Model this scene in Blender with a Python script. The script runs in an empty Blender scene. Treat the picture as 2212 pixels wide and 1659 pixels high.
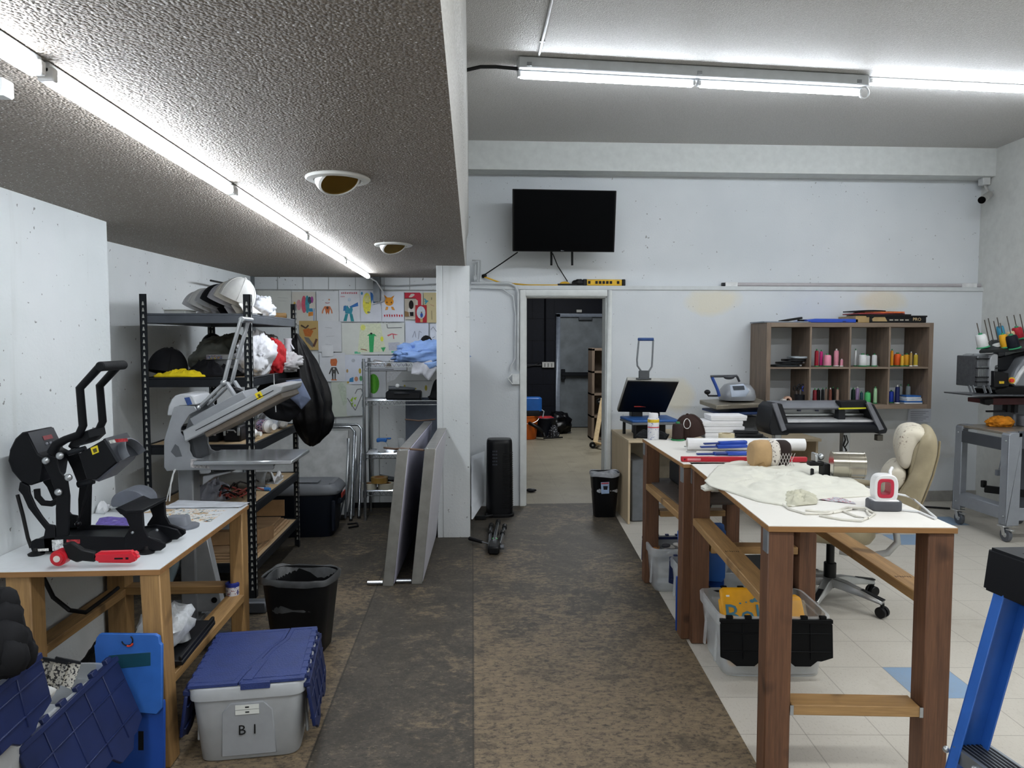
import bpy, bmesh, math, random
from mathutils import Vector as V, Matrix as M, noise as NZ
SC=bpy.context.scene; C=SC.collection
sin,cos,pi,rad=math.sin,math.cos,math.pi,math.radians
# ---------- camera model (2212x1659 frame) ----------
F=1560.; VPX,VPY=1020.,738.; CZ=1.58
PH=math.atan((829.5-VPY)/F); TH=math.atan((1106-VPX)/F*cos(PH))
R3=V((cos(TH),-sin(TH),0)); F3=V((sin(TH)*cos(PH),cos(TH)*cos(PH),-sin(PH))); U3=R3.cross(F3)
def ray(px,py): return F3+R3*((px-1106)/F)+U3*((829.5-py)/F)
def PY(px,py,Y):
    d=ray(px,py); return V((0,0,CZ))+d*(Y/d.y)
def PZ(px,py,z=0.):
    d=ray(px,py); return V((0,0,CZ))+d*((z-CZ)/d.z)
def XZ(pts,Y): return [(p.x,p.z) for p in (PY(a,b,Y) for a,b in pts)]
cd=bpy.data.cameras.new('camera'); cam=bpy.data.objects.new('camera',cd); C.objects.link(cam)
cam.matrix_world=M.Translation((0,0,CZ))@M((R3,U3,-F3)).transposed().to_4x4()
cd.sensor_width=36; cd.sensor_fit='HORIZONTAL'; cd.lens=F*36/2212; cd.clip_start=.05; cd.clip_end=100
SC.camera=cam
# ---------- materials ----------
def lin(c):
    c=c.lstrip('#'); r=[int(c[i:i+2],16)/255 for i in (0,2,4)]
    return [(x/12.92 if x<=.04045 else ((x+.055)/1.055)**2.4) for x in r]+[1.]
_mc={}
class NT:
    def __init__(s,name):
        s.m=bpy.data.materials.new(name); s.m.use_nodes=True; s.t=s.m.node_tree; s.n=s.t.nodes; s.l=s.t.links
        s.b=s.n['Principled BSDF']; s.o=s.n['Material Output']
    def new(s,t,**k):
        x=s.n.new(t)
        for a,b in k.items(): setattr(x,a,b)
        return x
    def put(s,node,i,v):
        if hasattr(v,'is_output'): s.l.new(v,node.inputs[i])
        else: node.inputs[i].default_value=v
    def coord(s,scale=(1,1,1),which='Object',rnd=True):
        c=s.new('ShaderNodeTexCoord').outputs[which]
        mp=s.new('ShaderNodeMapping'); mp.inputs['Scale'].default_value=scale; s.l.new(c,mp.inputs['Vector'])
        if rnd:
            oi=s.new('ShaderNodeObjectInfo'); mu=s.new('ShaderNodeMath',operation='MULTIPLY'); s.l.new(oi.outputs['Random'],mu.inputs[0]); mu.inputs[1].default_value=37.
            s.l.new(mu.outputs[0],mp.inputs['Location'])
        return mp.outputs[0]
    def noise(s,vec,scale,detail=3,rough=.55,dist=0.):
        n=s.new('ShaderNodeTexNoise'); s.put(n,'Vector',vec); n.inputs['Scale'].default_value=scale; n.inputs['Detail'].default_value=detail
        n.inputs['Roughness'].default_value=rough; n.inputs['Distortion'].default_value=dist; return n.outputs[0]
    def ramp(s,fac,stops):
        r=s.new('ShaderNodeValToRGB'); s.put(r,0,fac); e=r.color_ramp.elements
        while len(e)<len(stops): e.new(.5)
        for i,(p,c) in enumerate(stops): e[i].position=p; e[i].color=c if len(c)==4 else list(c)+[1]
        return r.outputs[0]
    def mix(s,f,a,b,mode='MIX'):
        x=s.new('ShaderNodeMix',data_type='RGBA',blend_type=mode); s.put(x,0,f); s.put(x,6,a); s.put(x,7,b); return x.outputs[2]
    def math(s,op,a,b=0.,c=0.):
        x=s.new('ShaderNodeMath',operation=op); s.put(x,0,a); s.put(x,1,b); s.put(x,2,c); return x.outputs[0]
    def bump(s,h,st,d=.01):
        b=s.new('ShaderNodeBump'); b.inputs['Strength'].default_value=st; b.inputs['Distance'].default_value=d; s.put(b,'Height',h); s.l.new(b.outputs[0],s.b.inputs['Normal'])
BW=lambda v:(v,v,v,1)
def mat(col,r=.5,m=0.,nz=.12,ns=14.,bp=0.,bs=60.,al=1.,em=0.,spec=.5,tr=0.):
    key=(col,r,m,nz,ns,bp,bs,al,em,spec,tr)
    if key in _mc: return _mc[key]
    k=NT('surface_%d'%len(_mc)); c=lin(col)
    if max(c[:3])<.06: c=[x*.5 for x in c[:3]]+[1]; spec*=.55
    if nz>0:
        f=k.noise(k.coord(),ns,4)
        d=[x*(1-nz*1.3) for x in c[:3]]+[1]; e=[min(1,x*(1+nz)) for x in c[:3]]+[1]
        k.put(k.b,'Base Color',k.ramp(f,[(.3,d),(.7,e)]))
    else: k.b.inputs['Base Color'].default_value=c
    k.b.inputs['Roughness'].default_value=r; k.b.inputs['Metallic'].default_value=m; k.b.inputs['Specular IOR Level'].default_value=spec
    k.b.inputs['Alpha'].default_value=al; k.b.inputs['Transmission Weight'].default_value=tr
    if em>0: k.b.inputs['Emission Color'].default_value=c; k.b.inputs['Emission Strength'].default_value=em
    if bp>0: k.bump(k.noise(k.coord(),bs,3),bp,.004)
    _mc[key]=k.m; return k.m
def wood(c1,c2,ax='z',r=.6,sc=1.,knots=True):
    key=('w',c1,c2,ax,r,sc)
    if key in _mc: return _mc[key]
    k=NT('timber_%d'%len(_mc)); s={'x':(1.2,22,22),'y':(22,1.2,22),'z':(22,22,1.2)}[ax]
    v=k.coord(tuple(a*sc for a in s)); f=k.noise(v,1.6,5,.6,.6); g=k.noise(k.coord(tuple(a*sc*4 for a in s)),2.,3,.6)
    a,b=lin(c1),lin(c2); mid=[(x+y)/2 for x,y in zip(a,b)]
    col=k.ramp(f,[(.28,a),(.5,mid),(.72,b)]); col=k.mix(.35,col,k.ramp(g,[(.35,a),(.65,b)]))
    if knots:
        kn=k.noise(k.coord((6,6,6)),1.1,1); col=k.mix(k.ramp(kn,[(.66,BW(0)),(.76,BW(.7))]),col,[x*.35 for x in a[:3]]+[1])
    k.put(k.b,'Base Color',col); k.b.inputs['Roughness'].default_value=r; k.bump(f,.15,.003); _mc[key]=k.m; return k.m
# ---------- mesh builder ----------
def frame(d):
    d=V(d).normalized(); a=V((0,0,1)) if abs(d.z)<.95 else V((1,0,0)); u=d.cross(a).normalized(); return u,d.cross(u).normalized()*-1,d
def sell(n,rx,ry,e=2.,cx=0,cy=0):
    o=[]
    for i in range(n):
        t=2*pi*i/n; c,s=cos(t),sin(t); o.append((cx+rx*math.copysign(abs(c)**(2/e),c),cy+ry*math.copysign(abs(s)**(2/e),s)))
    return o
class MB:
    def __init__(s,w=False): s.v=[];s.f=[];s.mi=[];s.w=w;s.m=0
    def add(s,vs,fs,m=None):
        k=len(s.v); s.v+=[V(a) for a in vs]; s.f+=[tuple(i+k for i in f) for f in fs]; s.mi+=[s.m if m is None else m]*len(fs); return s
    def box(s,x0,x1,y0,y1,z0,z1,m=None,X=None):
        vs=[V((x,y,z)) for z in (z0,z1) for y in (y0,y1) for x in (x0,x1)]
        if X is not None: vs=[X@a for a in vs]
        return s.add(vs,[(0,2,3,1),(4,5,7,6),(0,1,5,4),(2,6,7,3),(0,4,6,2),(1,3,7,5)],m)
    def bc(s,c,d,m=None,rot=None):
        X=M.Translation(c)@(rot.to_4x4() if rot is not None else M.Identity(4)); a,b,e=[q/2 for q in d]; return s.box(-a,a,-b,b,-e,e,m,X)
    def bar(s,p,q,w,h,m=None,up=(0,0,1)):
        p,q=V(p),V(q); d=(q-p).normalized(); u=d.cross(V(up))
        if u.length<1e-4: u=V((1,0,0))
        u.normalize(); n=u.cross(d); vs=[]
        for b in (p,q):
            for i,j in ((-1,-1),(1,-1),(1,1),(-1,1)): vs.append(b+u*(w/2*i)+n*(h/2*j))
        return s.add(vs,[(3,2,1,0),(4,5,6,7)]+[(i,(i+1)%4,4+(i+1)%4,4+i) for i in range(4)],m)
    def rings(s,rs,m=None,caps=True,closed=False):
        n=len(rs[0]); vs=[p for r in rs for p in r]; fs=[]; k=len(rs)
        for a in range(k if closed else k-1):
            b=(a+1)%k
            for i in range(n): j=(i+1)%n; fs.append((a*n+i,a*n+j,b*n+j,b*n+i))
        if caps and not closed: fs+=[tuple(range(n))[::-1],tuple((k-1)*n+i for i in range(n))]
        return s.add(vs,fs,m)
    def cyl(s,p,q,r,r2=None,n=14,m=None,caps=True):
        p,q=V(p),V(q); u,w,d=frame(q-p); r2=r if r2 is None else r2
        return s.rings([[b+u*(k*cos(2*pi*i/n))+w*(k*sin(2*pi*i/n)) for i in range(n)] for b,k in ((p,r),(q,r2))],m,caps)
    def tube(s,pts,r,n=8,m=None,closed=False):
        P=[V(p) for p in pts]; k=len(P); rs=r if isinstance(r,(list,tuple)) else [r]*k; R=[]; u=None
        for i in range(k):
            a=P[(i-1)%k] if (closed or i>0) else P[i]; b=P[(i+1)%k] if (closed or i<k-1) else P[i]; d=(b-a).normalized()
            if u is None: u=frame(d)[0]
            u=(u-d*u.dot(d)); u=u.normalized() if u.length>1e-5 else frame(d)[0]; w=d.cross(u)
            R.append([P[i]+u*(rs[i]*cos(2*pi*j/n))+w*(rs[i]*sin(2*pi*j/n)) for j in range(n)])
        return s.rings(R,m,True,closed)
    def lathe(s,prof,c=(0,0,0),n=18,m=None,ax=None,sx=1.,sy=1.):
        X=M.Translation(c)@(ax.to_4x4() if ax is not None else M.Identity(4))
        return s.rings([[X@V((r*sx*cos(2*pi*i/n),r*sy*sin(2*pi*i/n),z)) for i in range(n)] for r,z in prof],m)
    def prism(s,poly,d0,d1,pl='xz',m=None):
        f={'xz':lambda a,b,d:V((a,d,b)),'xy':lambda a,b,d:V((a,b,d)),'yz':lambda a,b,d:V((d,a,b))}[pl]
        return s.rings([[f(a,b,d) for a,b in poly] for d in (d0,d1)],m)
    def ringprism(s,o,i,d0,d1,pl='xz',m=None):
        f={'xz':lambda a,b,d:V((a,d,b)),'xy':lambda a,b,d:V((a,b,d)),'yz':lambda a,b,d:V((d,a,b))}[pl]
        return s.rings([[f(a,b,d0) for a,b in o],[f(a,b,d1) for a,b in o],[f(a,b,d1) for a,b in i],[f(a,b,d0) for a,b in i]],m,False,True)
    def grid(s,fn,nu,nv,m=None):
        return s.add([fn(i/nu,j/nv) for j in range(nv+1) for i in range(nu+1)],[(j*(nu+1)+i,j*(nu+1)+i+1,(j+1)*(nu+1)+i+1,(j+1)*(nu+1)+i) for j in range(nv) for i in range(nu)],m)
    def ball(s,c,r,n=14,m=None,wob=0.,seed=0,fr=2.,rot=None,zmin=None):
        r=(r,r,r) if not isinstance(r,(tuple,list)) else r; c=V(c); k=max(6,n//2); R=[]
        for a in range(k+1):
            t=pi*(a+.02)/(k+.04); row=[]
            for b in range(n):
                q=2*pi*b/n; d=V((sin(t)*cos(q),sin(t)*sin(q),-cos(t)))
                g=1+wob*NZ.noise(d*fr+V((seed*3.7,seed*1.3,0)))+wob*.6*NZ.noise(d*fr*2.7+V((0,seed*2.1,5)))
                p=V((d.x*r[0],d.y*r[1],d.z*r[2]))*g
                if rot is not None: p=rot@p
                p=c+p
                if zmin is not None and p.z<zmin: p.z=zmin
                row.append(p)
            R.append(row)
        return s.rings(R,m)
    def heap(s,poly,z,h,seed=0,fr=9.,n=88,k=16,m=None,fold=.75,edge=.006):
        """crumpled cloth lying on height z, outline poly (xy), star shaped"""
        poly=[V((a,b)) for a,b in poly]; c=sum(poly,V((0,0)))/len(poly); per=[(poly[(i+1)%len(poly)]-poly[i]).length for i in range(len(poly))]; L=sum(per); out=[]
        for i in range(n):
            t=L*i/n; j=0
            while t>per[j]: t-=per[j]; j+=1
            out.append(poly[j].lerp(poly[(j+1)%len(poly)],t/per[j]))
        R=[[V((p.x,p.y,z)) for p in out]]
        for a in range(k,-1,-1):
            q=max(a/k,.02); row=[]
            for p in out:
                e=c+(p-c)*q; nn=V((e.x*fr,e.y*fr,seed*3.3)); nn+=NZ.noise_vector(nn*.7)*.8; w=.62*(1-abs(NZ.noise(nn)*2.1))+.38*(1-abs(NZ.noise(nn*2.2)*2.1)); w2=NZ.noise(nn*2.3)
                dome=(1-q**2.5); row.append(V((e.x+.25*h*w2*q,e.y,z+edge+h*(.12+.88*dome)*(1-fold+fold*w)+.18*h*w2*min(1,dome*3))))
            R.append(row)
        return s.rings(R,m)
    def build(s,name,mats,parent=None,bev=0.,ang=38,seg=1):
        me=bpy.data.meshes.new(name); vs=s.v
        if s.w and parent is not None:
            r=parent
            while r.parent: r=r.parent
            X=M.Translation(r.location)@r.rotation_euler.to_matrix().to_4x4(); X=X.inverted(); vs=[X@v for v in vs]
        me.from_pydata([tuple(v) for v in vs],[],s.f)
        for p,i in zip(me.polygons,s.mi): p.material_index=i
        for q in (mats if isinstance(mats,(list,tuple)) else [mats]): me.materials.append(q)
        bm=bmesh.new(); bm.from_mesh(me); bmesh.ops.remove_doubles(bm,verts=bm.verts,dist=1e-6); bmesh.ops.recalc_face_normals(bm,faces=bm.faces)
        if bev>0:
            es=[e for e in bm.edges if len(e.link_faces)==2 and e.calc_face_angle(0)>.7]
            bmesh.ops.bevel(bm,geom=es,offset=bev,segments=seg,affect='EDGES',clamp_overlap=True)
        bm.to_mesh(me); bm.free()
        me.polygons.foreach_set('use_smooth',[True]*len(me.polygons)); me.set_sharp_from_angle(angle=rad(ang))
        o=bpy.data.objects.new(name,me); C.objects.link(o); o.parent=parent; return o
# ---------- things ----------
def tag(o,label,cat,group=None,kind=None):
    o['label']=label; o['category']=cat
    if group: o['group']=group
    if kind: o['kind']=kind
    return o
def thing(name,label,cat,loc=(0,0,0),rz=0.,group=None):
    o=bpy.data.objects.new(name,None); o.empty_display_size=.05; C.objects.link(o); o.location=loc; o.rotation_euler=(0,0,rz); return tag(o,label,cat,group)
def struct(o): o['kind']='structure'; return o
def dup(o,loc=None,rz=None,label=None,group=None,par=None,rot=None,sc=None):
    c=o.copy(); C.objects.link(c)
    if par is not None: c.parent=par
    if loc is not None: c.location=loc
    if rz is not None: c.rotation_euler=(0,0,rz)
    if rot is not None: c.rotation_euler=rot
    if sc is not None: c.scale=sc
    if label: c['label']=label
    if group: c['group']=group
    for k in list(o.children): dup(k,par=c)
    return c
def solo(mb,name,mats,label,cat,group=None,bev=0.,ang=38,seg=1,kind=None):
    """a thing that is one mesh; origin at its base"""
    o=mb.build(name,mats,None,bev,ang,seg); me=o.data
    xs=[v.co for v in me.vertices]; c=V(((min(p.x for p in xs)+max(p.x for p in xs))/2,(min(p.y for p in xs)+max(p.y for p in xs))/2,min(p.z for p in xs)))
    me.transform(M.Translation(-c)); o.location=c; return tag(o,label,cat,group,kind)
def lettering(s,size,m,parent,p,right=(1,0,0),up=(0,0,1),name='lettering',al='CENTER',ex=.0006):
    cu=bpy.data.curves.new('t','FONT'); cu.body=s; cu.size=size; cu.align_x=al; cu.align_y='CENTER'; cu.extrude=ex; cu.resolution_u=2
    ob=bpy.data.objects.new('t',cu); C.objects.link(ob); bpy.context.view_layer.update()
    me=bpy.data.meshes.new_from_object(ob.evaluated_get(bpy.context.evaluated_depsgraph_get())); bpy.data.objects.remove(ob); bpy.data.curves.remove(cu)
    x=V(right).normalized(); z=x.cross(V(up)).normalized(); y=z.cross(x); X=M.Translation(p)@M((x,y,z)).transposed().to_4x4()
    r=parent
    while r.parent: r=r.parent
    me.transform((M.Translation(r.location)@r.rotation_euler.to_matrix().to_4x4()).inverted()@X); me.name=name; me.materials.clear(); me.materials.append(m)
    o=bpy.data.objects.new(name,me); C.objects.link(o); o.parent=parent; return o
def rz(a): return M.Rotation(a,3,'Z')
def ry(a): return M.Rotation(a,3,'Y')
def rx(a): return M.Rotation(a,3,'X')
# ================= the room =================
WALLC='#d6d9d7'
def wallmat():
    k=NT('painted_block_wall'); v=k.coord((1,1,1),rnd=False)
    big=k.noise(v,1.3,3); col=k.ramp(big,[(.3,lin('#cdd2d3')),(.7,lin('#dfe2e3'))])
    sp=k.noise(v,34,2,.5); col=k.mix(k.ramp(sp,[(.715,BW(0)),(.74,BW(.75))]),col,lin('#55534e'))
    dr=k.noise(k.coord((9,9,.7),rnd=False),1.2,4); col=k.mix(k.ramp(dr,[(.6,BW(0)),(.8,BW(.3))]),col,lin('#a9aaa4'))
    k.put(k.b,'Base Color',col); k.b.inputs['Roughness'].default_value=.75; k.bump(k.noise(v,55,2),.25,.006); return k.m
def patchwall():
    k=NT('patched_white_wall'); v=k.coord((1,1,1),rnd=False)
    col=k.ramp(k.noise(v,1.1,3),[(.3,lin('#d1d6da')),(.7,lin('#dfe3e6'))])
    sx=k.new('ShaderNodeSeparateXYZ'); k.l.new(v,sx.inputs[0]); X,Z=sx.outputs[0],sx.outputs[2]; n=k.noise(v,3.5,3)
    for (cx,cz,rx_,rz_,c) in ((2.33,1.97,.30,.15,'#e3dcc6'),(3.98,1.98,.28,.13,'#ded6bf'),(1.98,1.08,.2,.2,'#e0dac6'),(3.9,.5,.9,.3,'#c3bfb6')):
        a=k.math('DIVIDE',k.math('SUBTRACT',X,cx),rx_); b=k.math('DIVIDE',k.math('SUBTRACT',Z,cz),rz_)
        d=k.math('ADD',k.math('ADD',k.math('MULTIPLY',a,a),k.math('MULTIPLY',b,b)),k.math('MULTIPLY',k.math('SUBTRACT',n,.5),1.6))
        col=k.mix(k.ramp(d,[(.25,BW(.75)),(1.05,BW(0))]),col,lin(c))
    sp=k.noise(v,30,2,.5); col=k.mix(k.ramp(sp,[(.735,BW(0)),(.75,BW(.6))]),col,lin('#6a6863'))
    k.put(k.b,'Base Color',col); k.b.inputs['Roughness'].default_value=.7; k.bump(k.noise(v,60,2),.2,.005); return k.m
def popcorn(c1,c2,st,glint):
    k=NT('popcorn_ceiling'); v=k.coord((1,1,1),rnd=False)
    vo=k.new('ShaderNodeTexVoronoi'); k.put(vo,'Vector',v); vo.inputs['Scale'].default_value=130
    nb=k.noise(v,70,2,.65); h=k.math('ADD',k.math('MULTIPLY',k.math('SUBTRACT',1.,vo.outputs[0]),.7),nb)
    col=k.ramp(k.noise(v,110,2,.6),[(.35,lin(c1)),(.7,lin(c2))])
    g=k.new('ShaderNodeTexVoronoi'); k.put(g,'Vector',v); g.inputs['Scale'].default_value=62; 
    col=k.mix(k.ramp(g.outputs[0],[(.09,BW(glint)),(.17,BW(0))]),col,lin('#ffffff'))  # white specks in the colour stand in for glints of grazing tube light
    k.put(k.b,'Base Color',col); k.b.inputs['Roughness'].default_value=.6; k.bump(h,st,.012); return k.m
def plywood():
    k=NT('worn_black_plywood'); v=k.coord((1,1,1),rnd=False); sx=k.new('ShaderNodeSeparateXYZ'); k.l.new(v,sx.inputs[0]); X,Y=sx.outputs[0],sx.outputs[1]
    st=k.coord((5,20,1),rnd=False); gr=k.noise(st,3.,6,.7,.4); big=k.noise(v,.9,4,.6,.6); mid=k.noise(v,4.5,6,.75,.9); blot=k.noise(k.coord((16,24,1),rnd=False),1.,7,.82,.3); fine=k.noise(k.coord((22,40,1),rnd=False),3.,5,.8)
    yz=k.ramp(k.math('MULTIPLY_ADD',Y,-.28,1.62),[(.0,BW(0)),(.5,BW(.45)),(.85,BW(1))])
    right=k.ramp(X,[(0.,BW(0)),(.004,BW(1))]); left=k.ramp(k.math('MULTIPLY_ADD',X,-1.,-.62),[(0.,BW(0)),(.006,BW(.72))]); side=k.math('MAXIMUM',right,left)
    amt=k.math('ADD',k.math('MULTIPLY',k.math('MULTIPLY_ADD',side,.20,.015),yz),k.math('MULTIPLY_ADD',big,.42,-.235))
    t=k.math('ADD',k.math('ADD',k.math('MULTIPLY',blot,.6),k.math('MULTIPLY',mid,.4)),amt)
    dark=k.mix(k.ramp(mid,[(.3,BW(0)),(.7,BW(1))]),lin('#33302c'),lin('#544d44')); dark=k.mix(k.ramp(fine,[(.5,BW(0)),(.66,BW(.5))]),dark,lin('#6b6354'))
    tan=k.mix(k.ramp(gr,[(.3,BW(0)),(.7,BW(1))]),lin('#66584a'),lin('#8b7a60'))
    col=k.mix(k.ramp(t,[(.51,BW(0)),(.56,BW(.6)),(.64,BW(.95))]),dark,tan)
    dk2=k.noise(k.coord((30,42,1),rnd=False),1.,7,.8); col=k.mix(k.ramp(dk2,[(.40,BW(.85)),(.50,BW(0))]),col,lin('#35322d'))
    pt=k.noise(v,3.4,7,.78); col=k.mix(k.ramp(pt,[(.52,BW(0)),(.60,BW(.6))]),col,lin('#3a362f'))
    fl=k.noise(k.coord((5,22,1),rnd=False),6.,4,.65); col=k.mix(k.ramp(fl,[(.63,BW(0)),(.69,BW(.7))]),col,lin('#a3957c'))
    fb=k.noise(v,3.1,7,.8); col=k.mix(k.ramp(fb,[(.685,BW(0)),(.71,BW(.75))]),col,lin('#b5aa96'))
    for a,wd in ((0.0,.0035),(-.62,.0035)):
        d=k.math('ABSOLUTE',k.math('SUBTRACT',X,a)); col=k.mix(k.ramp(d,[(wd*.6,BW(.75)),(wd*1.4,BW(0))]),col,lin('#211f1b'))
    k.put(k.b,'Base Color',col); k.b.inputs['Roughness'].default_value=.6; k.b.inputs['Specular IOR Level'].default_value=.3; return k.m
def tilemat(c1,c2,dirt='#8f8776',sz=.3048,da=.35):
    k=NT('floor_tile'); v=k.coord((1,1,1),rnd=False); sx=k.new('ShaderNodeSeparateXYZ'); k.l.new(v,sx.inputs[0])
    col=k.mix(k.noise(v,2.2,3),lin(c1),lin(c2)); s=k.noise(k.coord((20,9,1),rnd=False),6.,4,.7); col=k.mix(k.ramp(s,[(.55,BW(0)),(.75,BW(da))]),col,lin(dirt))
    d2=k.noise(v,1.4,5,.7); col=k.mix(k.ramp(d2,[(.56,BW(0)),(.78,BW(da))]),col,lin(dirt))
    for i in (0,1):
        f=k.math('FRACT',k.math('DIVIDE',sx.outputs[i],sz)); d=k.math('ABSOLUTE',k.math('SUBTRACT',f,.5)); col=k.mix(k.ramp(d,[(.489,BW(0)),(.497,BW(.55))]),col,lin('#6f6a60'))
    k.put(k.b,'Base Color',col); k.b.inputs['Roughness'].default_value=.42; k.b.inputs['Specular IOR Level'].default_value=.35; return k.m
WM=wallmat(); PW=patchwall()
TR=rad(-3.67)       # the tiled side of the shop is turned a little against the aisle
BX=lambda Y:1.07+(Y-2.73)*.0618
b=MB(); b.add([(-2.9,-1.8,0),(BX(-1.8),-1.8,0),(BX(6.95),6.95,0),(-2.9,6.95,0),(-2.9,-1.8,-.03),(BX(-1.8),-1.8,-.03),(BX(6.95),6.95,-.03),(-2.9,6.95,-.03)],[(0,1,2,3),(0,4,5,1),(1,5,6,2),(2,6,7,3),(3,7,4,0)])
struct(b.build('floor',plywood()))
# tiles: local grid turned with the tables, one cell corner under the blue tile
o0=PZ(1905,1440,0); Xr=rz(TR); ti=tilemat('#bab5ab','#c8c3b9','#877e6c',.3048,.5); tb=tilemat('#7f99b5','#8ba3bd')
b=MB(); S=.3048; blue={(0,-1),(4,7),(6,9),(-2,10),(9,4),(3,-6),(7,1)}
for i in range(-9,14):
    for j in range(-18,13):
        p=[Xr@V(((i+a)*S,(j+c)*S,0))+o0 for a,c in ((0,0),(1,0),(1,1),(0,1))]
        if max(q.x-BX(q.y) for q in p)<0 or p[0].y>6.95 or p[0].x>5.4: continue
        b.add([(q.x,q.y,-.003) for q in p],[(0,1,2,3)],1 if (i,j) in blue else 0)
tf=b.build('floor',[ti,tb]); tf.data.transform(M.Translation(-o0)); tf.data.transform(Xr.to_4x4().inverted()); tf.location=o0; tf.rotation_euler=(0,0,TR); struct(tf)
b=MB(); b.box(-1.2,3.6,6.9,13.4,-.03,-.002); struct(b.build('floor',tilemat('#7a7464','#a39b88','#4c4636',.3048,.95)))
# back wall with the doorway
DL,DR,DT=PY(1135,900,6.87).x,PY(1309,900,6.87).x,PY(1220,640,6.87).z
b=MB(); b.box(-2.6,-.02,6.87,7.05,0,2.3); struct(b.build('wall_back',WM))
b=MB(); b.box(-.02,DL,6.87,7.05,0,2.11).box(DR,5.3,6.87,7.05,0,2.11).box(DL,DR,6.87,7.05,DT,2.11); struct(b.build('wall_back',PW))
b=MB(); b.box(-.1,5.3,6.95,7.05,2.11,3.6); struct(b.build('wall_back',PW))
b=MB(); b.box(-.04,PY(2155,350,6.74).x,6.74,6.96,3.16,3.44); struct(b.build('trim_1',mat('#d5d8d6',.7,nz=.05)))
wt=mat('#dcdfdd',.45,nz=.05)
b=MB(); b.box(DL-.055,DL,6.845,6.88,0,DT+.06).box(DR,DR+.045,6.845,6.88,0,DT+.06).box(DL,DR,6.845,6.88,DT,DT+.06).box(DL-.004,DL+.012,6.87,7.05,0,DT).box(DR-.012,DR+.004,6.87,7.05,0,DT).box(DL,DR,6.87,7.05,DT-.012,DT+.004); struct(b.build('trim_2',wt,bev=.003))
b=MB(); b.box(-.02,5.2,6.862,6.952,2.085,2.112).box(-.02,5.2,6.858,6.87,2.075,2.1); struct(b.build('trim_3',mat('#cfd3d4',.6,nz=.05)))
b=MB(); b.box(2.2,5.1,6.855,6.87,0,.1); struct(b.build('baseboard_back',mat('#9b9994',.5)))
# left walls
b=MB(); b.box(-2.1,-1.83,-1.8,3.77,0,2.2); struct(b.build('wall_left',WM))
LW=lambda Y:-2.18+.064*(Y-4.5)
b=MB(); b.rings([[(LW(3.7),3.7,z),(LW(6.95),6.95,z),(LW(6.95)-.2,6.95,z),(LW(3.7)-.2,3.7,z)] for z in (0,2.2)]); struct(b.build('wall_left',WM))
# right and front walls
rm=mat('#d3d4d0',.75,nz=.05)
RX=PY(2155,350,6.74).x
b=MB(); b.rings([[(RX,6.96,z),(RX-.5,-1.8,z),(RX+.2,-1.8,z),(RX+.2,6.96,z)] for z in (0,3.5)]); struct(b.build('wall_right',rm))
b=MB(); b.box(-2.4,5.4,-1.95,-1.8,0,3.5); struct(b.build('wall_front',rm))
# ceilings, bulkhead, column
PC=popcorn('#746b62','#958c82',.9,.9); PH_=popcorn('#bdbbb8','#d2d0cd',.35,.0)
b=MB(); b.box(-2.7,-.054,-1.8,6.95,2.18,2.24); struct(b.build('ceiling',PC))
b=MB(); b.box(-.1,5.4,-1.8,6.98,3.42,3.5); struct(b.build('ceiling',PH_))
b=MB(); b.prism([(-.3,2.185),(-.054,2.18),(-.05,2.55),(-.032,2.62),(-.028,3.45),(-.3,3.45)],-1.8,6.95); struct(b.build('trim_4',popcorn('#b9b7b3','#d9d8d4',.6,.0)))
cx0,cx1=PY(944,900,5.77).x,PY(1015,900,5.77).x
b=MB(); b.box(cx0,cx1,5.77,6.03,0,2.18).box(cx0+.045,cx0+.049,5.766,5.77,0,2.18); struct(b.build('column',WM,bev=.004))
# alcove wall lining: panel edge strips and steel corner posts
b=MB(); z=PY(700,625,6.86).z; b.box(-2.1,-.02,6.862,6.872,z-.012,z).box(-2.1,-.02,6.863,6.871,0,.02)
for px in (600,655,710,768,830,885): x=PY(px,610,6.87).x; b.box(x-.002,x+.002,6.864,6.871,z,2.18)
for px in (725,819): x=PY(px,900,6.87).x; b.box(x-.003,x+.003,6.865,6.871,.05,z)
struct(b.build('trim_5',mat('#8f9290',.6)))
b=MB()
for px in (538,813): x=PY(px,610,6.8).x; b.box(x-.03,x+.03,6.8,6.87,0 if px<600 else 1.95,2.18)
struct(b.build('trim_6',mat('#6d7275',.5,.3)))
b=MB(); b.box(-1.6,-1.2,6.85,6.868,0,.09).box(-1.15,-.1,6.858,6.868,0,.05); struct(b.build('baseboard_alcove',mat('#26282b',.6)))
# back room
dk=mat('#141a2b',.6,nz=.15,bp=.2,bs=30)
b=MB(); b.box(-1.2,3.6,13.2,13.4,0,3.0); struct(b.build('wall_backroom',dk))
b=MB()
for zz in (.4,.8,1.2,1.6,2.0,2.4,2.8): b.box(-1.2,1.5,13.196,13.2,zz-.003,zz+.003)
for zz in range(7):
    for xx in range(7): x=-1.1+xx*.4+(zz%2)*.2; b.box(x-.003,x+.003,13.196,13.2,zz*.4,zz*.4+.4)
struct(b.build('trim_7',mat('#0e1119',.7)))
b=MB(); b.box(-1.35,-1.2,7.05,13.4,0,3.0); struct(b.build('wall_backroom',mat('#3a3d42',.7)))
b=MB(); b.box(3.6,3.75,7.05,13.4,0,3.0); struct(b.build('wall_backroom',mat('#6a6d70',.7)))
b=MB(); b.box(-1.3,3.7,7.05,13.4,2.95,3.05); struct(b.build('ceiling',mat('#75767a',.8)))
d0=PY(1200,678,13.2); d1=PY(1209,685,13.2)
D=struct(bpy.data.objects.new('door_1',None)); C.objects.link(D); D.location=(d1.x,13.19,0)
b=MB(True); b.box(d1.x,d1.x+.95,13.15,13.19,.012,d1.z); b.build('door_leaf',mat('#70777c',.5,.1,nz=.2,ns=4),D)
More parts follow.
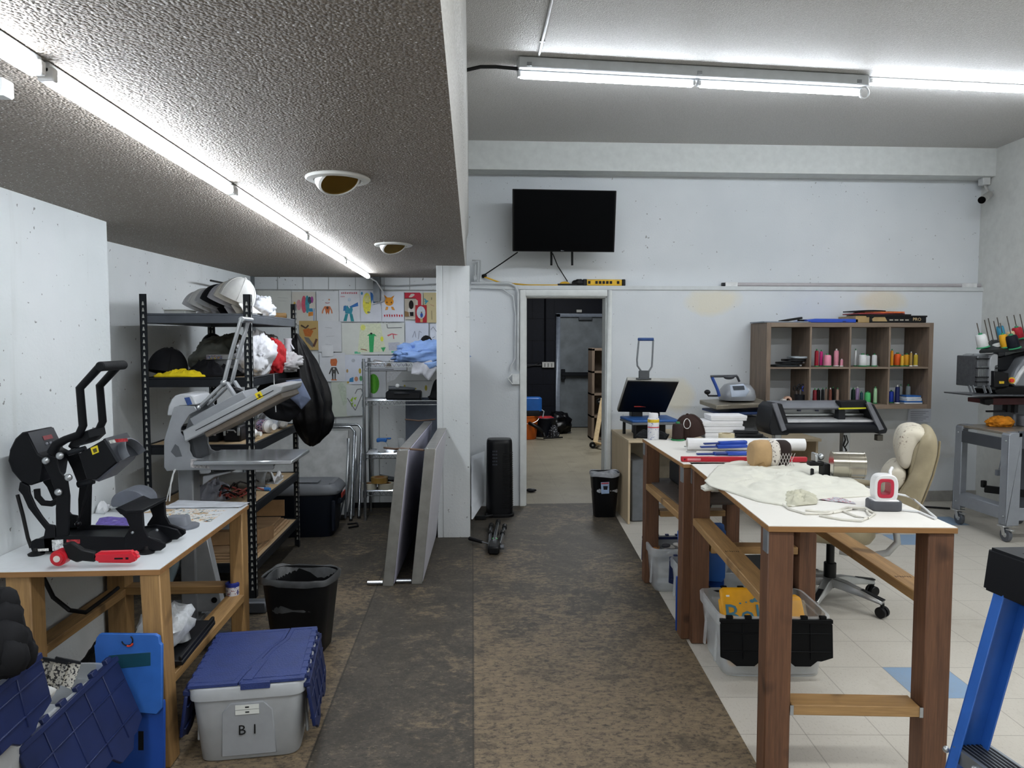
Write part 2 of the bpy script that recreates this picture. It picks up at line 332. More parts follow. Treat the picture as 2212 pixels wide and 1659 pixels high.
b=MB(True); b.box(d0.x,d1.x,13.1,13.2,0,d0.z).box(d0.x,d1.x+1.05,13.1,13.2,d1.z,d0.z).box(d1.x+.95,d1.x+1.05,13.1,13.2,0,d1.z); b.build('door_frame',mat('#8a93a1',.4,.2),D,.004)
zb=PY(1240,808,13.1).z
b=MB(True); b.box(d1.x+.02,d1.x+.9,13.05,13.11,zb-.035,zb+.035).box(d1.x+.02,d1.x+.09,13.06,13.15,zb-.1,zb+.09); b.build('push_bar',mat('#20242b',.4),D,.008)
b=MB(True); p=PY(1238,693,13.1); b.box(p.x+.1,p.x+.35,13.09,13.13,d1.z-.06,d1.z); b.build('door_closer',mat('#4a4f55',.5),D,.01)
# ================= ceiling lights and wall fittings =================
emt=mat('#f0f7ff',.4,nz=0,em=30.); hous=mat('#cfd3d6',.4,nz=.05)
def led(name,label,p,q,group,drop=.03,w=.034,em=emt):
    p,q=V(p),V(q); t=thing(name,label,'light',(p.x,p.y,p.z-drop),0,group)
    b=MB(True); b.bar(p+V((0,0,-.012)),q+V((0,0,-.012)),w*.55,.024); b.build("housing",hous,t,.003)
    d=(q-p).normalized(); b=MB(True); u=d.cross(V((0,0,1))).normalized()
    rs=[]
    for e in (p+d*.02,q-d*.02): rs.append([e+V((0,0,-.03))+u*(w/2*cos(a))+V((0,0,-w*.5*sin(a))) for a in [-.55+(pi+1.1)*i/10 for i in range(11)]])
    b.rings(rs); b.build('diffuser',em,t)
    for e,s in ((p,1),(q,-1)): b=MB(True); b.bar(e+V((0,0,-.026)),e+d*(.02*s)+V((0,0,-.026)),w*1.02,.03); b.build('end_cap',mat('#e2e4e6',.4,nz=.03),t,.003)
    return t
LX=-.91; zc=2.178; ys=[.42,1.62,2.83,4.05,5.25,6.45]
nm=['first LED tube of the long low-ceiling run, cut by the photo edge','second LED tube of the low-ceiling run, above the black cap press','third LED tube of the low-ceiling run, left of the nearer eyeball downlight','fourth LED tube of the low-ceiling run, left of the farther eyeball downlight','last LED tube of the low-ceiling run, ending above the drawings']
for i in range(5): led('led_tube_light',nm[i],(LX,ys[i]+.012,zc),(LX,ys[i+1]-.012,zc),'LED tubes under the low ceiling')
b=MB(True); p=V((LX+.02,6.45,2.15)); b.tube([(LX,6.46,2.15),(LX+.05,6.6,2.12),(LX+.09,6.75,2.04),(LX+.08,6.83,1.96),(LX-.02,6.84,1.93)],.006); solo(b,'light_cable','white cord hanging from the end of the LED run to the drawings','cord') if 0 else solo(b,'light_cable',mat('#d9d9d6',.5),'white cord looping down from the far end of the LED run','cord')
# right fixture
a0=PY(1120,160,4.8); a1=PY(1868,186,5.0); zc2=3.415
t=thing('light_channel','long white metal light channel on the high ceiling','light fixture',(a0.x,4.8,3.35))
z0,z1=3.34,3.42
L0=V((PY(1118,165,4.8).x,4.8,zc2)); L1=V((PY(1868,190,5.0).x,5.0,zc2))
b=MB(True); b.bar(L0+V((0,0,-.035)),L1+V((0,0,-.035)),.11,.07); b.build('channel_body',mat('#c9cdd0',.4,nz=.05),t,.006)
for f in (0.03,.5,.97): q=L0.lerp(L1,f); b=MB(True); b.bc(q+V((0,-.058,-.05)),(.03,.006,.025)); b.build('mounting_clip',mat('#8c9093',.4),t)
dn=V((0,0,-.075)); Lm=L0.lerp(L1,.497)
led('led_tube_light','left LED tube under the long white ceiling channel',L0+dn,Lm+dn-V((.01,0,0)),'LED tubes under the high ceiling',w=.04)
led('led_tube_light','right LED tube under the long white ceiling channel',Lm+dn+V((.01,0,0)),L1+dn-V((.03,0,0)),'LED tubes under the high ceiling',w=.04)
E0=V((PY(1876,182,5.0).x,5.0,3.415)); E1=V((PY(2330,205,5.12).x,5.12,3.415))
led('led_tube_light','LED tube fixed straight to the high ceiling, running out of the photo at right',E0,E1,'LED tubes under the high ceiling',w=.045)
b=MB(True); c=PY(1867,200,4.98)
for k in range(2): b.tube([c+V((.035*cos(a),.01*k,.04*sin(a))) for a in [2*pi*i/16 for i in range(16)]],.004,6,closed=True)
solo(b,'coiled_cord',mat('#e3e5e6',.4),'coiled white cord hanging between two high LED tubes','cord')
b=MB(True); p0=PY(1014,165,4.7); b.tube([(-.03,4.78,3.33),(.06,4.78,3.352),(.16,4.79,3.358),(L0.x+.004,4.8,3.352)],.012); solo(b,'power_cable',mat('#2c2e30',.5),'black flexible cable feeding the white ceiling channel','cable')
b=MB(True); xx=PY(1165,140,4.7).x; b.tube([(xx,4.72,3.411),(xx,-1.7,3.411)],.009,8)
for y in (1.5,3.0,4.5): b.box(xx-.016,xx+.016,y-.008,y+.008,3.404,3.42)
solo(b,'ceiling_conduit',mat('#b9babb',.45,.3),'thin pipe conduit running along the high ceiling','conduit')
# eyeball downlights
def eyeball(px,py,label):
    p=PZ(px,py,2.18); t=thing('eyeball_downlight',label,'light',(p.x,p.y,2.16),0,'recessed eyeball downlights')
    b=MB(); b.lathe([(.115,.022),(.118,.016),(.112,.010),(.088,.008),(.085,.02)],n=32); b.build('trim_ring',mat('#d8d8d4',.4,nz=.03),t)
    b=MB(); X=rx(rad(-24))@ry(rad(-20)); b.lathe([(.07,.035),(.083,.02),(.085,.0),(.078,-.022),(.070,-.026),(.066,.0),(.04,.022)],(0,0,.022),28,ax=X); b.build('eyeball',mat('#dededb',.35,nz=.03),t)
    b=MB(); b.lathe([(.069,-.022),(.064,.0),(.04,.02),(.005,.022)],(0,0,.022),24,ax=X); b.build('reflector',mat('#8f7232',.25,.9),t)
eyeball(730,384,'recessed eyeball downlight nearer the photographer, with brass inside'); eyeball(850,528,'smaller-looking eyeball downlight farther back near the drawings wall')
b=MB(); p=PZ(0,172,2.18); b.box(p.x-.2,p.x+.02,p.y-.02,p.y+.02,2.14,2.18); solo(b,'ceiling_clip',mat('#dfe2e4',.4),'short white bracket on the low ceiling at the left photo edge','bracket',bev=.004)
# television
t=thing('television','flat black television on the wall above the doorway','television',(PY(1219,476,6.6).x,6.7,2.4))
q=[PY(1107,408,6.58),PY(1332,412,6.54),PY(1327,545,6.66),PY(1107,543,6.70)]
n=(q[1]-q[0]).cross(q[3]-q[0]).normalized(); n=n if n.y<0 else -n
def slab(mb,q,d0,d1,ins=0.):
    c=sum(q,V())/4; qq=[c+(a-c)*(1-ins) for a in q]; mb.rings([[a+n*d0 for a in qq],[a+n*d1 for a in qq]])
b=MB(True); slab(b,q,-.05,0.); b.build('casing',mat('#0c0d10',.35,nz=.03),t,.004)
b=MB(True); slab(b,q,0.,.002,.03); b.build('screen',mat('#04060b',.3,nz=0,spec=.12),t)
b=MB(True); m_=q[3].lerp(q[2],.49)+n*.003+V((0,0,.012)); b.bc(m_,(.03,.004,.006)); b.build('logo_badge',mat('#8d9198',.3,.6),t)
for px in (1191,1236): a=PY(px,530,6.76); c=PY(px,573,6.8); b=MB(True); b.bar(a,c,.02,.03); b.build('mount_arm',mat('#15171b',.5),t)
b=MB(True); c=sum(q,V())/4; b.box(c.x-.2,c.x+.25,6.88,6.95,c.z-.12,c.z+.12).box(c.x-.1,c.x+.15,6.66,6.9,c.z-.05,c.z+.05); b.build('wall_mount',mat('#1b1d21',.5),t)
bk=mat('#141518',.5)
b=MB(True); b.tube([PY(1118,545,6.72),PY(1085,568,6.85),PY(1046,594,6.93)],.006); b.cyl(PY(1049,595,6.92),PY(1043,597,6.94),.018); solo(b,'television_cable',bk,'black cable slanting from the television to the ledge corner','cable')
b=MB(True); b.tube([PY(1194,548,6.76),PY(1205,575,6.9),PY(1226,608,6.93)],.005); solo(b,'television_cable',bk,'thin black cable hanging from the television down to the yellow power strip','cable')
ze=2.112
t=thing('power_strip','yellow and black power strip lying on the wall ledge over the doorway','power strip',(PY(1300,606,6.91).x,6.91,ze))
a=PY(1263,606,6.91).x; e=PY(1344,606,6.91).x
b=MB(True); b.box(a,e,6.89,6.93,ze,ze+.062); b.build('strip_body',mat('#e2b31f',.45),t,.008)
b=MB(True)
for i in range(9):
    if i in(1,7): continue
    x=a+.03+i*(e-a-.05)/9; b=MB(True); b.box(x,x+.022,6.884,6.895,ze+.02,ze+.046); b.build('socket',mat('#15161a',.5),t)
for x0,x1 in ((e-.006,e+.028),(a-.02,a+.02)): b=MB(True); b.box(x0,x1,6.884,6.936,ze,ze+.064); b.build('end_bumper',mat('#191a1d',.5),t,.006)
b=MB(True); b.ball((a-.06,6.91,ze+.03),(.06,.025,.035),wob=.3,zmin=ze).box(a-.26,a-.02,6.89,6.93,ze,ze+.02); b.build('plug_bundle',bk,t,.004)
b=MB(True); b.tube([PY(1046,598,6.92),(PY(1080,604,6.92).x,6.92,ze+.03),(PY(1140,606,6.9).x,6.9,ze+.006),(PY(1210,606,6.9).x,6.9,ze+.006)],.007); b.ball((PY(1220,604,6.91).x,6.91,ze+.02),(.05,.02,.022),zmin=ze); solo(b,'extension_cord',mat('#d8a81c',.5),'yellow extension cord along the ledge left of the power strip','cord')
# conduits beside the doorway
gm=mat('#c3c7c9',.45,.1,nz=.06)
b=MB(True)
def pl(pts,Y,r): b.tube([PY(x,y,Y) for x,y in pts],r,8)
pl([(1018,612),(1100,612),(1113,618),(1119,632),(1119,700),(1118,800)],6.84,.013); pl([(1018,622),(1085,624),(1108,640),(1114,680),(1113,720),(1113,775),(1104,790),(1102,803)],6.845,.008)
solo(b,'pipe_conduit',gm,'grey conduit pipes bending down the wall left of the doorway','conduit')
b=MB(True); q0=PY(1106,812,6.84); b.bc(q0+V((.035,0,-.03)),(.07,.06,.1)); b.tube([q0+V((0,-.02,.02)),q0+V((-.04,-.02,-.02)),q0+V((0,-.03,-.08))],.008); solo(b,'junction_box',mat('#d2d5d5',.45),'small grey box at the lower end of the conduit by the doorway','junction box',bev=.004)
b=MB(True); 
for pts in (((1020,562),(1038,562),(1038,608)),((1026,572),(1026,608)),((1032,566),(1032,609))): pl(pts,6.9,.007)
b.bc(PY(1027,600,6.9),(.03,.03,.04)); solo(b,'conduit_bends',gm,'cluster of small grey conduit bends in the corner above the column','conduit')
b=MB(True); b.tube([PY(820,617,6.85),PY(860,618,6.85),PY(943,614,6.85)],.007); solo(b,'wall_conduit',mat('#9a9d9c',.45),'thin grey pipe along the wall top above the drawings','conduit')
b=MB(True); b.tube([PY(455,606,5.6),PY(505,616,6.0)],.008,6); solo(b,'wall_strip',mat('#3c3d3c',.5),'thin dark strip on the alcove side wall above the caps','strip')
# tube on the ledge, camera, adapter
t=thing('fluorescent_tube','spare fluorescent tube lying on the ledge at the right','tube light',(PY(1840,607,6.91).x,6.91,ze))
x0,x1=PY(1570,608,6.91).x,PY(2135,608,6.91).x
b=MB(True); b.cyl((x0,6.91,ze+.019),(x1,6.91,ze+.019),.019,n=16); b.build('tube_glass',mat('#b3aeb0',.25,nz=.05),t)
for c0,c1 in ((x0-.02,x0+.1),(x1-.28,x1-.13)): b=MB(True); b.box(c0,c1,6.885,6.935,ze,ze+.042); b.build('tube_sleeve',mat('#dfe0e0',.5),t,.003)
for c0,c1 in ((x1,x1+.02),(x0-.05,x0-.02)): b=MB(True); b.cyl((c0,6.91,ze+.019),(c1,6.91,ze+.019),.019); b.build('end_pin',mat('#2d2f33',.4),t)
t=thing('security_camera','small bullet security camera under the soffit at the right corner','camera',PY(2130,400,6.8))
b=MB(True); c=PY(2131,390,6.8); b.bc(c+V((0,.03,.015)),(.075,.08,.11)); b.build('mount_box',mat('#d5d7d6',.5),t,.006)
b=MB(True); s0=PY(2137,420,6.78); s1=PY(2121,432,6.62); b.cyl(s0,s1,.032,.036,18); b.bar(c+V((0,.02,-.04)),s0,.02,.02); b.build('camera_body',mat('#b9b7b3',.35,.3),t,.003)
b=MB(True); d=(s1-s0).normalized(); b.cyl(s1,s1+d*.006,.033,n=18); b.build('lens',mat('#0b0b0d',.1,nz=0),t)
b=MB(True); b.cyl(PY(2138,422,6.74),PY(2162,390,6.84),.006); b.build('antenna',mat('#c9c9c7',.4),t)
t=thing('power_adapter','white power adapter on the wall below the security camera','adapter',PY(2130,485,6.93))
c=PY(2130,474,6.93); b=MB(True); b.bc(c,(.062,.05,.11)); b.build('adapter_body',mat('#e6e8e8',.4),t,.006)
b=MB(True); pl([(2131,487),(2131,520),(2130,560),(2129,600),(2140,607),(2170,612)],6.945,.005); pl([(2131,440),(2131,462)],6.945,.004); b.build('adapter_cord',mat('#55565a',.5),t)
b=MB(True); b.cyl(PY(2131,505,6.94),PY(2131,514,6.94),.012); b.build('cord_plug',bk,t)
b=MB(True); b.tube([PY(2171,618,6.84),PY(2170,690,6.84),(PY(2165,760,6.84))],.004); solo(b,'wall_cable',mat('#5f6162',.5),'thin grey cord hanging down the wall above the embroidery machine','cord')
# ================= shared makers =================
fir_x,fir_y,fir_z=[wood('#836440','#b48e5b',a,.6) for a in 'xyz']
ply=wood('#7d5a33','#a5794a','x',.7,.6,False)
WHT=mat('#e4e6e6',.4,nz=.05); BLK=mat('#17181b',.45,nz=.1); DGR=mat('#33363a',.5); SIL=mat('#b4b8bb',.32,.85,nz=.06); CHR=mat('#a9aeb3',.2,.9,nz=.05); STL=mat('#8d9297',.38,.6,nz=.08)
NAVY=mat('#1a2650',.45,nz=.12,spec=.35); CLEAR=mat('#e0e4e6',.3,nz=.05,al=.36); FROST=mat('#b3b7bb',.4,nz=.06,al=.86)
def rrect(w,d,e=9,n=40): return sell(n,w/2,d/2,e)
def tote(name,label,loc,rot,w,d,h,body,group=None,cat='storage tote',tap=.88,rim2=False):
    t=thing(name,label,cat,loc,rot,group); b=MB()
    R=lambda s,z,g=0.: [V((x+math.copysign(g,x),y+math.copysign(g,y),z)) for x,y in rrect(w*s,d*s)]
    b.rings([R(tap*.97,.0),R(tap,.006),R(.985,h-.05),R(1.,h-.048,.006),R(1.,h-.006,.008),R(1.,h,.004),R(.97,h),R(.965,h-.05),R(tap*.97,.012)],None,True)
    b.build('tub',body,t,ang=50)
    b=MB()
    for sx in (-1,1):
        for k in (-.25,.25):
            b.bc((sx*w*.474,k*d,h*.5),(.012,.02,h*.72),rot=ry(-sx*.06))
    b.build('rib',body,t,.004); return t
def flap(t,o,u,v,L,Wd,m,ribs=4,name='lid_flap',teeth=True,depth=.012):
    """half of an attached lid: hinge edge from o along u (length L), reaching Wd along v"""
    u=V(u).normalized(); v=V(v).normalized(); n=u.cross(v).normalized(); X=M.Translation(o)@M((u,v,n)).transposed().to_4x4()
    pts=[(.02,0),(L-.02,0),(L,.02),(L,Wd*.86)]
    if teeth: pts+=[(L*.90,Wd*.94),(L*.86,Wd*.94),(L*.80,Wd*1.06),(L*.66,Wd*1.06),(L*.60,Wd*.93),(L*.36,Wd*.93),(L*.30,Wd*1.06),(L*.14,Wd*1.06),(L*.08,Wd*.94)]
    else: pts+=[(L-.03,Wd),(.03,Wd)]
    pts+=[(0,Wd*.86),(0,.02)]
    b=MB(); b.rings([[X@V((a,c,z)) for a,c in pts] for z in (0,depth)])
    for side in (1,):
        for i in range(1,ribs+1): a=L*i/(ribs+1); b.box(a-.003,a+.003,.012,Wd*.9,-.004,depth+.006,X=X)
        for c in (.3,.72): b.box(.01,L-.01,Wd*c-.003,Wd*c+.003,-.004,depth+.006,X=X)
        b.box(.0,L,-.004,.014,-.006,depth+.008,X=X)
        k=6
        for i in range(k): a=L*(i+.5)/k; b.box(a-L*.03,a+L*.03,-.02,.004,-.002,depth+.004,X=X)
    return b.build(name,m,t,.002)
def cap(label,loc,rot,col,group=None,brim=None,inner=None,s=1.,name='baseball_cap'):
    t=thing(name,label,'cap',loc,0,group); t.rotation_euler=rot; t.scale=(s,s,s); m=mat(col,.85,nz=.08,bp=.15,bs=90)
    b=MB(); R=[]
    for a in range(9):
        f=a/8*pi/2; R.append([V((.098*cos(f)*cos(q),.082*cos(f)*sin(q),.125*sin(f)**.85 if f>0 else 0)) for q in [2*pi*i/30 for i in range(30)]])
    R[8]=[V((.004*cos(2*pi*i/30),.004*sin(2*pi*i/30),.125)) for i in range(30)]
    R.insert(0,[V((p.x*.95,p.y*.95,.004)) for p in R[0]]); b.rings(R,caps=False)
    for i in range(6): q=2*pi*i/6; b.tube([V((.0995*cos(f)*cos(q),.0835*cos(f)*sin(q),.126*sin(f)**.85+.0008)) for f in [.02+.19*j for j in range(8)]],.0012,5)
    b.build('crown',m,t)
    b=MB(); b.grid(lambda u,v:V((.07+.10*v*(1-(2*u-1)**2*.45),.078*(2*u-1)*(1-.1*v),.006-.022*(2*u-1)**2*(.4+v)-.012*v)),14,6)
    b.grid(lambda u,v:V((.07+.10*v*(1-(2*u-1)**2*.45),.078*(2*u-1)*(1-.1*v),.003-.022*(2*u-1)**2*(.4+v)-.012*v)),14,6); b.build('brim',mat(brim,.8,nz=.08) if brim else m,t)
    b=MB(); b.ball((0,0,.126),(.008,.008,.005),8); b.build('button',m,t); return t
def cone(label,loc,h,r,col,base='#2f8a55',group=None,tilt=None):
    t=thing('thread_cone',label,'thread',loc,0,group)
    if tilt is not None: t.rotation_euler=tilt
    b=MB(); b.lathe([(r*1.3,0),(r*1.34,.004),(r*1.2,.009),(r*.9,.011)],n=16); b.build('cone_base',mat(base,.4,nz=.04),t)
    b=MB(); b.lathe([(r*1.05,.0095),(r*1.1,.014),(r*1.05,h*.8),(r*.92,h*.95),(r*.45,h*.98)],n=16); b.build('thread',mat(col,.6,nz=.08,bp=.4,bs=200),t)
    b=MB(); b.lathe([(r*.42,h*.97),(r*.36,h*1.08),(r*.2,h*1.08)],n=12); b.build('cone_tip',mat(base if base!='#e8e8e4' else '#dcdcd8',.5,nz=.03),t); return t
def heapat(name,label,cat,pts,z,h,col,seed=0,group=None,fr=9.,fold=.6,r=.85,mats=None):
    b=MB(); b.heap([(p[0],p[1]) for p in pts],z,h,seed,fr,fold=fold); return solo(b,name,mats or mat(col,r,nz=.12,bp=.2,bs=120),label,cat,group,ang=180)
def bundle(name,label,cat,c,r,zmin,col,seed=0,fr=2.6,amp=.22,group=None,rgh=.85):
    b=MB(); n,k=64,36; c=V(c); R=[]
    for a in range(k+1):
        t=pi*(a+.02)/(k+.04); row=[]
        for q in range(n):
            w=2*pi*q/n; d=V((sin(t)*cos(w),sin(t)*sin(w),-cos(t))); p=d*fr+V((seed*3.1,seed*1.7,0)); p+=NZ.noise_vector(p*.8)*.9
            g=1+amp*1.1*NZ.noise(d*1.5+V((seed,0,3)))-amp*.8*abs(NZ.noise(p)*2)-amp*.4*abs(NZ.noise(p*2.3)*2)+amp*.5
            v=c+V((d.x*r[0],d.y*r[1],d.z*r[2]))*g; v.z=max(v.z,zmin+.001*(a%2)); row.append(v)
        R.append(row)
    b.rings(R); return solo(b,name,mat(col,rgh,nz=.1,bp=.2,bs=140),label,cat,group,ang=180)
def ell(cx,cy,rx_,ry_,n=14,a=0.): return [(cx+rx_*cos(t)*cos(a)-ry_*sin(t)*sin(a),cy+rx_*cos(t)*sin(a)+ry_*sin(t)*cos(a)) for t in [2*pi*i/n for i in range(n)]]
def hang(pts,Y,h,seed,fr=7.,fold=.7,k=9):
    b=MB(); b.heap([(PY(x,y,Y).x,PY(x,y,Y).z) for x,y in pts],0,h,seed,fr,k=k,fold=fold); b.v=[V((p.x,Y-p.z,p.y)) for p in b.v]; return b
# ================= left bench =================
BZ=.75; bx0,bx1,by0,by1=-1.828,-1.14,2.655,3.71
t=thing('workbench','wooden workbench with white top carrying the black cap press, at left','workbench',((bx0+bx1)/2,(by0+by1)/2,0))
topm=NT('white_laminate'); topm.put(topm.b,'Base Color',topm.mix(topm.ramp(topm.noise(topm.coord(rnd=False),5,4,.7),[(.55,BW(0)),(.8,BW(.35))]),lin('#dfe3e6'),lin('#bdbcb8'))); topm.b.inputs['Roughness'].default_value=.3; topm=topm.m
b=MB(True); b.box(bx0,bx1,by0,by1,BZ-.02,BZ-.001); tp=b.build('tabletop',ply,t)
b=MB(True); b.box(bx0+.002,bx1-.002,by0+.002,by1-.002,BZ-.002,BZ+.0015); b.build('laminate',topm,tp)
for (x,y,lx,ly) in ((bx1-.075,by0+.004,.072,.089),(bx1-.07,by1-.1,.065,.089),(bx0+.13,by0+.02,.089,.089),(bx0+.02,by1-.1,.089,.089)):
    b=MB(True); X=M.Translation((x,y,0)); 
    vs=[V((x+a*lx+(.02 if z==0 and x>-1.3 and y<3 else 0),y+c*ly,z)) for z in (0,BZ-.02) for c in (0,1) for a in (0,1)]
    b.add(vs,[(0,2,3,1),(4,5,7,6),(0,1,5,4),(2,6,7,3),(0,4,6,2),(1,3,7,5)]); b.build('leg',fir_z,t,.004)
def plank(t,p,q,w,h,m,nm='stretcher'): b=MB(True); b.bar(p,q,w,h); return b.build(nm,m,t,.003)
plank(t,(bx1-.045,by0+.09,.29),(bx1-.045,by1-.1,.30),.085,.038,fir_y)
plank(t,(bx1-.05,by1-.06,.345),(bx0+.1,by1-.06,.345),.085,.038,fir_x)
plank(t,(bx0+.07,by0+.1,.34),(bx0+.07,by1-.1,.34),.085,.038,fir_y)
b=MB(True); b.bc((bx1-.09,by1-.11,BZ-.06),(.05,.003,.075)); b.build('bracket',STL,t)
# ---- black cap press ----
q1=lambda *p:[(a/3.318,740+c/3.318) for a,c in p]
PB=mat('#15171d',.5,nz=.06,bp=.08,bs=200,spec=.35); PG=mat('#3a3d44',.4,nz=.05)
Yn,Yf=2.86,3.02
t=thing('cap_heat_press','black cap heat press with its bent handle raised, on the left bench','heat press',(-1.5,2.93,BZ))
for Y,nmm in ((Yn,'near'),(Yf,'far')):
    b=MB(True); k=lambda *p: XZ(q1(*p),Yn)
    b.prism(k((140,1000),(205,1030),(212,1085),(255,1180),(300,1250),(345,1305),(390,1312),(400,1500),(320,1500),(310,1400),(322,1340),(262,1265),(200,1185),(160,1095),(130,1060)),Y,Y+.012)
    b.prism(k((300,860),(345,800),(400,830),(430,930),(480,985),(497,1100),(490,1385),(400,1400),(396,1190),(405,1100),(350,960)),Y+.001,Y+.011)
    b.prism(k((228,1500),(214,1462),(222,1425),(250,1410),(490,1385),(890,1395),(985,1380),(1065,1395),(1150,1418),(1182,1465),(1150,1492),(1050,1500)),Y,Y+.012)
    b.build('side_frame',PB,t,.002)
b=MB(True); k=lambda *p: XZ(q1(*p),Yn)
b.prism(k((228,1500),(240,1420),(1000,1400),(1100,1490)),Yn+.012,Yf); b.build('base_rail',PB,t)
b=MB(True); b.prism(k((140,1000),(75,925),(48,850),(60,770),(100,690),(150,645),(190,640),(270,800),(330,830),(310,870),(290,1000),(205,1030)),Yn+.004,Yf+.02); b.build('control_box',PB,t,.006)
b=MB(True)
A,B2=PY(*q1((195,648))[0],Yn+.004),PY(*q1((268,795))[0],Yn+.004); dv=V((0,Yf-Yn+.01,0)); nn=V((B2.z-A.z,0,-(B2.x-A.x))); nn=nn.normalized()*(1 if nn.x>0 else -1)
b.add([A+nn*.003,B2+nn*.003,B2+dv+nn*.003,A+dv+nn*.003],[(0,1,2,3)]); pn=b.build('control_panel',PG,t)
def onp(u,v): return A.lerp(B2,v)+dv*u
b=MB(True); b.add([onp(.42,.3)+nn*.005,onp(.42,.5)+nn*.005,onp(.78,.5)+nn*.005,onp(.78,.3)+nn*.005],[(0,1,2,3)]); b.build('display',mat('#6e1a22',.3,nz=.2,ns=60,em=.15),pn)
b=MB(True)
for u in (.45,.6,.75): b.ball(onp(u,.68)+nn*.004,.006,8)
b.build('button',mat('#8f939b',.4),pn)
for dy,sh in ((0.0,0),(.15,1)):
    Y=Yn+.02+dy; k2=[PY(*p,Yn) for p in q1((352,800),(385,735),(450,700),(545,665),(575,600),(552,330),(690,180),(720,170))]
    b=MB(True); b.tube([V((p.x,Y,p.z)) for p in k2],[.02,.018]+[.0155]*6,10); b.build('handle_arm',PB,t)
b=MB(True); gp=PY(*q1((715,172))[0],Yn); b.cyl((gp.x,Yn+.0,gp.z),(gp.x,Yf+.03,gp.z),.019,n=16); b.build('grip',mat('#1c1e22',.75,bp=.3,bs=150),t,.004)
b=MB(True); b.prism(k((540,660),(600,640),(610,690),(560,735),(500,760),(480,740)),Yn+.03,Yf); b.build('handle_bracket',PB,t)
b=MB(True); b.prism(k((560,800),(742,695),(840,852),(690,980),(622,985)),Yn+.0,Yf+.01); hd=b.build('heating_head',PB,t,.003)
b=MB(True); b.prism(k((742,692),(757,684),(860,848),(842,858)),Yn-.004,Yf+.014); b.build('head_plate',PG,hd)
b=MB(True)
arc=[(Yn+.003+(Yf-Yn+.004)*(.5-.42*cos(pi*i/12)),.72*sin(pi*i/12)) for i in range(13)]
pa,pb_=PY(*q1((757,690))[0],Yn),PY(*q1((862,850))[0],Yn); ax_=(pa-pb_)
out=V((ax_.z,0,-ax_.x)).normalized(); out=out if out.x>0 else -out
R=[]
for e in (.0,.035): R.append([V((pb_.x,y,pb_.z))+ax_*(v*.9)+out*e for y,v in arc]+[V((pb_.x,y,pb_.z))+ax_*(v*.9+.06)+out*e for y,v in arc[::-1]])
b.rings(R); b.build('curved_platen',mat('#6d7178',.3,.5),hd)
b=MB(True); b.prism(k((640,985),(690,978),(850,850),(835,880),(700,1000)),Yn+.01,Yf-.01); b.build('heating_pad',mat('#3f424c',.5),hd)
yl=mat('#e5cf1c',.5,nz=.05)
def decal(par,pts,Y,m,name='warning_sticker',off=.002): b=MB(True); b.add([PY(x,y,Yq)+V((0,-off,0)) for (x,y),Yq in zip(pts,[Y]*4)],[(0,1,2,3)]); return b.build(name,m,par)
ys=decal(hd,q1((650,755),(700,735),(712,785),(665,805)),Yn,yl); 
b=MB(True); b.add([PY(x,y,Yn)+V((0,-.003,0)) for x,y in q1((665,765),(692,754),(700,780),(676,790))],[(0,1,2,3)]); b.build('sticker_mark',mat('#4d4711',.5),ys)
decal(hd,q1((770,705),(830,690),(845,712),(785,726)),Yn+.02,mat('#c9cbc6',.4,nz=.5,ns=160),'brand_label',.012); decal(hd,q1((835,688),(925,683),(930,705),(845,712)),Yn+.03,mat('#b32a33',.4,nz=.4,ns=120),'brand_label',.014)
for p in ((435,810),(335,845),(497,965),(425,1070)): b=MB(True); c=PY(*q1(p)[0],Yn); b.ball(c+V((0,-.006,0)),(.0145,.012,.0145),14); b.build('bolt',SIL,t)
b=MB(True); a=PY(*q1((440,805))[0],Yn); b.cyl(a+V((.01,.03,.002)),a+V((.075,.03,.02)),.011); a2=PY(*q1((500,1040))[0],Yn); b.cyl(a2+V((0,.06,0)),a2+V((.06,.06,.015)),.013); b.build('pivot_rod',mat('#2f3238',.3,.4),t)
b=MB(True); a,c=PY(*q1((655,985))[0],Yn+.06),PY(*q1((560,1300))[0],Yn+.06); b.tube([a,a.lerp(c,.55)],.009).tube([a.lerp(c,.5),c],.006).ball(c,.012); b.build('gas_spring',mat('#1f2126',.35,.4),t)
for Y in (Yn,Yf+.04):
    b=MB(True); b.prism(k((830,1188),(870,1232),(905,1212),(932,1330),(890,1395),(985,1380),(1065,1395),(1040,1350),(1030,1330),(1022,1212)) if 0 else k((868,1228),(1022,1212),(1030,1330),(1062,1392),(1180,1440),(1182,1468),(1150,1492),(890,1480),(890,1395),(932,1330),(905,1262)),Y-.002,Y+.012); b.build('platen_support',PB,t,.002)
b=MB(True); b.prism(k((826,1188),(850,1180),(905,1205),(1028,1195),(1028,1218),(868,1232)),Yn-.004,Yf+.056); b.build('lower_platen',PB,t,.002)
b=MB(True); b.tube([PY(*p,Yn+.02) for p in q1((890,1395),(950,1365))]+[PY(*p,Yf) for p in q1((1000,1385),(1125,1345))],.003); b.ball(PY(*q1((950,1362))[0],Yn-.004),.006).ball(PY(*q1((1125,1345))[0],Yn+.1),.006); b.build('tension_wire',STL,t)
for (x,y),Y in (((255,1523),Yn),((1050,1515),Yn),((255,1500),Yf),((1050,1490),Yf)):
    c=PY(*q1((x,y))[0],Yn); b=MB(True); b.lathe([(.028,BZ+.0015-BZ),(.03,.008),(.012,.018),(.01,.03)],(c.x,Y+.005,BZ),14); b.build('foot',BLK,t)
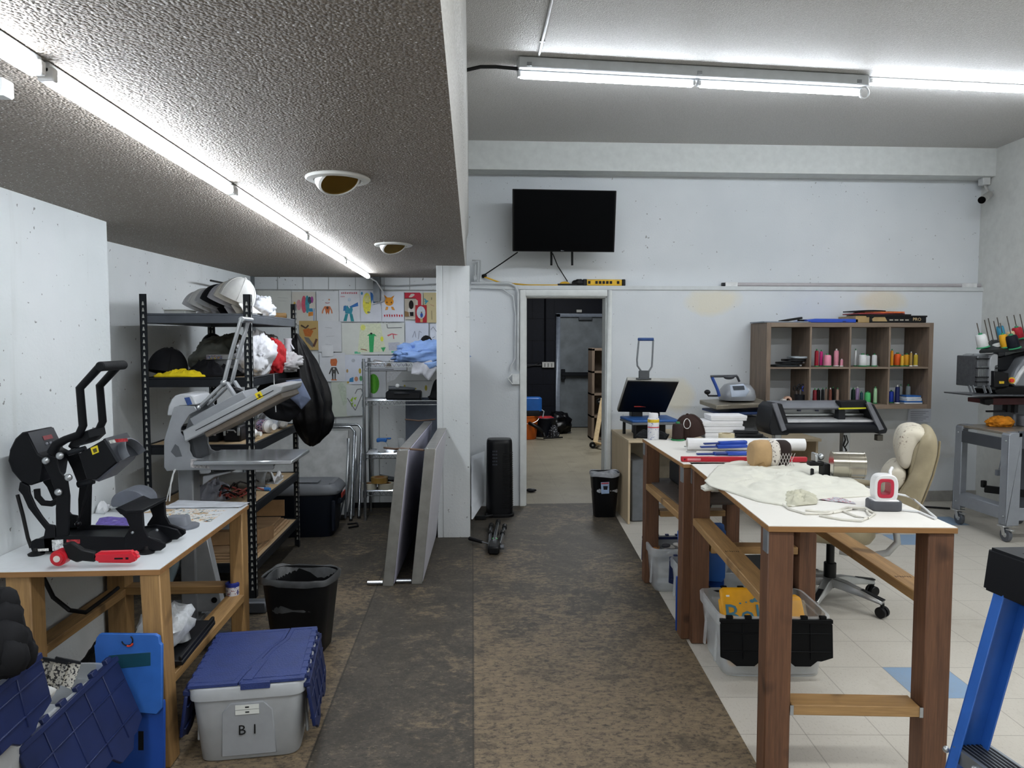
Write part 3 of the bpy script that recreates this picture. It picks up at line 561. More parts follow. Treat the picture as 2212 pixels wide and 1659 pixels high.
lb=decal(t,q1((372,1415),(455,1410),(458,1490),(378,1492)),Yn,mat('#cdd0d2',.4,nz=.6,ns=110),'label_plate'); decal(t,q1((478,1412),(575,1410),(575,1440),(480,1450)),Yn,mat('#a92f35',.4,nz=.5,ns=120),'label_plate'); decal(t,q1((272,1478),(350,1473),(352,1492),(275,1496)),Yn,mat('#d6d6d2',.4,nz=.3,ns=120),'label_plate')
b=MB(True); b.tube([PY(*p,Yn+.05) for p in q1((265,1050),(270,1105),(310,1150),(370,1155),(420,1130))],.012); b.build('coiled_cable',mat('#1a1c21',.6,bp=.6,bs=400),t)
b=MB(True); b.tube([PY(*p,Yn+.05) for p in q1((125,1090),(165,1240),(200,1400),(225,1470))],.007); b.build('power_cord',BLK,t)
# ---- tape dispenser, papers and platens on the bench ----
t=thing('tape_dispenser','red and black hand tape dispenser lying at the front of the left bench','tape dispenser',PZ(200,1205,BZ))
YT=2.70; k=lambda *p: XZ(q1(*p),YT)
b=MB(True); b.prism(k((683,1530),(700,1496),(930,1490),(960,1484),(1003,1520),(990,1558),(940,1575),(700,1572)),YT-.017,YT+.017); b.build('handle',mat('#cf2335',.4,nz=.05),t,.008,seg=2)
b=MB(True); b.prism(k((455,1440),(520,1425),(600,1480),(690,1500),(690,1568),(600,1560),(560,1572),(500,1545)),YT-.012,YT+.012); b.build('body',BLK,t,.004)
b=MB(True); c=PY(*q1((438,1535))[0],YT); b.cyl(c+V((0,-.028,0)),c+V((0,.028,0)),.029,n=24); b.build('roller',mat('#c6202f',.4,nz=.05),t,.008,seg=2)
b=MB(True); b.cyl(c+V((0,-.03,0)),c+V((0,-.028,0)),.012,n=16); b.build('roller_hub',mat('#dcd2cd',.4),t)
b=MB(True); a=PY(*q1((850,1548))[0],YT-.018); lettering('TAPE',.012,BLK,t,a+V((0,0,.002))) if 0 else None
b.bc(a,(.03,.001,.006)).bc(a+V((.03,0,0)),(.01,.001,.008)); b.build('printed_mark',BLK,t)
t=thing('cap_platen','curved grey cap platen standing behind the black press on the left bench','heat press platen',PZ(285,1105,BZ))
c=PZ(278,1108,BZ); b=MB(True); b.prism([(c.x+x,c.z+z) for x,z in [(-.085*cos(a)*1.,.045+.068*sin(a)) for a in [pi*i/14 for i in range(15)]]+[(.08,.03),(-.08,.03)]],c.y,c.y+.13); b.build('curved_pad',mat('#6b6f78',.55),t,.004)
b=MB(True); b.box(c.x-.05,c.x+.06,c.y+.03,c.y+.1,BZ+.002,BZ+.035); b.build('pad_stem',mat('#8b8e93',.5),t,.004)
t=thing('round_platen','grey round heat press attachment near the right edge of the left bench','heat press platen',PZ(395,1140,BZ))
c=PZ(396,1140,BZ); b=MB(True); b.lathe([(.066,.002),(.068,.012),(.03,.016)],c,26); b.build('disc',mat('#6f737b',.5),t)
b=MB(True); b.rings([[c+V((-.02+x*s,y*s,z)) for x,y in rrect(.1,.07,5,24)] for z,s in ((.014,1.),(.05,.86),(.054,.8))]); b.build('boss',mat('#777b83',.5),t)
def paper(name,label,cat,q,z,m,group=None,curl=.004,seed=1):
    b=MB(); a,c,d,e=[V(p) for p in q]; b.grid(lambda u,v:V(((a.lerp(c,u)).lerp(e.lerp(d,u),v).x,(a.lerp(c,u)).lerp(e.lerp(d,u),v).y,z+.0012+curl*abs(NZ.noise(V((u*2.5,v*2.5,seed)))))),10,10)
    b.grid(lambda u,v:V(((a.lerp(c,u)).lerp(e.lerp(d,u),v).x,(a.lerp(c,u)).lerp(e.lerp(d,u),v).y,z+.0004)),1,1); return solo(b,name,m,label,cat,group,ang=180)
def pq(z,*p): return [PZ(x,y,z) for x,y in p]
def printmat(base,cols,sc,th=.56):
    k=NT('printed_sheet'); v=k.coord(rnd=True); col=lin(base)
    for i,cc in enumerate(cols): vv=k.coord((1,1+.3*i,1),rnd=True); f=k.noise(vv,sc*(1+.23*i),3,.6,1.); mpv=k.math('ADD',f,.0); col=k.mix(k.ramp(k.noise(k.coord((1+i*.37,1.3-i*.2,1+i)),sc*(1+.17*i),2,.6),[(th,BW(0)),(th+.02,BW(1))]),col,lin(cc))
    k.put(k.b,'Base Color',col); k.b.inputs['Roughness'].default_value=.5; return k.m
paper('transfer_sheet','printed transfer sheet with teal and orange marks on the left bench','paper',pq(BZ,(345,1133),(455,1128),(490,1103),(360,1098)),BZ,printmat('#e4e2dc',('#2f6f7f','#1f3f55','#d79a3d','#bfb49b'),38,.6),seed=2)
paper('kraft_paper','brown paper sheet on the far end of the left bench','paper',pq(BZ,(300,1112),(500,1110),(520,1094),(330,1091)),BZ+.0,mat('#bfa27c',.7),seed=4,curl=.001)
paper('white_sheet','white glossy sheet at the far right end of the left bench','paper',pq(BZ,(350,1100),(520,1098),(540,1087),(385,1083)),BZ+.004,mat('#dfe3ea',.25),seed=6)
paper('purple_cloth','flat purple cloth lying under the arms of the black press','cloth',pq(BZ,(195,1150),(300,1148),(300,1118),(215,1120)),BZ,mat('#6a5aa8',.8,nz=.3,ns=60),curl=.01,seed=8)
b=MB(); b.heap([(p.x,p.y) for p in pq(BZ,(205,1110),(225,1112),(240,1100),(215,1096))],BZ+.0015,.05,3,20.); solo(b,'tissue_wad',mat('#e6e8ea',.6),'small white crumpled tissue behind the black press, by the wall','tissue',ang=180)
# ---- things under and around the bench ----
t=thing('tape_roll','small blue and white roll standing on the bench stretcher','tape roll',PZ(503,1283,.32)); c=PZ(503,1284,.319)
b=MB(True); b.lathe([(.032,0),(.033,.004),(.033,.05),(.03,.052),(.012,.052),(.012,.0)],c,20); b.build('roll',printmat('#cfcfd4',('#3c4a86','#8a5c68'),60,.58),t)
b=MB(True); b.lathe([(.034,.044),(.035,.06),(.026,.064),(.02,.056)],c,20); b.build('blue_top',mat('#1f2f86',.5),t)
b=MB(True); b.bc((-1.27,3.0,.17),(.30,.42,.03)); b.v=[V((p.x,p.y,p.z)) for p in b.v]
t=thing('tray','flat black tray slanting on the stretcher of the left bench','tray',(-1.3,3.05,.31)); b=MB(True); b.bc((-1.255,2.98,.345),(.26,.36,.022),rot=rx(.06)); b.build('panel',mat('#26272b',.5),t,.004)
for s in (-1,1): b=MB(True); b.bc((-1.255+s*.12,2.98,.362),(.014,.36,.02),rot=rx(.06)); b.build('rim',mat('#1c1d20',.5),t,.003)
b=MB(); b.ball((-1.24,2.93,.43),(.10,.13,.085),22,wob=.35,seed=5,fr=3.,zmin=.36); solo(b,'plastic_wrap',mat('#d6dade',.18,nz=.2,ns=30,al=.8),'crumpled clear plastic wrap lying on the black tray under the bench','plastic wrap',ang=60)
b=MB(True); b.tube([PY(90,1240,3.0),PY(115,1290,3.0),PY(150,1318,3.0),PY(185,1323,3.05),PY(230,1290,3.2),PY(255,1270,3.3)],.009); solo(b,'loose_cable',BLK,'black cable sagging in a loop below the left bench','cable')
b=MB(); b.heap(ell(-1.52,2.95,.24,.28),.0,.36,7,5.,fold=.3); solo(b,'covered_bundle',mat('#1b1d20',.6),'dark rounded bundle lying on the floor under the left bench','bundle',ang=180)
BLUE=mat('#2f66b8',.45,nz=.08); BLUE2=mat('#1c489c',.45,nz=.08)
def bluebox(label,p0,p1,h,lean,group,slot=True,tapecol=None):
    t=thing('folded_plastic_box',label,'folded box',((p0[0]+p1[0])/2,(p0[1]+p1[1])/2,0),0,group); u=(V((p1[0],p1[1],0))-V((p0[0],p0[1],0))); L=u.length; u.normalize(); n=V((-u.y,u.x,0)); up=(V((0,0,1))+n*lean).normalized(); nn=u.cross(up)*-1
    X=M.Translation((p0[0],p0[1],.003))@M((u,up,nn)).transposed().to_4x4()
    def sh(poly,d0,d1,m,nm): b=MB(True); b.rings([[X@V((a,c,d)) for a,c in poly] for d in (d0,d1)]); return b.build(nm,m,t,.002)
    sh([(0,0),(L,0),(L,h*.52),(L*.99,h*.54),(0.0,h*.5)],.0,.014,BLUE2,'lower_panel')
    sh([(.02,h*.49),(L*.93,h*.46),(L*.98,h*.49),(L,h*.5),(L,h*.93),(L*.97,h*.94),(L*.96,h*.985),(L*.9,h),(.08*L,h),(.03*L,h*.97),(.02*L,h*.93),(0,h*.92)],-.018,-.002,BLUE,'upper_panel')
    if slot: sh([(L*.2,h*.43),(L*.34,h*.43),(L*.34,h*.36),(L*.2,h*.36)],-.001,.0,BLK,'slot'); sh([(L*.62,h*.33),(L*.70,h*.33),(L*.70,h*.2),(L*.62,h*.2)],-.001,.0,BLK,'slot')
    if tapecol:
        sh([(L*.22,h*.76),(L*.84,h*.79),(L*.84,h*.88),(L*.22,h*.855)],-.0195,-.018,tapecol,'tape_strip')
        b=MB(True); c=L*.5; b.tube([X@V((c+.02*cos(a),h*.96-.018*sin(a),-.021)) for a in [-.9+.35*i for i in range(12)]],.0022); b.build('hook_mark',BLK,t)
        b=MB(True); b.tube([X@V((c+.006+.014*cos(a),h*.945-.012*sin(a),-.022)) for a in [.2+.3*i for i in range(7)]],.0035); b.build('red_mark',mat('#d8432c',.5),t)
    return t
bluebox('bright blue folded plastic box with a dark tape strip, leaning on the near bench leg',(-1.36,2.60),(-1.115,2.58),.53,.06,'blue folded boxes',True,mat('#17475a',.4))
# ---- B1 tote stack ----
tx=(-.872,2.92,0)
A_=rad(6.5)
t=tote('storage_tote','grey-white tote marked B1 with closed blue lid, in front of the left bench',tx,A_,.415,.50,.30,FROST,'blue-lidded totes at left')
X=M.Translation(tx)@rz(A_).to_4x4()
b=MB(); b.rings([[V((x*1.02,y*1.02,z)) for x,y in rrect(.415,.50)] for z in (.282,.262)]+[[V((x*.99,y*.99,z)) for x,y in rrect(.415,.50)] for z in (.262,.282)],closed=True,caps=False); b.build('second_rim',FROST,t)
LID=mat('#26376f',.48,nz=.12,bp=.6,bs=170)
def lidhalf(s):
    zig=[(-.03,-.25),(-.015,-.17),(.02,-.06),(.045,.04),(.085,.14),(.095,.25)]
    g=.002 if s>0 else -.002; zz=.302 if s<0 else .3035
    poly=[(x+g,y) for x,y in zig]+[(s*.208,.25),(s*.208,-.25)]
    b=MB(); b.rings([[V((x,y,z)) for x,y in poly] for z in (zz,zz+.011)])
    if s>0: b.box(-.02,.085,-.262,-.235,.290,zz+.010); b.bar((.0,-.235,zz+.012),(.03,-.06,zz+.012),.035,.004)
    ins=[(x+s*.018,y*.9) for x,y in zig]+[(s*.188,.225),(s*.188,-.225)]
    b.tube([V((x,y,zz+.011)) for x,y in ins],.0025,5,closed=True)
    for j in range(8): y=-.22+.06*j; b.box(s*.2-.012,s*.2+.012,y,y+.03,.298,zz+.0125)
    return b.build('lid_half',LID,t,.002)
lidhalf(-1); lidhalf(1)
flap(t,(.222,-.235,.285),(0,1,0),(.14,0,-1),.47,.20,NAVY); flap(t,(-.222,.235,.285),(0,-1,0),(-.14,0,-1),.47,.20,NAVY)
b=MB(); b.prism([(-.1,.02),(.1,.02),(.09,.2),(.06,.235),(-.06,.235),(-.09,.2)],-.2475,-.235); pn=b.build('front_panel',mat('#9a9ea3',.45,nz=.05),t,.003); 
for v in pn.data.vertices: v.co.y+= (.22-v.co.z)*.1*1.0
Y0=-.2475
w1=mat('#d7dad6',.5,nz=.05)
for zz in (.218,.198): b=MB(); b.bc((.0,Y0-.002+(.22-zz)*.1,zz),(.085,.002,.017)); lbm=b.build('paper_label',w1,t); b=MB(); b.bc((.0,Y0-.0035+(.22-zz)*.1,zz),(.014,.001,.005)); b.build('label_mark',DGR,lbm)
for s,dx in (('B',-.022),('1',.024)): lettering(s,.052,mat('#101114',.5),t,X@V((dx,Y0+.006,.125)),X.to_3x3()@V((1,0,0)),V((0,.1,1)),'lettering')
# ---- black waste bin ----
def bin_(name,label,loc,rot,w,d,h,liner,group=None):
    t=thing(name,label,'waste bin',loc,rot,group); b=MB(); R=lambda s,z: [V((x*s,y*s,z)) for x,y in rrect(w,d,4.5,36)]
    b.rings([R(.74,0),R(.76,.006),R(.98,h-.03),R(1.02,h-.025),R(1.03,h),R(.97,h),R(.95,h-.03),R(.72,.02)]); b.build('bin_body',mat('#141518',.4,nz=.25,ns=8),t)
    b=MB(); rr=lambda s,z,k: [V((x*(s+.02*NZ.noise(V((x*9,y*9,k)))),y*(s+.02*NZ.noise(V((x*9,y*9,k+4)))),z+.012*NZ.noise(V((x*14,y*14,k+8))))) for x,y in rrect(w,d,4.5,60)]
    b.rings([rr(1.035,h-.028,1),rr(1.05,h-.008,2),rr(1.02,h+.006,3),rr(.95,h-.012,5),rr(.9,h*.6,6),rr(.75,h*.25,7),rr(.2,h*.22,8)],caps=False); b.build('bag_liner',liner,t); return t
bin_('waste_bin','tall black waste bin with a dusty bag liner, right of the left bench',(-.885,3.72,0),rad(-8),.355,.27,.385,mat('#4c4e50',.35,nz=.5,ns=7,al=.93),'black waste bins')
# ---- totes with navy lids in the left foreground ----
t=tote('storage_tote','open clear tote with a large navy lid flap hanging toward the camera, lower left',(-1.47,2.31,0),rad(-2),.42,.42,.47,CLEAR,'blue-lidded totes at left')
flap(t,(.225,-.30,.455),(-.02,1,.04),(.33,0,-.85),.54,.27,NAVY,4)
b=MB(); b.bc((0,.06,.3),(.3,.22,.1)); b.build('inner_box',mat('#b8bcc2',.4,al=.7),t,.01)
b=MB()
for i in range(3): b.box(-.18+.14*i,-.07+.14*i,.202,.205,.34,.42)
b.build('wall_recess',FROST,t)
for i,(x,y,zz,l) in enumerate(((-1.40,2.28,.43,'barcode label strip standing up in the lower-left clear tote, left one'),(-1.345,2.20,.43,'barcode label strip standing up in the lower-left clear tote, right one'))):
    t2=thing('label_strip',l,'label strip',(x,y,.56),0,'label strips in the lower-left tote'); x,y=PY(100+28*i,1412+10*i,2.12).x,2.12; b=MB(True); b.grid(lambda u,v:V((x-.04+.07*u+.03*v,y+.01*sin(u*3),.585+.075*v-.02*u)),6,6); b.build('paper_strip',printmat('#d8d6cc',('#3a3b3f',),120,.53),t2); b=MB(True); b.bar((x-.01,y,.662),(x+.06,y,.645),.004,.008); b.build('strip_edge',DGR,t2)
t=thing('white_tag','small white plastic tag and clip lying in the lower-left clear tote','tag',PY(105,1500,2.2)); b=MB(True); b.ball(PY(103,1462,2.2),(.025,.010,.035)); b.build('tag_head',WHT,t); b=MB(True); b.ball(PY(100,1492,2.2),(.03,.02,.025),wob=.2); b.build('tag_clip',WHT,t)
t=tote('storage_tote','pale tote with navy lid at the left photo edge, holding dark cloth',(-1.46,1.86,0),rad(0),.44,.40,.685,mat('#c2c5c8',.4,nz=.05,al=.9),'blue-lidded totes at left')
flap(t,(.235,-.25,.67),(0,1,.06),(.2,0,-1),.46,.165,NAVY,3)
b=MB()
for k,(px,py,Yq,r_) in enumerate(((12,1300,1.95,.035),(5,1340,1.93,.05),(20,1365,1.96,.042),(38,1380,1.98,.036),(14,1385,1.9,.05),(30,1400,1.93,.045),(52,1398,2.0,.03),(48,1412,1.95,.036),(0,1420,1.88,.05),(-30,1370,1.9,.055),(-40,1410,1.85,.06),(20,1420,1.88,.045))):
    b.ball(PY(px,py,Yq),(r_,r_*.9,r_*1.15),14,wob=.22,seed=k,fr=3.)
solo(b,'quilted_garment',mat('#15161b',.8,nz=.15),'dark quilted garment bulging out of the tote at the left photo edge','garment',ang=60)
# ================= grey clamshell press =================
g3=lambda *p:[(300+a/4.485,590+c/4.485) for a,c in p]; g4=lambda *p:[(300+a/4.483,900+c/4.483) for a,c in p]
GP=mat('#94979b',.42,.1,nz=.06); GP2=mat('#aaadb0',.38,.2,nz=.06)
t=thing('clamshell_heat_press','grey clamshell heat press raised on its stand behind the left bench','heat press',(-1.5,4.0,0))
Y0,Y1=3.86,4.14
for Y in (Y0,Y1-.012):
    b=MB(True); b.prism(XZ(g3((340,1300),(390,1285),(535,1290),(560,1330),(490,1370),(470,1400),(405,1500),(402,1545),(440,1600),(470,1625))+g4((490,270),(490,330),(520,390),(560,408),(1250,440),(1298,460),(1310,490),(1296,515),(385,520),(270,530),(243,490),(243,230)),Y0),Y,Y+.012); b.build('side_frame',GP,t,.002)
b=MB(True); b.prism(XZ(g4((310,340),(352,265),(385,290),(418,385),(360,392)),Y0),Y0-.0015,Y0); b.build('frame_opening',mat('#55585c',.6),t)
b=MB(True); b.prism(XZ(g4((275,240),(480,235),(520,410),(540,515),(280,515)),Y0),Y0+.05,Y1-.05); b.build('core_frame',mat('#4a4d52',.5),t)
b=MB(True); b.prism(XZ(g3((252,1385),(270,1290),(300,1225),(335,1190),(380,1175),(490,1178),(515,1200),(550,1280),(380,1295),(330,1390)),Y0),Y0+.02,Y1-.02); cb=b.build('control_box',mat('#b9bcc0',.4,nz=.04),t,.006)
b=MB(True); a,c=PY(*g3((440,1205))[0],Y0+.015),PY(*g3((512,1280))[0],Y0+.015); b.add([PY(*p,Y0+.018) for p in g3((438,1208),(490,1200),(518,1270),(470,1282))],[(0,1,2,3)]); b.build('display',mat('#2f4a86',.3,nz=.3,ns=40),cb)
# upper platen
p0=PY(*g3((480,1615))[0],Y0); p1=PY(*g3((1450,1115))[0],Y0); d=(p1-p0); L=d.length; d.normalize(); nrm=V((-d.z,0,d.x)); nrm=nrm if nrm.z>0 else -nrm
def up_(mb,a0,a1,n0,n1,y0,y1): mb.rings([[p0+d*a+nrm*n+V((0,y-Y0,0)) for a,n in ((a0,n0),(a1,n0),(a1,n1),(a0,n1))] for y in (y0,y1)])
b=MB(True); b.rings([[p0+d*a+nrm*n+V((0,y-Y0,0)) for a,n in ((0,-.005),(L*.96,-.005),(L,.02),(L*.9,.052),(.02,.052))] for y in (3.80,4.22)]); up=b.build('upper_platen',GP2,t,.006)
b=MB(True); up_(b,.10,L*.93,-.035,-.005,3.83,4.19); b.build('heating_element',mat('#7d7266',.45,.4),up,.003)
b=MB(True); up_(b,.05,L*.62,.052,.10,3.88,4.12); b.build('top_housing',GP,up,.004)
b=MB(True); up_(b,.08,L*.9,.020,.024,3.797,3.80); b.build('shadow_groove',mat('#303236',.6),up)  # dark strip laid on the side; the groove's shade is its colour
b=MB(True); c=p0+d*(L*.77)+nrm*.03+V((0,3.797-Y0,0)); b.add([c+d*x+nrm*z for x,z in ((-.017,-.015),(.017,-.015),(.017,.02),(-.017,.02))],[(0,1,2,3)]); ws=b.build('warning_sticker',yl,up)
b=MB(True); b.add([c+V((0,-.001,0))+d*x+nrm*z for x,z in ((-.006,-.006),(.006,-.006),(.006,.01),(-.006,.01))],[(0,1,2,3)]); b.build('sticker_mark',mat('#4d4711',.5),ws)
# linkage
def g3p(a,c,Y): return PY(*g3((a,c))[0],Y)
def shift(v,Y): return V((v.x,Y,v.z))
piv=g3p(790,1065,Y0); ba=g3p(540,1310,Y0); bb=g3p(925,1265,Y0)
for Y in (3.93,4.06):
    b=MB(True); b.bar(shift(ba,Y),shift(piv,Y),.014,.045,up=(0,1,0)); b.build('link_arm',GP2,t,.003)
    b=MB(True); b.bar(shift(piv,Y+.016),shift(bb,Y+.016),.014,.04,up=(0,1,0)); b.build('link_arm',GP,t,.003)
    h1,h2=g3p(845,840,Y0),g3p(960,440,Y0); b=MB(True); b.bar(shift(piv,Y-.016),shift(h1,Y-.016),.012,.04,up=(0,1,0)); b.bar(shift(h1,Y-.016),shift(h2,Y-.016),.012,.04,up=(0,1,0)); b.build('handle_arm',GP2,t,.003)
b=MB(True); h2=g3p(968,445,Y0); b.cyl(shift(h2,3.9),shift(h2,4.07),.016,n=14); b.build('handle_bar',SIL,t,.003)
for v in (piv,ba,bb): b=MB(True); b.ball(shift(v,3.905),(.016,.014,.016)); b.build('bolt',SIL,t)
b=MB(True); k=g3p(940,1170,4.0); b.cyl(k+V((0,0,-.05)),k,.01); b.cyl(k,k+V((.012,0,.03)),.032,n=10); b.build('pressure_knob',BLK,t,.005)
# lower platen
z0=.962
b=MB(True); b.box(-1.445,-.94,3.79,4.2,z0-.022,z0); lp=b.build('lower_platen',mat('#b9bdc1',.2,.6,nz=.05),t,.005)
b=MB(True); b.box(-1.36,-1.06,3.9,4.1,z0-.045,z0-.022); b.build('platen_mount',BLK,lp)
b=MB(True); b.add([PY(x,y,Y0-.001) for x,y in g4((500,410),(685,418),(685,502),(500,492))],[(0,1,2,3)]); b.build('label_plate',mat('#b7b3b3',.4,nz=.5,ns=70),t)
b=MB(True); b.prism(XZ(g4((590,590),(860,540),(870,555),(700,600),(590,680)),Y0),3.9,4.1); b.build('support_bracket',GP,t,.003)
# pedestal
zp=PY(430,1014,Y0).z; xq=PY(432,1240,4.0).x-.0
b=MB(True); b.box(xq-.085,xq-.005,3.95,4.05,.05,zp); b.build('pedestal_post',GP,t,.006)
b=MB(True); b.prism([(xq-.02,.62),(xq+.03,.62),(xq+.13,.1),(xq-.02,.1)],3.97,4.03); b.build('gusset_plate',GP2,t,.003)
for x_,z_ in ((.075,.22),(.085,.165)): b=MB(True); b.cyl((xq+x_,3.966,z_),(xq+x_,3.969,z_),.012 if z_>.2 else .016,n=12); b.build('gusset_hole',BLK,t)
b=MB(True); b.tube([(xq-.16,3.96,.28),(xq-.09,3.98,.44)],.03,12); b.build('brace_tube',mat('#9fb4bd',.4,.3),t)
for sy in (3.75,4.22): b=MB(True); b.box(xq-.36,xq+.30,sy-.035,sy+.035,0,.07); b.build('base_foot',mat('#5d6167',.45,.3),t,.008)
b=MB(True); b.box(xq-.1,xq+.02,3.75,4.22,.02,.075); b.build('base_beam',GP,t,.004)
b=MB(True); b.tube([PY(*g4(p)[0],3.83) for p in ((355,510),(330,560),(310,640),(295,820))],.004); b.tube([PY(*g4(p)[0],3.83) for p in ((340,520),(325,610),(295,700),(265,820))],.003); b.build('power_cord',WHT,t)
# ================= steel rack =================
RKX0,RKX1,RKY0,RKY1=-1.985,-1.335,4.45,5.60; RKZ=[.214,.576,.95,1.36,1.745]
RM=mat('#34373c',.45,.35,nz=.1); RM2=mat('#5c6067',.4,.4,nz=.08); SLOT=mat('#b5b6b0',.7,nz=.05); PB_=wood('#a88f6d','#c4ab86','y',.75,.5,False)
t=thing('steel_rack','dark grey boltless steel rack with five shelves of caps and shirts','shelf',((RKX0+RKX1)/2,(RKY0+RKY1)/2,0))
for x,y,sx,sy in ((RKX0,RKY0,1,1),(RKX1,RKY0,-1,1),(RKX0,RKY1,1,-1),(RKX1,RKY1,-1,-1)):
    b=MB(True); zt=1.865; b.box(min(x,x+sx*.042),max(x,x+sx*.042),min(y,y+sy*.004),max(y,y+sy*.004),0,zt,0); b.box(min(x,x+sx*.004),max(x,x+sx*.004),min(y,y+sy*.042),max(y,y+sy*.042),0,zt,0)
    z=.05
    while z<zt-.03:
        yy=y-.0006 if sy>0 else y-.0046
        b.add([(x+sx*.014,yy,z),(x+sx*.028,yy,z),(x+sx*.024,yy,z+.022),(x+sx*.018,yy,z+.022)],[(0,1,2,3)],1)
        xx=x-sx*(-.0006) if sx<0 else x+.0046
        xx=x+.0006 if sx<0 else x+.0046
        b.add([(xx,y+sy*.014,z),(xx,y+sy*.028,z),(xx,y+sy*.024,z+.022),(xx,y+sy*.018,z+.022)],[(0,1,2,3)],1); z+=.038
    b.build('upright',[RM,SLOT],t)
for i,z in enumerate(RKZ):
    b=MB(True); b.box(RKX0+.006,RKX1-.006,RKY0+.006,RKY1-.006,z-.014,z); s=b.build('shelf_board',PB_,t)
    for bx in ((RKX0+.004,RKX1-.004,RKY0+.003,RKY0+.02),(RKX0+.004,RKX1-.004,RKY1-.02,RKY1-.003),(RKX0+.003,RKX0+.02,RKY0+.004,RKY1-.004),(RKX1-.02,RKX1-.003,RKY0+.004,RKY1-.004)):
        b=MB(True); b.box(*bx,z-.055,z-.006); b.box(bx[0]-.001,bx[1]+.001,bx[2]-.001,bx[3]+.001,z-.008,z+.005); b.build('beam',RM2 if (i==4) else RM,s,.003)
zt=RKZ[4]+.001
caps=[('white cap at the far left end of the cap row on the steel rack','#c2c2c4',-1.80,5.02),('off-white cap, second from the left in the cap row on the steel rack','#cfcfcd',-1.745,4.96),('pale grey cap left of the black cap in the row on the rack','#b4b6ba',-1.69,4.91),('black cap in the middle of the white caps on the steel rack','#14161d',-1.635,4.86),('light grey cap just right of the black cap on the rack','#b3b4bb',-1.575,4.80),('cream-edged white cap, second from the front of the cap row','#d6d3ca',-1.53,4.77),('large front white cap at the right end of the cap row on the rack','#e3e3e0',-1.485,4.74)]
for i,(l,c,x,y) in enumerate(caps): cap(l,(-1.86+.06*i,5.0-.048*i,zt+.052+.008*i),(rad(-6),rad(24),rad(-16)),c,'caps in a row on top of the steel rack',s=(1.0,1.07,1.02,1.1,1.06,1.11,1.18)[i])
bundle('white_cloth','white crumpled cloth beside the front cap on top of the rack','cloth',(-1.43,5.0,zt+.06),(.09,.14,.085),zt,'#dfe2ea',2)
t=thing('cardboard_tube','short brown cardboard tube on the back corner of the rack top','tube',(-1.42,5.45,zt)); b=MB(True); b.cyl((-1.45,5.42,zt+.024),(-1.375,5.45,zt+.024),.022,n=16); b.build('tube_wall',mat('#85683f',.7),t); b=MB(True); b.cyl((-1.375,5.45,zt+.024),(-1.373,5.451,zt+.024),.017,n=16); b.build('tube_opening',mat('#2a2018',.8),t)
t=thing('clear_box','low clear plastic box on the left of the rack top','box',(-1.87,4.75,zt)); b=MB(True); b.box(-1.93,-1.80,4.66,4.85,zt,zt+.03); b.build('box_body',mat('#c5cac8',.3,al=.6),t,.004); b=MB(True); b.box(-1.935,-1.795,4.655,4.855,zt+.03,zt+.036); b.build('box_lid',mat('#d5d9d6',.3,al=.7),t,.003)
z=RKZ[3]+.001
cap('black cap slumped at the left end of the second rack shelf',(-1.905,4.62,z+.02),(0,rad(14),rad(60)),'#15161c',s=1.3)
cap('small dark cap at the back of the second rack shelf',(-1.90,5.42,z+.16),(0,rad(-10),rad(80)),'#1b1c21',s=.95)
bundle('grey_garment','grey-green garments heaped at the back left of the second rack shelf','clothes',(-1.74,5.16,z+.11),(.20,.28,.15),z,'#6e716a',4,2.2,.2)
bundle('grey_shirt','dark grey shirt heaped behind the upright on the second rack shelf','clothes',(-1.50,5.30,z+.12),(.14,.18,.15),z,'#6d6a66',14)
heapat('yellow_cloth','bright yellow cloth at the front edge of the second rack shelf','cloth',[(-1.93,4.49),(-1.70,4.47),(-1.63,4.52),(-1.75,4.60),(-1.88,4.60)],z+.004,.05,'#e8cf12',6,fr=16)
heapat('black_cloth','black cloth lying over the yellow one on the second rack shelf','cloth',[(-1.80,4.56),(-1.66,4.52),(-1.50,4.52),(-1.46,4.70),(-1.78,4.72)],z+.001,.11,'#16171e',9,fr=9)
t=thing('printed_shirt_stack','stack of grey shirts with colourful prints on the second rack shelf','shirt stack',(-1.55,4.7,z))
for i in range(4):
    b=MB(True); o=.02*((i*37)%3-1); b.rings([[V((-1.565+o+x,4.93+.01*i+y,z+.034*i+e)) for x,y in rrect(.30,.40,6,32)] for e in (.002,.008,.026,.033)]); b.build('folded_shirt',mat(('#8d8f92','#a5a7a9','#7b7d80','#b5b7b8','#9b9c9e')[i],.9,nz=.15),t)
b=MB(True)
pm=printmat('#8f9193',('#c3b23a','#a32b2b','#3b5aa0','#16181b'),45,.57)
for zz,xa,xb in ((.04,-1.69,-1.58),(.106,-1.70,-1.6),(.07,-1.50,-1.44),(.106,-1.52,-1.44)): b.box(xa,xb,4.722,4.724,z+zz,z+zz+.024)
b.build('shirt_print',pm,t)
bundle('white_garment','white crumpled garment spilling at the right of the second rack shelf','clothes',(-1.425,4.88,z+.11),(.095,.26,.15),z,'#dcdde2',11,2.4,.3)
bundle('red_garment','red garment tucked behind the white one on the second rack shelf','clothes',(-1.375,5.12,z+.10),(.07,.13,.14),z,'#b3141d',12)
bundle('grey_hoodie','light grey hoodie bunched at the right end of the second rack shelf','clothes',(-1.335,5.32,z+.065),(.115,.16,.08),z,'#b6b5b8',13)
t=thing('paper_cup','white paper cup standing upside down on the grey hoodie','cup',(-1.33,5.33,z+.14)); b=MB(True); b.lathe([(.030,.135),(.031,.139),(.025,.225),(.031,.24),(.029,.242),(.02,.238)],(-1.335,5.33,z),18); b.build('cup_wall',mat('#dcdce4',.4),t); b=MB(True); b.bar((-1.31,5.32,z+.2),(-1.285,5.30,z+.165),.012,.003); b.build('cup_flap',mat('#d0d0d8',.4),t)
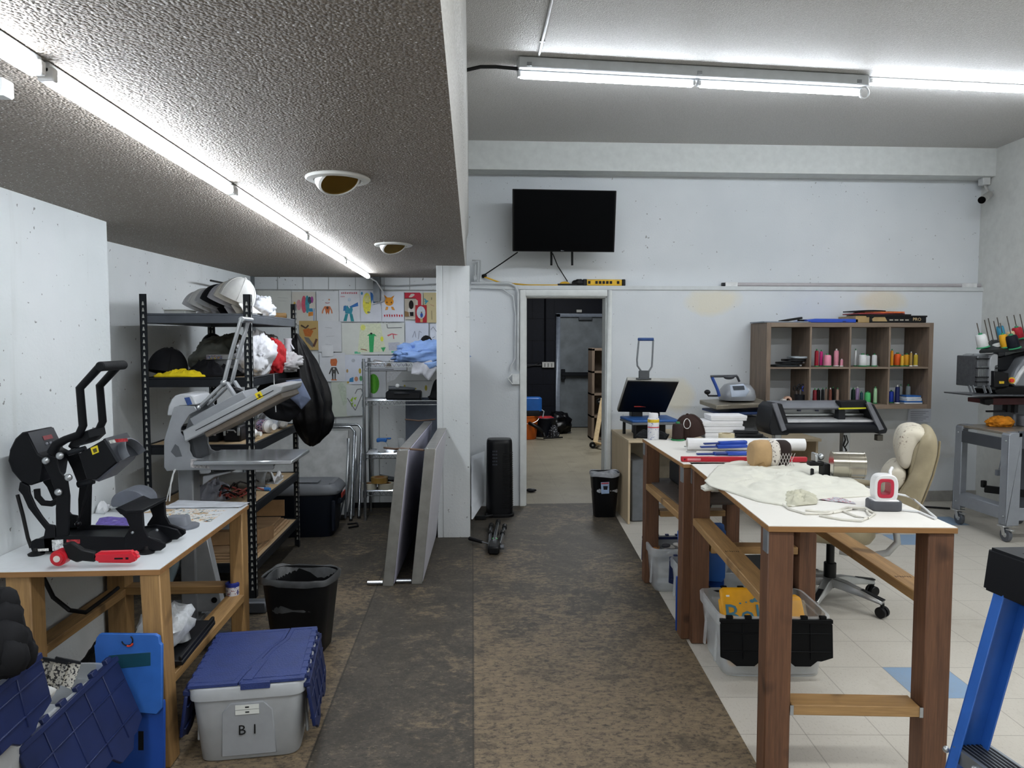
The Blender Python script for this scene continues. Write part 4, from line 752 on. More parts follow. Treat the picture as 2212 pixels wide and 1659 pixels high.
# bag, shirt on hanger
b=MB(True); R=[]
kk=((640,722,3),(646,745,13),(655,780,26),(664,825,38),(672,870,44),(676,905,42),(678,935,32),(676,955,16),(674,962,4))
for i,(x,y,r) in enumerate([tuple(kk[a][c]+(kk[a+1][c]-kk[a][c])*f for c in range(3)) for a in range(8) for f in (0,.25,.5,.75)]+[kk[8]]):
    c=PY(x,y,5.35); rr_=r*5.35/1560; R.append([c+V((rr_*cos(q)*(1+.10*sin(5*q+i*.1)+.05*sin(11*q+i*.25)+.13*NZ.noise(V((cos(q)*3,sin(q)*3,i*.2)))-.10*abs(NZ.noise(V((cos(q)*7,sin(q)*7,i*.12))))),rr_*.75*sin(q)*(1+.12*sin(6*q)),.008*sin(4*q+i*.3))) for q in [2*pi*j/72 for j in range(72)]])
b.rings(R); solo(b,'trash_bag',mat('#0d0e12',.38,nz=.1,bp=1.,bs=18,spec=.4),'shiny black plastic bag hanging from the right side of the steel rack','bag',ang=60)
t=thing('hanging_shirt','black shirt with grey side panel on a hanger, right side of the rack','shirt',PY(610,910,5.0))
b=hang(((570,820),(648,815),(668,860),(655,885),(625,912),(585,905),(555,880),(552,845)),5.05,.05,3); b.w=True; b.build('shirt_body',mat('#15171d',.85),t,ang=180)
b=hang(((618,822),(650,818),(672,862),(652,884),(628,860)),4.99,.03,5); b.w=True; b.build('side_panel',mat('#66718a',.85),t,ang=180)
b=MB(True); b.bar(PY(591,808,4.95),PY(596,890,4.95),.014,.004); b.build('hanger_strip',mat('#b9bbbd',.4),t)
z=RKZ[2]+.001
for i,(x,w_,l) in enumerate(((-1.80,.12,'dark navy case at the left of the middle rack shelf'),(-1.655,.13,'black latched case in the middle of the middle rack shelf'),(-1.51,.11,'black case beside the front upright on the middle rack shelf'))):
    t=thing('tool_case',l,'case',(x,4.72,z),0,'cases on the middle rack shelf'); b=MB(True); b.box(x-w_/2,x+w_/2,4.60,4.84,z,z+.10); b.build('case_body',mat('#16181f',.45),t,.01); b=MB(True)
    b.box(x-.05,x-.035,4.592,4.60,z+.04,z+.09).box(x+.035,x+.05,4.592,4.60,z+.04,z+.09); b.build('latch',SIL,t,.002); b=MB(True); b.tube([(x-.025,4.597,z+.06),(x-.02,4.58,z+.075),(x+.02,4.58,z+.075),(x+.025,4.597,z+.06)],.005); b.build('carry_handle',mat('#9a9da1',.4,.4),t)
def bottle(label,p,q,r,col,capc,lab,group):
    p,q=V(p),V(q); t=thing('bottle',label,'bottle',(p.x,p.y,p.z-r),0,group); u,w_,d=frame(q-p); X=M((u,w_,d)).transposed(); L=(q-p).length
    b=MB(True); b.lathe([(r*.9,0),(r,.005),(r,L*.68),(r*.5,L*.8),(r*.42,L*.84)],p,18,ax=X); b.build('bottle_body',mat(col,.35,nz=.04),t)
    b=MB(True); b.lathe([(r*.48,L*.83),(r*.5,L),(r*.3,L)],p,14,ax=X); b.build('bottle_cap',mat(capc,.4,nz=.04),t)
    b=MB(True); b.lathe([(r*1.01,L*.18),(r*1.012,L*.2),(r*1.012,L*.55),(r*1.01,L*.57)],p,18,ax=X); b.build('bottle_label',printmat(lab,('#2a56a8','#101522','#d7b0c4'),50,.5),t); return t
z=RKZ[2]+.003
bottle('white bottle with a blue and pink label lying on the middle rack shelf',(-1.49,5.08,z+.045),(-1.355,5.0,z+.045),.045,'#dfe0e2','#e6e6e4','#c7d3ea','bottles on the middle rack shelf')
bottle('plain white bottle lying in front, nearest the shelf edge, on the middle rack shelf',(-1.50,4.78,z+.03),(-1.37,4.74,z+.03),.03,'#e3e4e4','#eeeeec','#dfe3dc','bottles on the middle rack shelf')
bottle('white bottle at the back right of the middle rack shelf',(-1.40,5.40,z+.035),(-1.36,5.24,z+.035),.035,'#e0e0e0','#e6e6e4','#8f92bb','bottles on the middle rack shelf')
heapat('white_rag','white rags piled behind the bottles on the middle rack shelf','cloth',ell(-1.50,5.30,.1,.14),RKZ[2]+.001,.12,'#cfd4de',21,fr=11)
z=RKZ[1]+.001
heapat('plastic_bag','crumpled clear plastic bag on the fourth rack shelf','bag',ell(-1.66,4.66,.12,.11),z,.14,'#8d8f9a',31,fr=16,r=.3)
b=MB(); rnd=random.Random(4)
for i in range(26):
    x=-1.50+rnd.uniform(-.10,.10); y=4.68+rnd.uniform(-.1,.1); a=rnd.uniform(0,6.28); l=.05; zz=z+.012+rnd.uniform(0,.07); b.tube([(x-l*cos(a),y-l*sin(a),zz),(x,y,zz+.02),(x+l*cos(a),y+l*sin(a),zz)],.006,6,m=i%2)
solo(b,'wire_tangle',[mat('#8c3a32',.5),mat('#1d1a1c',.5)],'tangle of dark red and black straps on the fourth rack shelf','straps',kind='stuff')
t=thing('film_roll','loosely rolled grey film lying across the fourth rack shelf','film roll',(-1.6,5.0,z)); b=MB(True); b.grid(lambda u,v:V((-1.88+.48*u,4.98+.05*cos(5.5*v)*(1+.3*u),z+.055+.05*sin(5.5*v)*(1+.2*u))),10,24); b.build('film_sheet',mat('#7f8284',.3,al=.85),t)
t=thing('marker','blue and white marker on the fourth rack shelf','marker',(-1.42,4.9,z)); b=MB(True); b.cyl((-1.50,4.93,z+.012),(-1.40,4.90,z+.012),.011); b.build('marker_barrel',mat('#d5dae4',.4),t); b=MB(True); b.cyl((-1.40,4.90,z+.012),(-1.36,4.888,z+.012),.012); b.build('marker_cap',mat('#3d7cc4',.4),t)
paper('paper_scrap','white paper scrap curled on the fourth rack shelf','paper',[V((-1.50,5.15,0)),V((-1.37,5.12,0)),V((-1.38,5.33,0)),V((-1.52,5.35,0))],z,mat('#d9dadb',.6),curl=.12,seed=9)
z=RKZ[0]+.001
for i in range(4):
    b=MB(); y0=4.5+.01*i; b.box(RKX0+.05+.02*i,RKX1-.05-.015*i,y0,5.5-.03*i,z+.016*i,z+.016*i+.013); solo(b,'cardboard_sheet',wood('#a38362','#bfa07a','x',.8,.5,False),('bottom','second','third','topmost')[i]+' brown cardboard sheet of the stack on the bottom rack shelf','cardboard','cardboard sheets on the bottom rack shelf',bev=.001)
t=thing('cardboard_box','open brown cardboard flaps on the bottom rack shelf behind the bench','box',(-1.65,5.0,z+.07)); b=MB(True); b.bar((-1.9,4.62,z+.11),(-1.4,4.66,z+.11),.01,.085).bar((-1.9,5.4,z+.13),(-1.4,5.4,z+.13),.01,.12).bar((-1.9,4.62,z+.12),(-1.9,5.4,z+.12),.01,.1); b.build('box_wall',mat('#a5835d',.85),t); b=MB(True); b.bar((-1.39,4.66,z+.11),(-1.36,4.95,z+.07),.004,.09); b.build('box_flap',mat('#8d6d4b',.85),t)
# ================= alcove floor =================
t=thing('storage_chest','dark navy storage chest with a grey lid, beside the rack end','storage tote',(-1.47,6.02,0))
b=MB(); R=lambda s,z: [V((x*s,y*s,z)) for x,y in rrect(.76,.42,7,44)]
b.rings([R(.86,0),R(.88,.01),R(.97,.33),R(.97,.36)]); b.build('tub',mat('#182232',.5,nz=.1),t)
b=MB(); b.rings([R(1.0,.345),R(1.03,.35),R(1.03,.375),R(.98,.40),R(.9,.425),R(.86,.425),R(.84,.415)]); b.box(-.2,.2,-.06,.06,.42,.428).box(.3,.34,-.12,.12,.40,.43); b.build('lid',mat('#6f7277',.5,nz=.06),t,.003)
b=MB(); b.box(.355,.395,-.09,.09,.25,.30).box(.33,.36,-.2,-.17,.05,.3); b.build('handle',mat('#20293a',.5),t,.006)
b=MB(); lettering('BOX',.001,BLK,t,V((0,0,0))) if 0 else None; b.bc((.394,0,.318),(.006,.15,.035)); b.build('handle_label',mat('#b02f24',.5,nz=.3,ns=90),t)
def foldtable(x0,x1,Y,h,lean,label):
    t=thing('folded_table',label,'folding table',((x0+x1)/2,Y,0),0,'folded tables leaning on the alcove wall'); b=MB(True)
    P=lambda x,z: V((x,Y+lean*z,z))
    b.tube([P(x0,.0),P(x0,h-.04),P(x0+.04,h),P(x1-.04,h),P(x1,h-.04),P(x1,.0)],.014,10); b.build('frame_tube',CHR,t); b=MB(True); b.tube([P(x1-.05,.02),P(x1-.05,h-.1)],.011); b.tube([P(x1-.1,.02),P(x1-.03,h*.5),P(x1-.06,h-.1)],.008); b.build('leg_tube',CHR,t)
    b=MB(True); b.rings([[P(x0+.02,.05)+V((0,d,0)),P(x1-.06,.05)+V((0,d,0)),P(x1-.06,h-.03)+V((0,d,0)),P(x0+.02,h-.03)+V((0,d,0))] for d in (.01,.03)]); b.build('table_panel',mat('#b7b9b8',.6),t); b=MB(True); b.lathe([(.012,0),(.016,.004),(.012,.02)],P(x1,0)); b.build('foot_cap',BLK,t)
xr=PY(757,1100,6.35).x; foldtable(xr-.95,xr,6.36,.80,.35,'front chrome-framed folded table leaning on the alcove wall'); foldtable(xr-.9,xr+.055,6.46,.815,.3,'rear chrome-framed folded table, behind the other at the wall')
b=MB(True); b.tube([(-1.05,6.1,.008),(-.98,6.15,.008),(-1.0,6.25,.008),(-1.08,6.22,.008)],.008); solo(b,'floor_cable',BLK,'short black cable on the floor right of the navy chest','cable')
# wire rack
WX0,WX1,WY0,WY1=PY(789,1100,6.38).x,-.13,6.38,6.72
t=thing('wire_rack','chrome wire rack behind the column, holding a blue shirt and tools','shelf',((WX0+WX1)/2,(WY0+WY1)/2,0))
for x in (WX0,WX1):
    for y in (WY0,WY1): b=MB(True); b.cyl((x,y,.0),(x,y,1.43),.0135,n=12); b.build('post',CHR,t)
WZ=[.255,.585,1.06,1.395]
for z in WZ:
    b=MB(True); b.bar((WX0,WY0,z),(WX1,WY0,z),.006,.006).bar((WX0,WY0,z-.035),(WX1,WY0,z-.035),.006,.006).bar((WX0,WY1,z),(WX1,WY1,z),.006,.006).bar((WX0,WY0,z),(WX0,WY1,z),.006,.006).bar((WX1,WY0,z),(WX1,WY1,z),.006,.006).bar((WX0,WY0,z-.035),(WX0,WY1,z-.035),.006,.006)
    n=26
    pts=[V((WX0+(WX1-WX0)*i/40,WY0,z-.0175+.016*(-1)**i)) for i in range(41)]; b.tube(pts,.0025,5)
    for i in range(n): y=WY0+(WY1-WY0)*i/n; b.tube([(WX0,y,z),(WX1,y,z)],.0022,4)
    for x in (WX0,WX1):
        for y in (WY0,WY1): b.cyl((x,y,z-.05),(x,y,z+.01),.018,n=12)
    b.build('wire_shelf',CHR,t)
z=WZ[3]+.004
bundle('blue_shirt','light blue shirt heaped on top of the chrome wire rack','shirt',(-.40,6.53,z+.06),(.33,.19,.11),z,'#86a6dc',41,3.2,.3)
t=thing('white_shirt','white shirt tail hanging over the front of the wire rack top shelf','shirt',PY(915,810,6.33)); b=hang(((893,780),(932,778),(944,795),(926,822),(914,810),(888,808)),6.34,.03,7); b.w=True; b.build('shirt_tail',mat('#d4d6de',.8),t,ang=180); b=hang(((915,784),(945,780),(945,790),(926,798)),6.33,.02,9); b.w=True; b.build('blue_corner',mat('#8fb0e4',.8),t,ang=180)
cap('black cap resting on top of the blue shirt on the wire rack',(PY(921,742,6.55).x,6.55,z+.15),(0,rad(15),rad(-100)),'#1a1b1e',s=.7)
t=thing('sneaker_box','small brown and white trinkets on the left of the wire rack top','trinkets',(-.80,6.5,z)); 
bpy.data.objects.remove(t)
z=WZ[2]+.004
t=thing('tool_box','black plastic tool case on the second wire rack shelf','case',(PY(870,858,6.45).x,6.5,z)); xa,xb=PY(833,850,6.45).x,PY(909,850,6.45).x
b=MB(True); b.box(xa,xb,6.44,6.62,z,z+.075); b.build('case_body',mat('#171a20',.45),t,.012); b=MB(True); b.box((xa+xb)/2-.08,(xa+xb)/2+.06,6.425,6.44,z+.05,z+.062); b.build('carry_handle',mat('#272b33',.45),t,.003)
t=thing('hand_tool','grey cylindrical hand tool lying on the black tool case','tool',((xa+xb)/2,6.55,z+.075)); b=MB(True); b.tube([(xa+.02,6.5,z+.10),(xa+.14,6.52,z+.095),(xb-.06,6.55,z+.088)],[.022,.02,.012],12); b.build('tool_body',mat('#5d6166',.4,.4),t); b=MB(True); b.ball((xa+.1,6.5,z+.12),.02); b.build('tool_knob',WHT,t)
b=MB(); b.heap(ell(PY(940,860,6.5).x+.03,6.5,.08,.1),z,.2,51,7.); solo(b,'dark_bundle',mat('#121317',.8),'black cloth bundle at the column end of the second wire rack shelf','cloth',ang=180)
b=MB(True); xa=PY(876,900,6.8).x; b.box(xa,-.06,6.80,6.815,.0,1.05); solo(b,'slate_board',mat('#59616f',.6),'large slate grey panel standing behind the wire rack','panel',bev=.002)
z=WZ[1]+.004
t=thing('tape_gun','white and blue small device on the third wire rack shelf','device',PY(826,975,6.5)); c=V((PY(826,975,6.5).x,6.5,z)); b=MB(True); b.cyl(c+V((0,-.02,.05)),c+V((0,.02,.05)),.05,n=20); b.build('device_wheel',mat('#c9ced1',.4,al=.9),t); b=MB(True); b.box(c.x-.05,c.x+.04,6.48,6.53,z+.09,z+.125).box(c.x+.04,c.x+.08,6.49,6.51,z+.115,z+.13); b.build('device_grip',mat('#2a6cb8',.45),t,.006)
for i,s in enumerate((0,)): 
    t=thing('drinking_glass','clear glass at the back of the third wire rack shelf','glass',(c.x+.16,6.6,z)); b=MB(True); b.lathe([(.03,0),(.034,.11),(.032,.11),(.028,.006)],(c.x+.16,6.6,z)); b.build('glass_wall',mat('#dfe4e6',.1,al=.3),t)
z=WZ[0]+.004
for i,(dx,r,h,zz,col,l) in enumerate(((.0,.075,.05,.055,'#9b7a3e','brown packing tape roll on top of the clear rolls, lowest wire rack shelf'),(-.09,.065,.05,.0,'#c9c6b6','left clear tape roll on the lowest wire rack shelf'),(.06,.075,.05,.0,'#bdb9a8','right clear tape roll on the lowest wire rack shelf'))):
    c=V((PY(820,1060,6.5).x+dx,6.5,z+zz)); t=thing('packing_tape_roll',l,'tape roll',c,0,'tape rolls on the wire rack'); b=MB(True); b.lathe([(r,0),(r,h),(r*.62,h),(r*.62,0)],c,24); b.build('tape_ring',mat(col,.3,nz=.05),t); b=MB(True); b.lathe([(r*.62,.002),(r*.62,h-.002),(r*.56,h-.002),(r*.56,.002)],c,24); b.build('cardboard_core',mat('#a5713f',.7),t)
t=thing('tool_bundle','dark hand tools behind the tape rolls on the lowest wire rack shelf','tools',(PY(845,1045,6.6).x,6.6,z)); c=V((PY(848,1040,6.6).x,6.6,z+.05)); b=MB(True); b.bar(c+V((-.12,0,.05)),c+V((.1,.02,.0)),.03,.02); b.build('tool_blade',mat('#4d5157',.4,.4),t); b=MB(True); b.bar(c+V((-.1,.03,.0)),c+V((.12,.05,-.03)),.035,.03); b.build('tool_grip',BLK,t,.006)
# ================= drawings on the alcove wall =================
ink=lambda c: mat(c,.8,nz=.1,ns=60)
def sheet(label,x0,y0,x1,y1,col,sh=(),tilt=0.,lay=0,name='drawing_sheet',cat='drawing'):
    Y=6.858-.0025*lay; a,c=PY(x0,y0,Y),PY(x1,y1,Y); w,h=c.x-a.x,a.z-c.z; mats=[mat(col,.85,nz=.03)]; b=MB()
    P=lambda u,v,e=0.: V((a.x+w*u+h*(v-.5)*tilt,Y-.006*sin(pi*u)*(.3+.7*v)*(1 if lay%2 else .6)-e,a.z-h*v+w*(u-.5)*tilt))
    b.grid(lambda u,v:P(u,v),8,8,0)
    for s in sh:
        cc=s[-1]; m=ink(cc)
        if m not in mats: mats.append(m)
        k=mats.index(m)
        if s[0]=='e': b.add([P(s[1]+s[3]*cos(t),s[2]+s[4]*sin(t),.0018) for t in [2*pi*i/20 for i in range(20)]],[tuple(range(20))],k)
        elif s[0]=='p': b.add([P(u,v,.0014) for u,v in s[1]],[tuple(range(len(s[1])))],k)
        else:
            wd=s[2]
            for (u0,v0),(u1,v1) in zip(s[1],s[1][1:]):
                dx,dy=(u1-u0)*w,(v1-v0)*h; L=math.hypot(dx,dy) or 1; nx,ny=-dy/L*wd/w/2,dx/L*wd/h/2
                b.add([P(u0+nx,v0+ny,.002),P(u1+nx,v1+ny,.002),P(u1-nx,v1-ny,.002),P(u0-nx,v0-ny,.002)],[(0,1,2,3)],k)
    o=b.build(name,mats,None,ang=180); me=o.data; c0=V((a.x+w/2,Y,a.z-h)); me.transform(M.Translation(-c0)); o.location=c0
    return tag(o,label,cat,"children's drawings on the alcove wall")
E_=lambda u,v,a,c,col:('e',u,v,a,c,col)
def L_(col,w,*p): return ('l',p,w,col)
def rowdash(v,u0,u1,n,col,w=.012,h=.05): return [('p',[(u0+(u1-u0)*i/n,v-h*(.6+.4*((i*7)%3)/2)),(u0+(u1-u0)*(i+.55)/n,v-h*.8),(u0+(u1-u0)*(i+.6)/n,v+h*.5),(u0+(u1-u0)*(i+.2)/n,v+h)],col) for i in range(n)]
PW_='#d3d5d4'
sheet('faint pencil sheet at the far left of the drawings, behind the rack',556,628,630,700,'#c9cac3',[L_('#b3b4b0',.004,(.6,.2),(.9,.22)),L_('#b3b4b0',.004,(.6,.3),(.85,.31))],0,0)
sheet('sheet with pink, teal and purple rounded shapes at the top left of the drawings',630,630,682,702,'#c8c4ba',[E_(.30,.40,.10,.16,'#c58d95'),E_(.52,.38,.11,.26,'#c4596a'),E_(.66,.38,.09,.27,'#3c8f9c'),E_(.76,.26,.08,.11,'#3a4553'),E_(.86,.24,.06,.1,'#96498a'),('p',[(.7,.62),(.9,.6),(.9,.72),(.7,.74)],'#cf8436'),('p',[(.74,.5),(.88,.5),(.9,.6),(.72,.6)],'#2f7fa8'),E_(.12,.4,.05,.1,'#c9a24e'),('p',[(.92,.5),(.97,.5),(.95,.95),(.9,.95)],'#8b9bb8'),('p',[(.1,.6),(.18,.6),(.18,.8),(.1,.8)],'#6fa3b0')],0,1)
sheet('white sheet with a small orange figure, second in the top row of drawings',683,629,732,694,'#d0d2d3',[('p',[(.36,.5),(.62,.5),(.6,.64),(.56,.78),(.5,.70),(.44,.78),(.40,.64)],'#c06a3e'),('l',[(.38,.52),(.28,.66),(.27,.74)],.012,'#c77f5a'),('l',[(.6,.52),(.68,.64),(.7,.74)],.012,'#c77f5a'),E_(.5,.55,.05,.05,'#5a3e33'),E_(.3,.3,.02,.01,'#9a9a98'),E_(.58,.28,.04,.03,'#c98f70'),('l',[(.4,.38),(.5,.4),(.6,.38)],.006,'#b05f5f')],0,2)
sheet('sheet with a blue figure and red handwriting in the top row of drawings',732,627,778,695,'#d5d6da',rowdash(.09,.12,.9,9,'#b43a44',.01,.035)+rowdash(.2,.08,.3,4,'#c06068',.01,.02)+[('p',[(.25,.55),(.4,.48),(.5,.58),(.62,.5),(.66,.62),(.6,.75),(.3,.74)],'#3b8ba0'),('p',[(.5,.52),(.9,.38),(.92,.5),(.55,.56)],'#3a6fb4'),('p',[(.3,.75),(.44,.75),(.36,.98),(.2,.98)],'#2f8a92'),('p',[(.5,.75),(.64,.75),(.72,.99),(.56,.99)],'#2f8a92'),('p',[(.22,.5),(.34,.48),(.34,.64),(.2,.66)],'#356fa6'),E_(.5,.3,.08,.06,'#bfcbd6')],0,1)
sheet('sheet with a large yellow oval and blue strokes in the top row of drawings',778,627,824,695,'#d3d6de',[E_(.32,.42,.20,.34,'#e3db55'),E_(.34,.28,.16,.12,'#d9d58f'),('l',[(.26,.4),(.42,.41)],.006,'#7d7a2a'),('p',[(.48,.05),(.60,.1),(.74,.42),(.64,.46),(.58,.3),(.52,.46),(.5,.25)],'#3d74b8'),E_(.08,.1,.05,.05,'#4b90b8'),('p',[(.7,.02),(.98,.02),(.9,.3),(.75,.2)],'#e4e7ea'),E_(.4,.7,.08,.03,'#77777a')],0,2)
sheet('sheet with a round orange creature above a row of red marks',824,630,873,695,'#d8dbe4',[E_(.34,.33,.20,.14,'#e59a2b'),('p',[(.18,.24),(.1,.1),(.28,.2)],'#d98c2a'),('p',[(.5,.24),(.58,.12),(.4,.2)],'#d98c2a'),E_(.24,.36,.03,.03,'#6a4416'),E_(.44,.36,.03,.03,'#6a4416'),('p',[(.2,.5),(.3,.5),(.28,.6),(.16,.62)],'#dd9a44'),('p',[(.42,.5),(.52,.5),(.6,.62),(.46,.6)],'#dd9a44')]+rowdash(.80,.1,.98,8,'#c22c3a',.01,.05),0,1)
sheet('red-bordered sheet with an arch shape at the top right of the drawings',874,632,914,690,'#c8c2b4',[('p',[(0,0),(.82,0),(.9,.06),(.9,.7),(.72,.7),(.72,.3),(.6,.24),(0,.24)],'#b9283c')],0,1)
sheet('small dark-bordered photo print of a dark figure among the drawings',874,644,898,684,'#b5ab9c',[('p',[(0,0),(1,0),(1,.03),(0,.03)],'#26211f'),E_(.6,.36,.22,.24,'#2a2422'),('p',[(.3,.55),(.85,.55),(.9,.75),(.3,.75)],'#cfcac4'),('p',[(.45,.75),(.8,.75),(.8,.97),(.5,.97)],'#26262b'),('p',[(0,.7),(.35,.75),(.4,1),(0,1)],'#8a6d48')],0,4,'photo_print','photo')
sheet('small red photo print with a blue figure among the drawings',897,659,922,697,'#a8242f',[E_(.5,.42,.38,.36,'#b9c4cc'),E_(.55,.58,.12,.13,'#2c4f9a'),E_(.55,.42,.06,.05,'#6a5548'),('p',[(.42,.7),(.66,.7),(.64,.97),(.44,.97)],'#b99c6c')],0,5,'photo_print','photo')
sheet('tan paper sheet with faint marks beside the column at the top right of the drawings',915,632,944,697,'#c2b48a',[L_('#3f8fa3',.012,(.05,.2),(.25,.3),(.1,.38)),L_('#3f8fa3',.012,(.05,.3),(.35,.28)),E_(.6,.2,.04,.05,'#8b8468'),L_('#b08a72',.006,(.5,.4),(.8,.45)),L_('#8a7f62',.006,(.6,.6),(.62,.9))],0,3)
sheet('brown paper sheet with loose orange and grey strokes, second row of drawings',646,693,688,756,'#b59a63',[('p',[(.2,.3),(.5,.25),(.75,.35),(.6,.55),(.3,.52)],'#b5672c'),L_('#4b3a2c',.014,(.1,.15),(.35,.25),(.5,.15)),('p',[(.25,.55),(.5,.58),(.8,.85),(.7,.92),(.35,.7)],'#6d6a66'),L_('#5a3a2a',.02,(.75,.88),(.92,.62)),L_('#8a5a30',.012,(.6,.3),(.9,.25))],0,3)
sheet('white sheet with a few faint pencil lines, second in the second row of drawings',687,694,738,760,'#cfd1d4',[L_('#b5b7ba',.005,(.3,.2),(.6,.22)),L_('#b5b7ba',.005,(.35,.5),(.7,.48)),L_('#bdbfc2',.005,(.3,.75),(.6,.78))],0,2)
sheet('wide sheet with a green palm-like figure and green ground line, middle of the drawings',738,698,874,766,'#d4d7d0',[('p',[(.30,0.02),(.62,.0),(.7,.9),(.25,.93)],'#d6dcbf'),E_(.34,.14,.04,.09,'#dde07a'),('p',[(.43,.36),(.52,.36),(.50,.92),(.44,.92)],'#35a765'),('p',[(.40,.40),(.44,.34),(.52,.34),(.56,.42),(.50,.40),(.45,.40)],'#2f9d5b'),('p',[(.2,.90),(.9,.88),(.9,.94),(.2,.97)],'#63bd97'),E_(.64,.50,.025,.08,'#dede4b'),('p',[(.62,.78),(.70,.76),(.68,.84),(.66,.92),(.64,.84)],'#3aa566'),('p',[(.72,.38),(.8,.32),(.9,.36),(.86,.38),(.8,.36),(.74,.42)],'#d06a72'),L_('#c0555f',.008,(.82,.36),(.83,.5)),('p',[(.74,.62),(.92,.6),(.93,.85),(.75,.86)],'#b9bcc6'),L_('#8a5a3c',.008,(.3,.82),(.4,.86)),L_('#55585a',.006,(.72,.03),(.73,.15),(.96,.14)),E_(.47,.33,.02,.03,'#3c3f3a')],0,1)
sheet('bluish white sheet with pencil scribbles near the right end of the drawings',876,694,926,764,'#cdd3e0',[L_('#9aa0ad',.006,(.3,.5),(.4,.3),(.45,.5)),L_('#9aa0ad',.006,(.55,.55),(.6,.3),(.7,.35)),L_('#9aa0ad',.006,(.3,.65),(.6,.6))],0,1)
sheet('narrow white sheet against the column edge, right end of the second row of drawings',929,700,946,760,'#d2d6df',[L_('#8d929c',.006,(.1,.2),(.4,.1),(.9,.3)),L_('#8d929c',.006,(.3,.5),(.6,.45))],0,2)
sheet('white sheet with an orange-headed figure in a dark suit, third row of drawings',690,762,746,824,'#d1d4d8',[('p',[(.44,.22),(.66,.2),(.7,.3),(.66,.46),(.46,.46),(.42,.34)],'#c06a3e'),('p',[(.46,.50),(.66,.50),(.64,.72),(.48,.72)],'#4c4b4a'),L_('#4c4b4a',.012,(.47,.54),(.38,.74)),L_('#4c4b4a',.012,(.65,.54),(.74,.74)),('p',[(.48,.72),(.54,.72),(.54,.92),(.49,.92)],'#4c4b4a'),('p',[(.58,.72),(.64,.72),(.63,.92),(.58,.92)],'#4c4b4a'),('p',[(.46,.92),(.56,.92),(.56,.96),(.45,.96)],'#c8743e'),('p',[(.57,.92),(.66,.92),(.67,.96),(.57,.96)],'#c8743e'),E_(.56,.56,.03,.03,'#d8d8d4')],0,3)
sheet('white sheet with several tiny coloured figures, third row of drawings',745,766,786,830,'#d0d5e0',[E_(.45,.2,.1,.06,'#b9bec8'),E_(.12,.55,.06,.06,'#b79a6c'),E_(.8,.55,.07,.09,'#c2ac4a'),('p',[(.25,.8),(.45,.75),(.45,.92),(.2,.92)],'#3f87b8'),E_(.6,.82,.1,.08,'#c08a70'),E_(.85,.8,.08,.09,'#5b9a6a'),('p',[(.1,.9),(.22,.9),(.2,.97),(.1,.97)],'#c5a64a')],0,1)
sheet('grey pencil scene sheet above the wire rack, third row of drawings',786,768,878,800,'#d0d4dc',[L_('#8f8178',.006,(.1,.8),(.25,.3),(.45,.4),(.5,.7)),L_('#a58c80',.006,(.2,.6),(.4,.5)),('p',[(.5,.8),(.6,.3),(.66,.8)],'#7d7468'),L_('#6a6a6a',.006,(.05,.9),(.7,.92))],0,2)
sheet('plain pale green torn sheet hanging low on the drawings wall',716,824,762,900,'#c8cfc3',[('p',[(.3,.1),(.5,.0),(1,.45),(.55,.7)],'#bcc8b6')],.02,2)
sheet('white sheet with a heart outline and green leaves, lowest of the drawings',748,832,787,898,'#cfd3d3',[L_('#77797a',.008,(.5,.28),(.62,.14),(.85,.12),(.93,.26),(.5,.82),(.05,.42)),('p',[(.2,.5),(.4,.36),(.34,.55)],'#9cc03a'),('p',[(.4,.42),(.6,.38),(.5,.5)],'#9cc03a'),('p',[(.22,.6),(.4,.56),(.3,.72)],'#8fb832'),E_(.48,.66,.05,.04,'#a5c84a')],0,3)
sheet('white sheet with a big bright green oval, seen behind the wire rack posts',787,802,834,858,'#c9cdd2',[E_(.42,.48,.27,.38,'#4f9f27'),E_(.46,.48,.06,.3,'#5fae33')],0,3)
sheet('sheet with small yellow doodles behind the tool case on the wire rack',836,802,944,862,'#bfc2c2',[E_(.35,.55,.02,.07,'#a59a3a'),E_(.55,.62,.04,.03,'#a59a3a'),E_(.78,.6,.025,.1,'#a59a3a'),L_('#8a8d8e',.006,(.3,.35),(.9,.34)),('p',[(0,0),(.3,0),(.15,.3),(0,.4)],'#d3d6d9')],0,2)
sheet('curled blank white sheet under the orange-headed figure drawing',695,746,720,770,'#d6d8da',(),.05,5)
# ================= right work tables =================
RDX,RDY,RDZ=[wood('#4b3122','#765138',a,.65) for a in 'xyz']
def wtop():
    k=NT('worn_white_tabletop'); v=k.coord(rnd=False); col=k.mix(k.noise(v,3,3),lin('#dad7d0'),lin('#e8e6e0')); s=k.noise(k.coord((6,14,1),rnd=False),9,4,.7); col=k.mix(k.ramp(s,[(.66,BW(0)),(.72,BW(.6))]),col,lin('#a58f79')); s2=k.noise(v,3.2,6,.75); col=k.mix(k.ramp(s2,[(.68,BW(0)),(.71,BW(.7))]),col,lin('#b99b78'))
    k.put(k.b,'Base Color',col); k.b.inputs['Roughness'].default_value=.55; return k.m
WTOP=wtop()
def ztable(label,A,rot,w,d,H,strs,lg=.089):
    t=thing('work_table',label,'table',(A.x,A.y,0),rot,'redwood-legged work tables')
    b=MB(); b.box(0,w,0,d,H-.02,H-.001); tp=b.build('tabletop',ply,t,.001); b=MB(); b.box(.002,w-.002,.002,d-.002,H-.002,H+.0012); b.build('laminate',WTOP,tp)
    for x in (.004,w-lg-.004):
        for y in (.01,d-lg-.01):
            b=MB(); b.box(x,x+lg,y,y+lg,0,H-.021); l=b.build('leg',RDZ,t,.004)
    for x in (.004,w-.008):
        for y in (.012,d-.07):
            b=MB(); b.box(x-.003,x+.003,y,y+.05,H-.1,H-.02); b.build('bracket',STL,t)
    for p,q,ww,h,m in strs: b=MB(); b.bar(p,q,ww,h); b.build('stretcher',m,t,.003)
    return t
H=.94
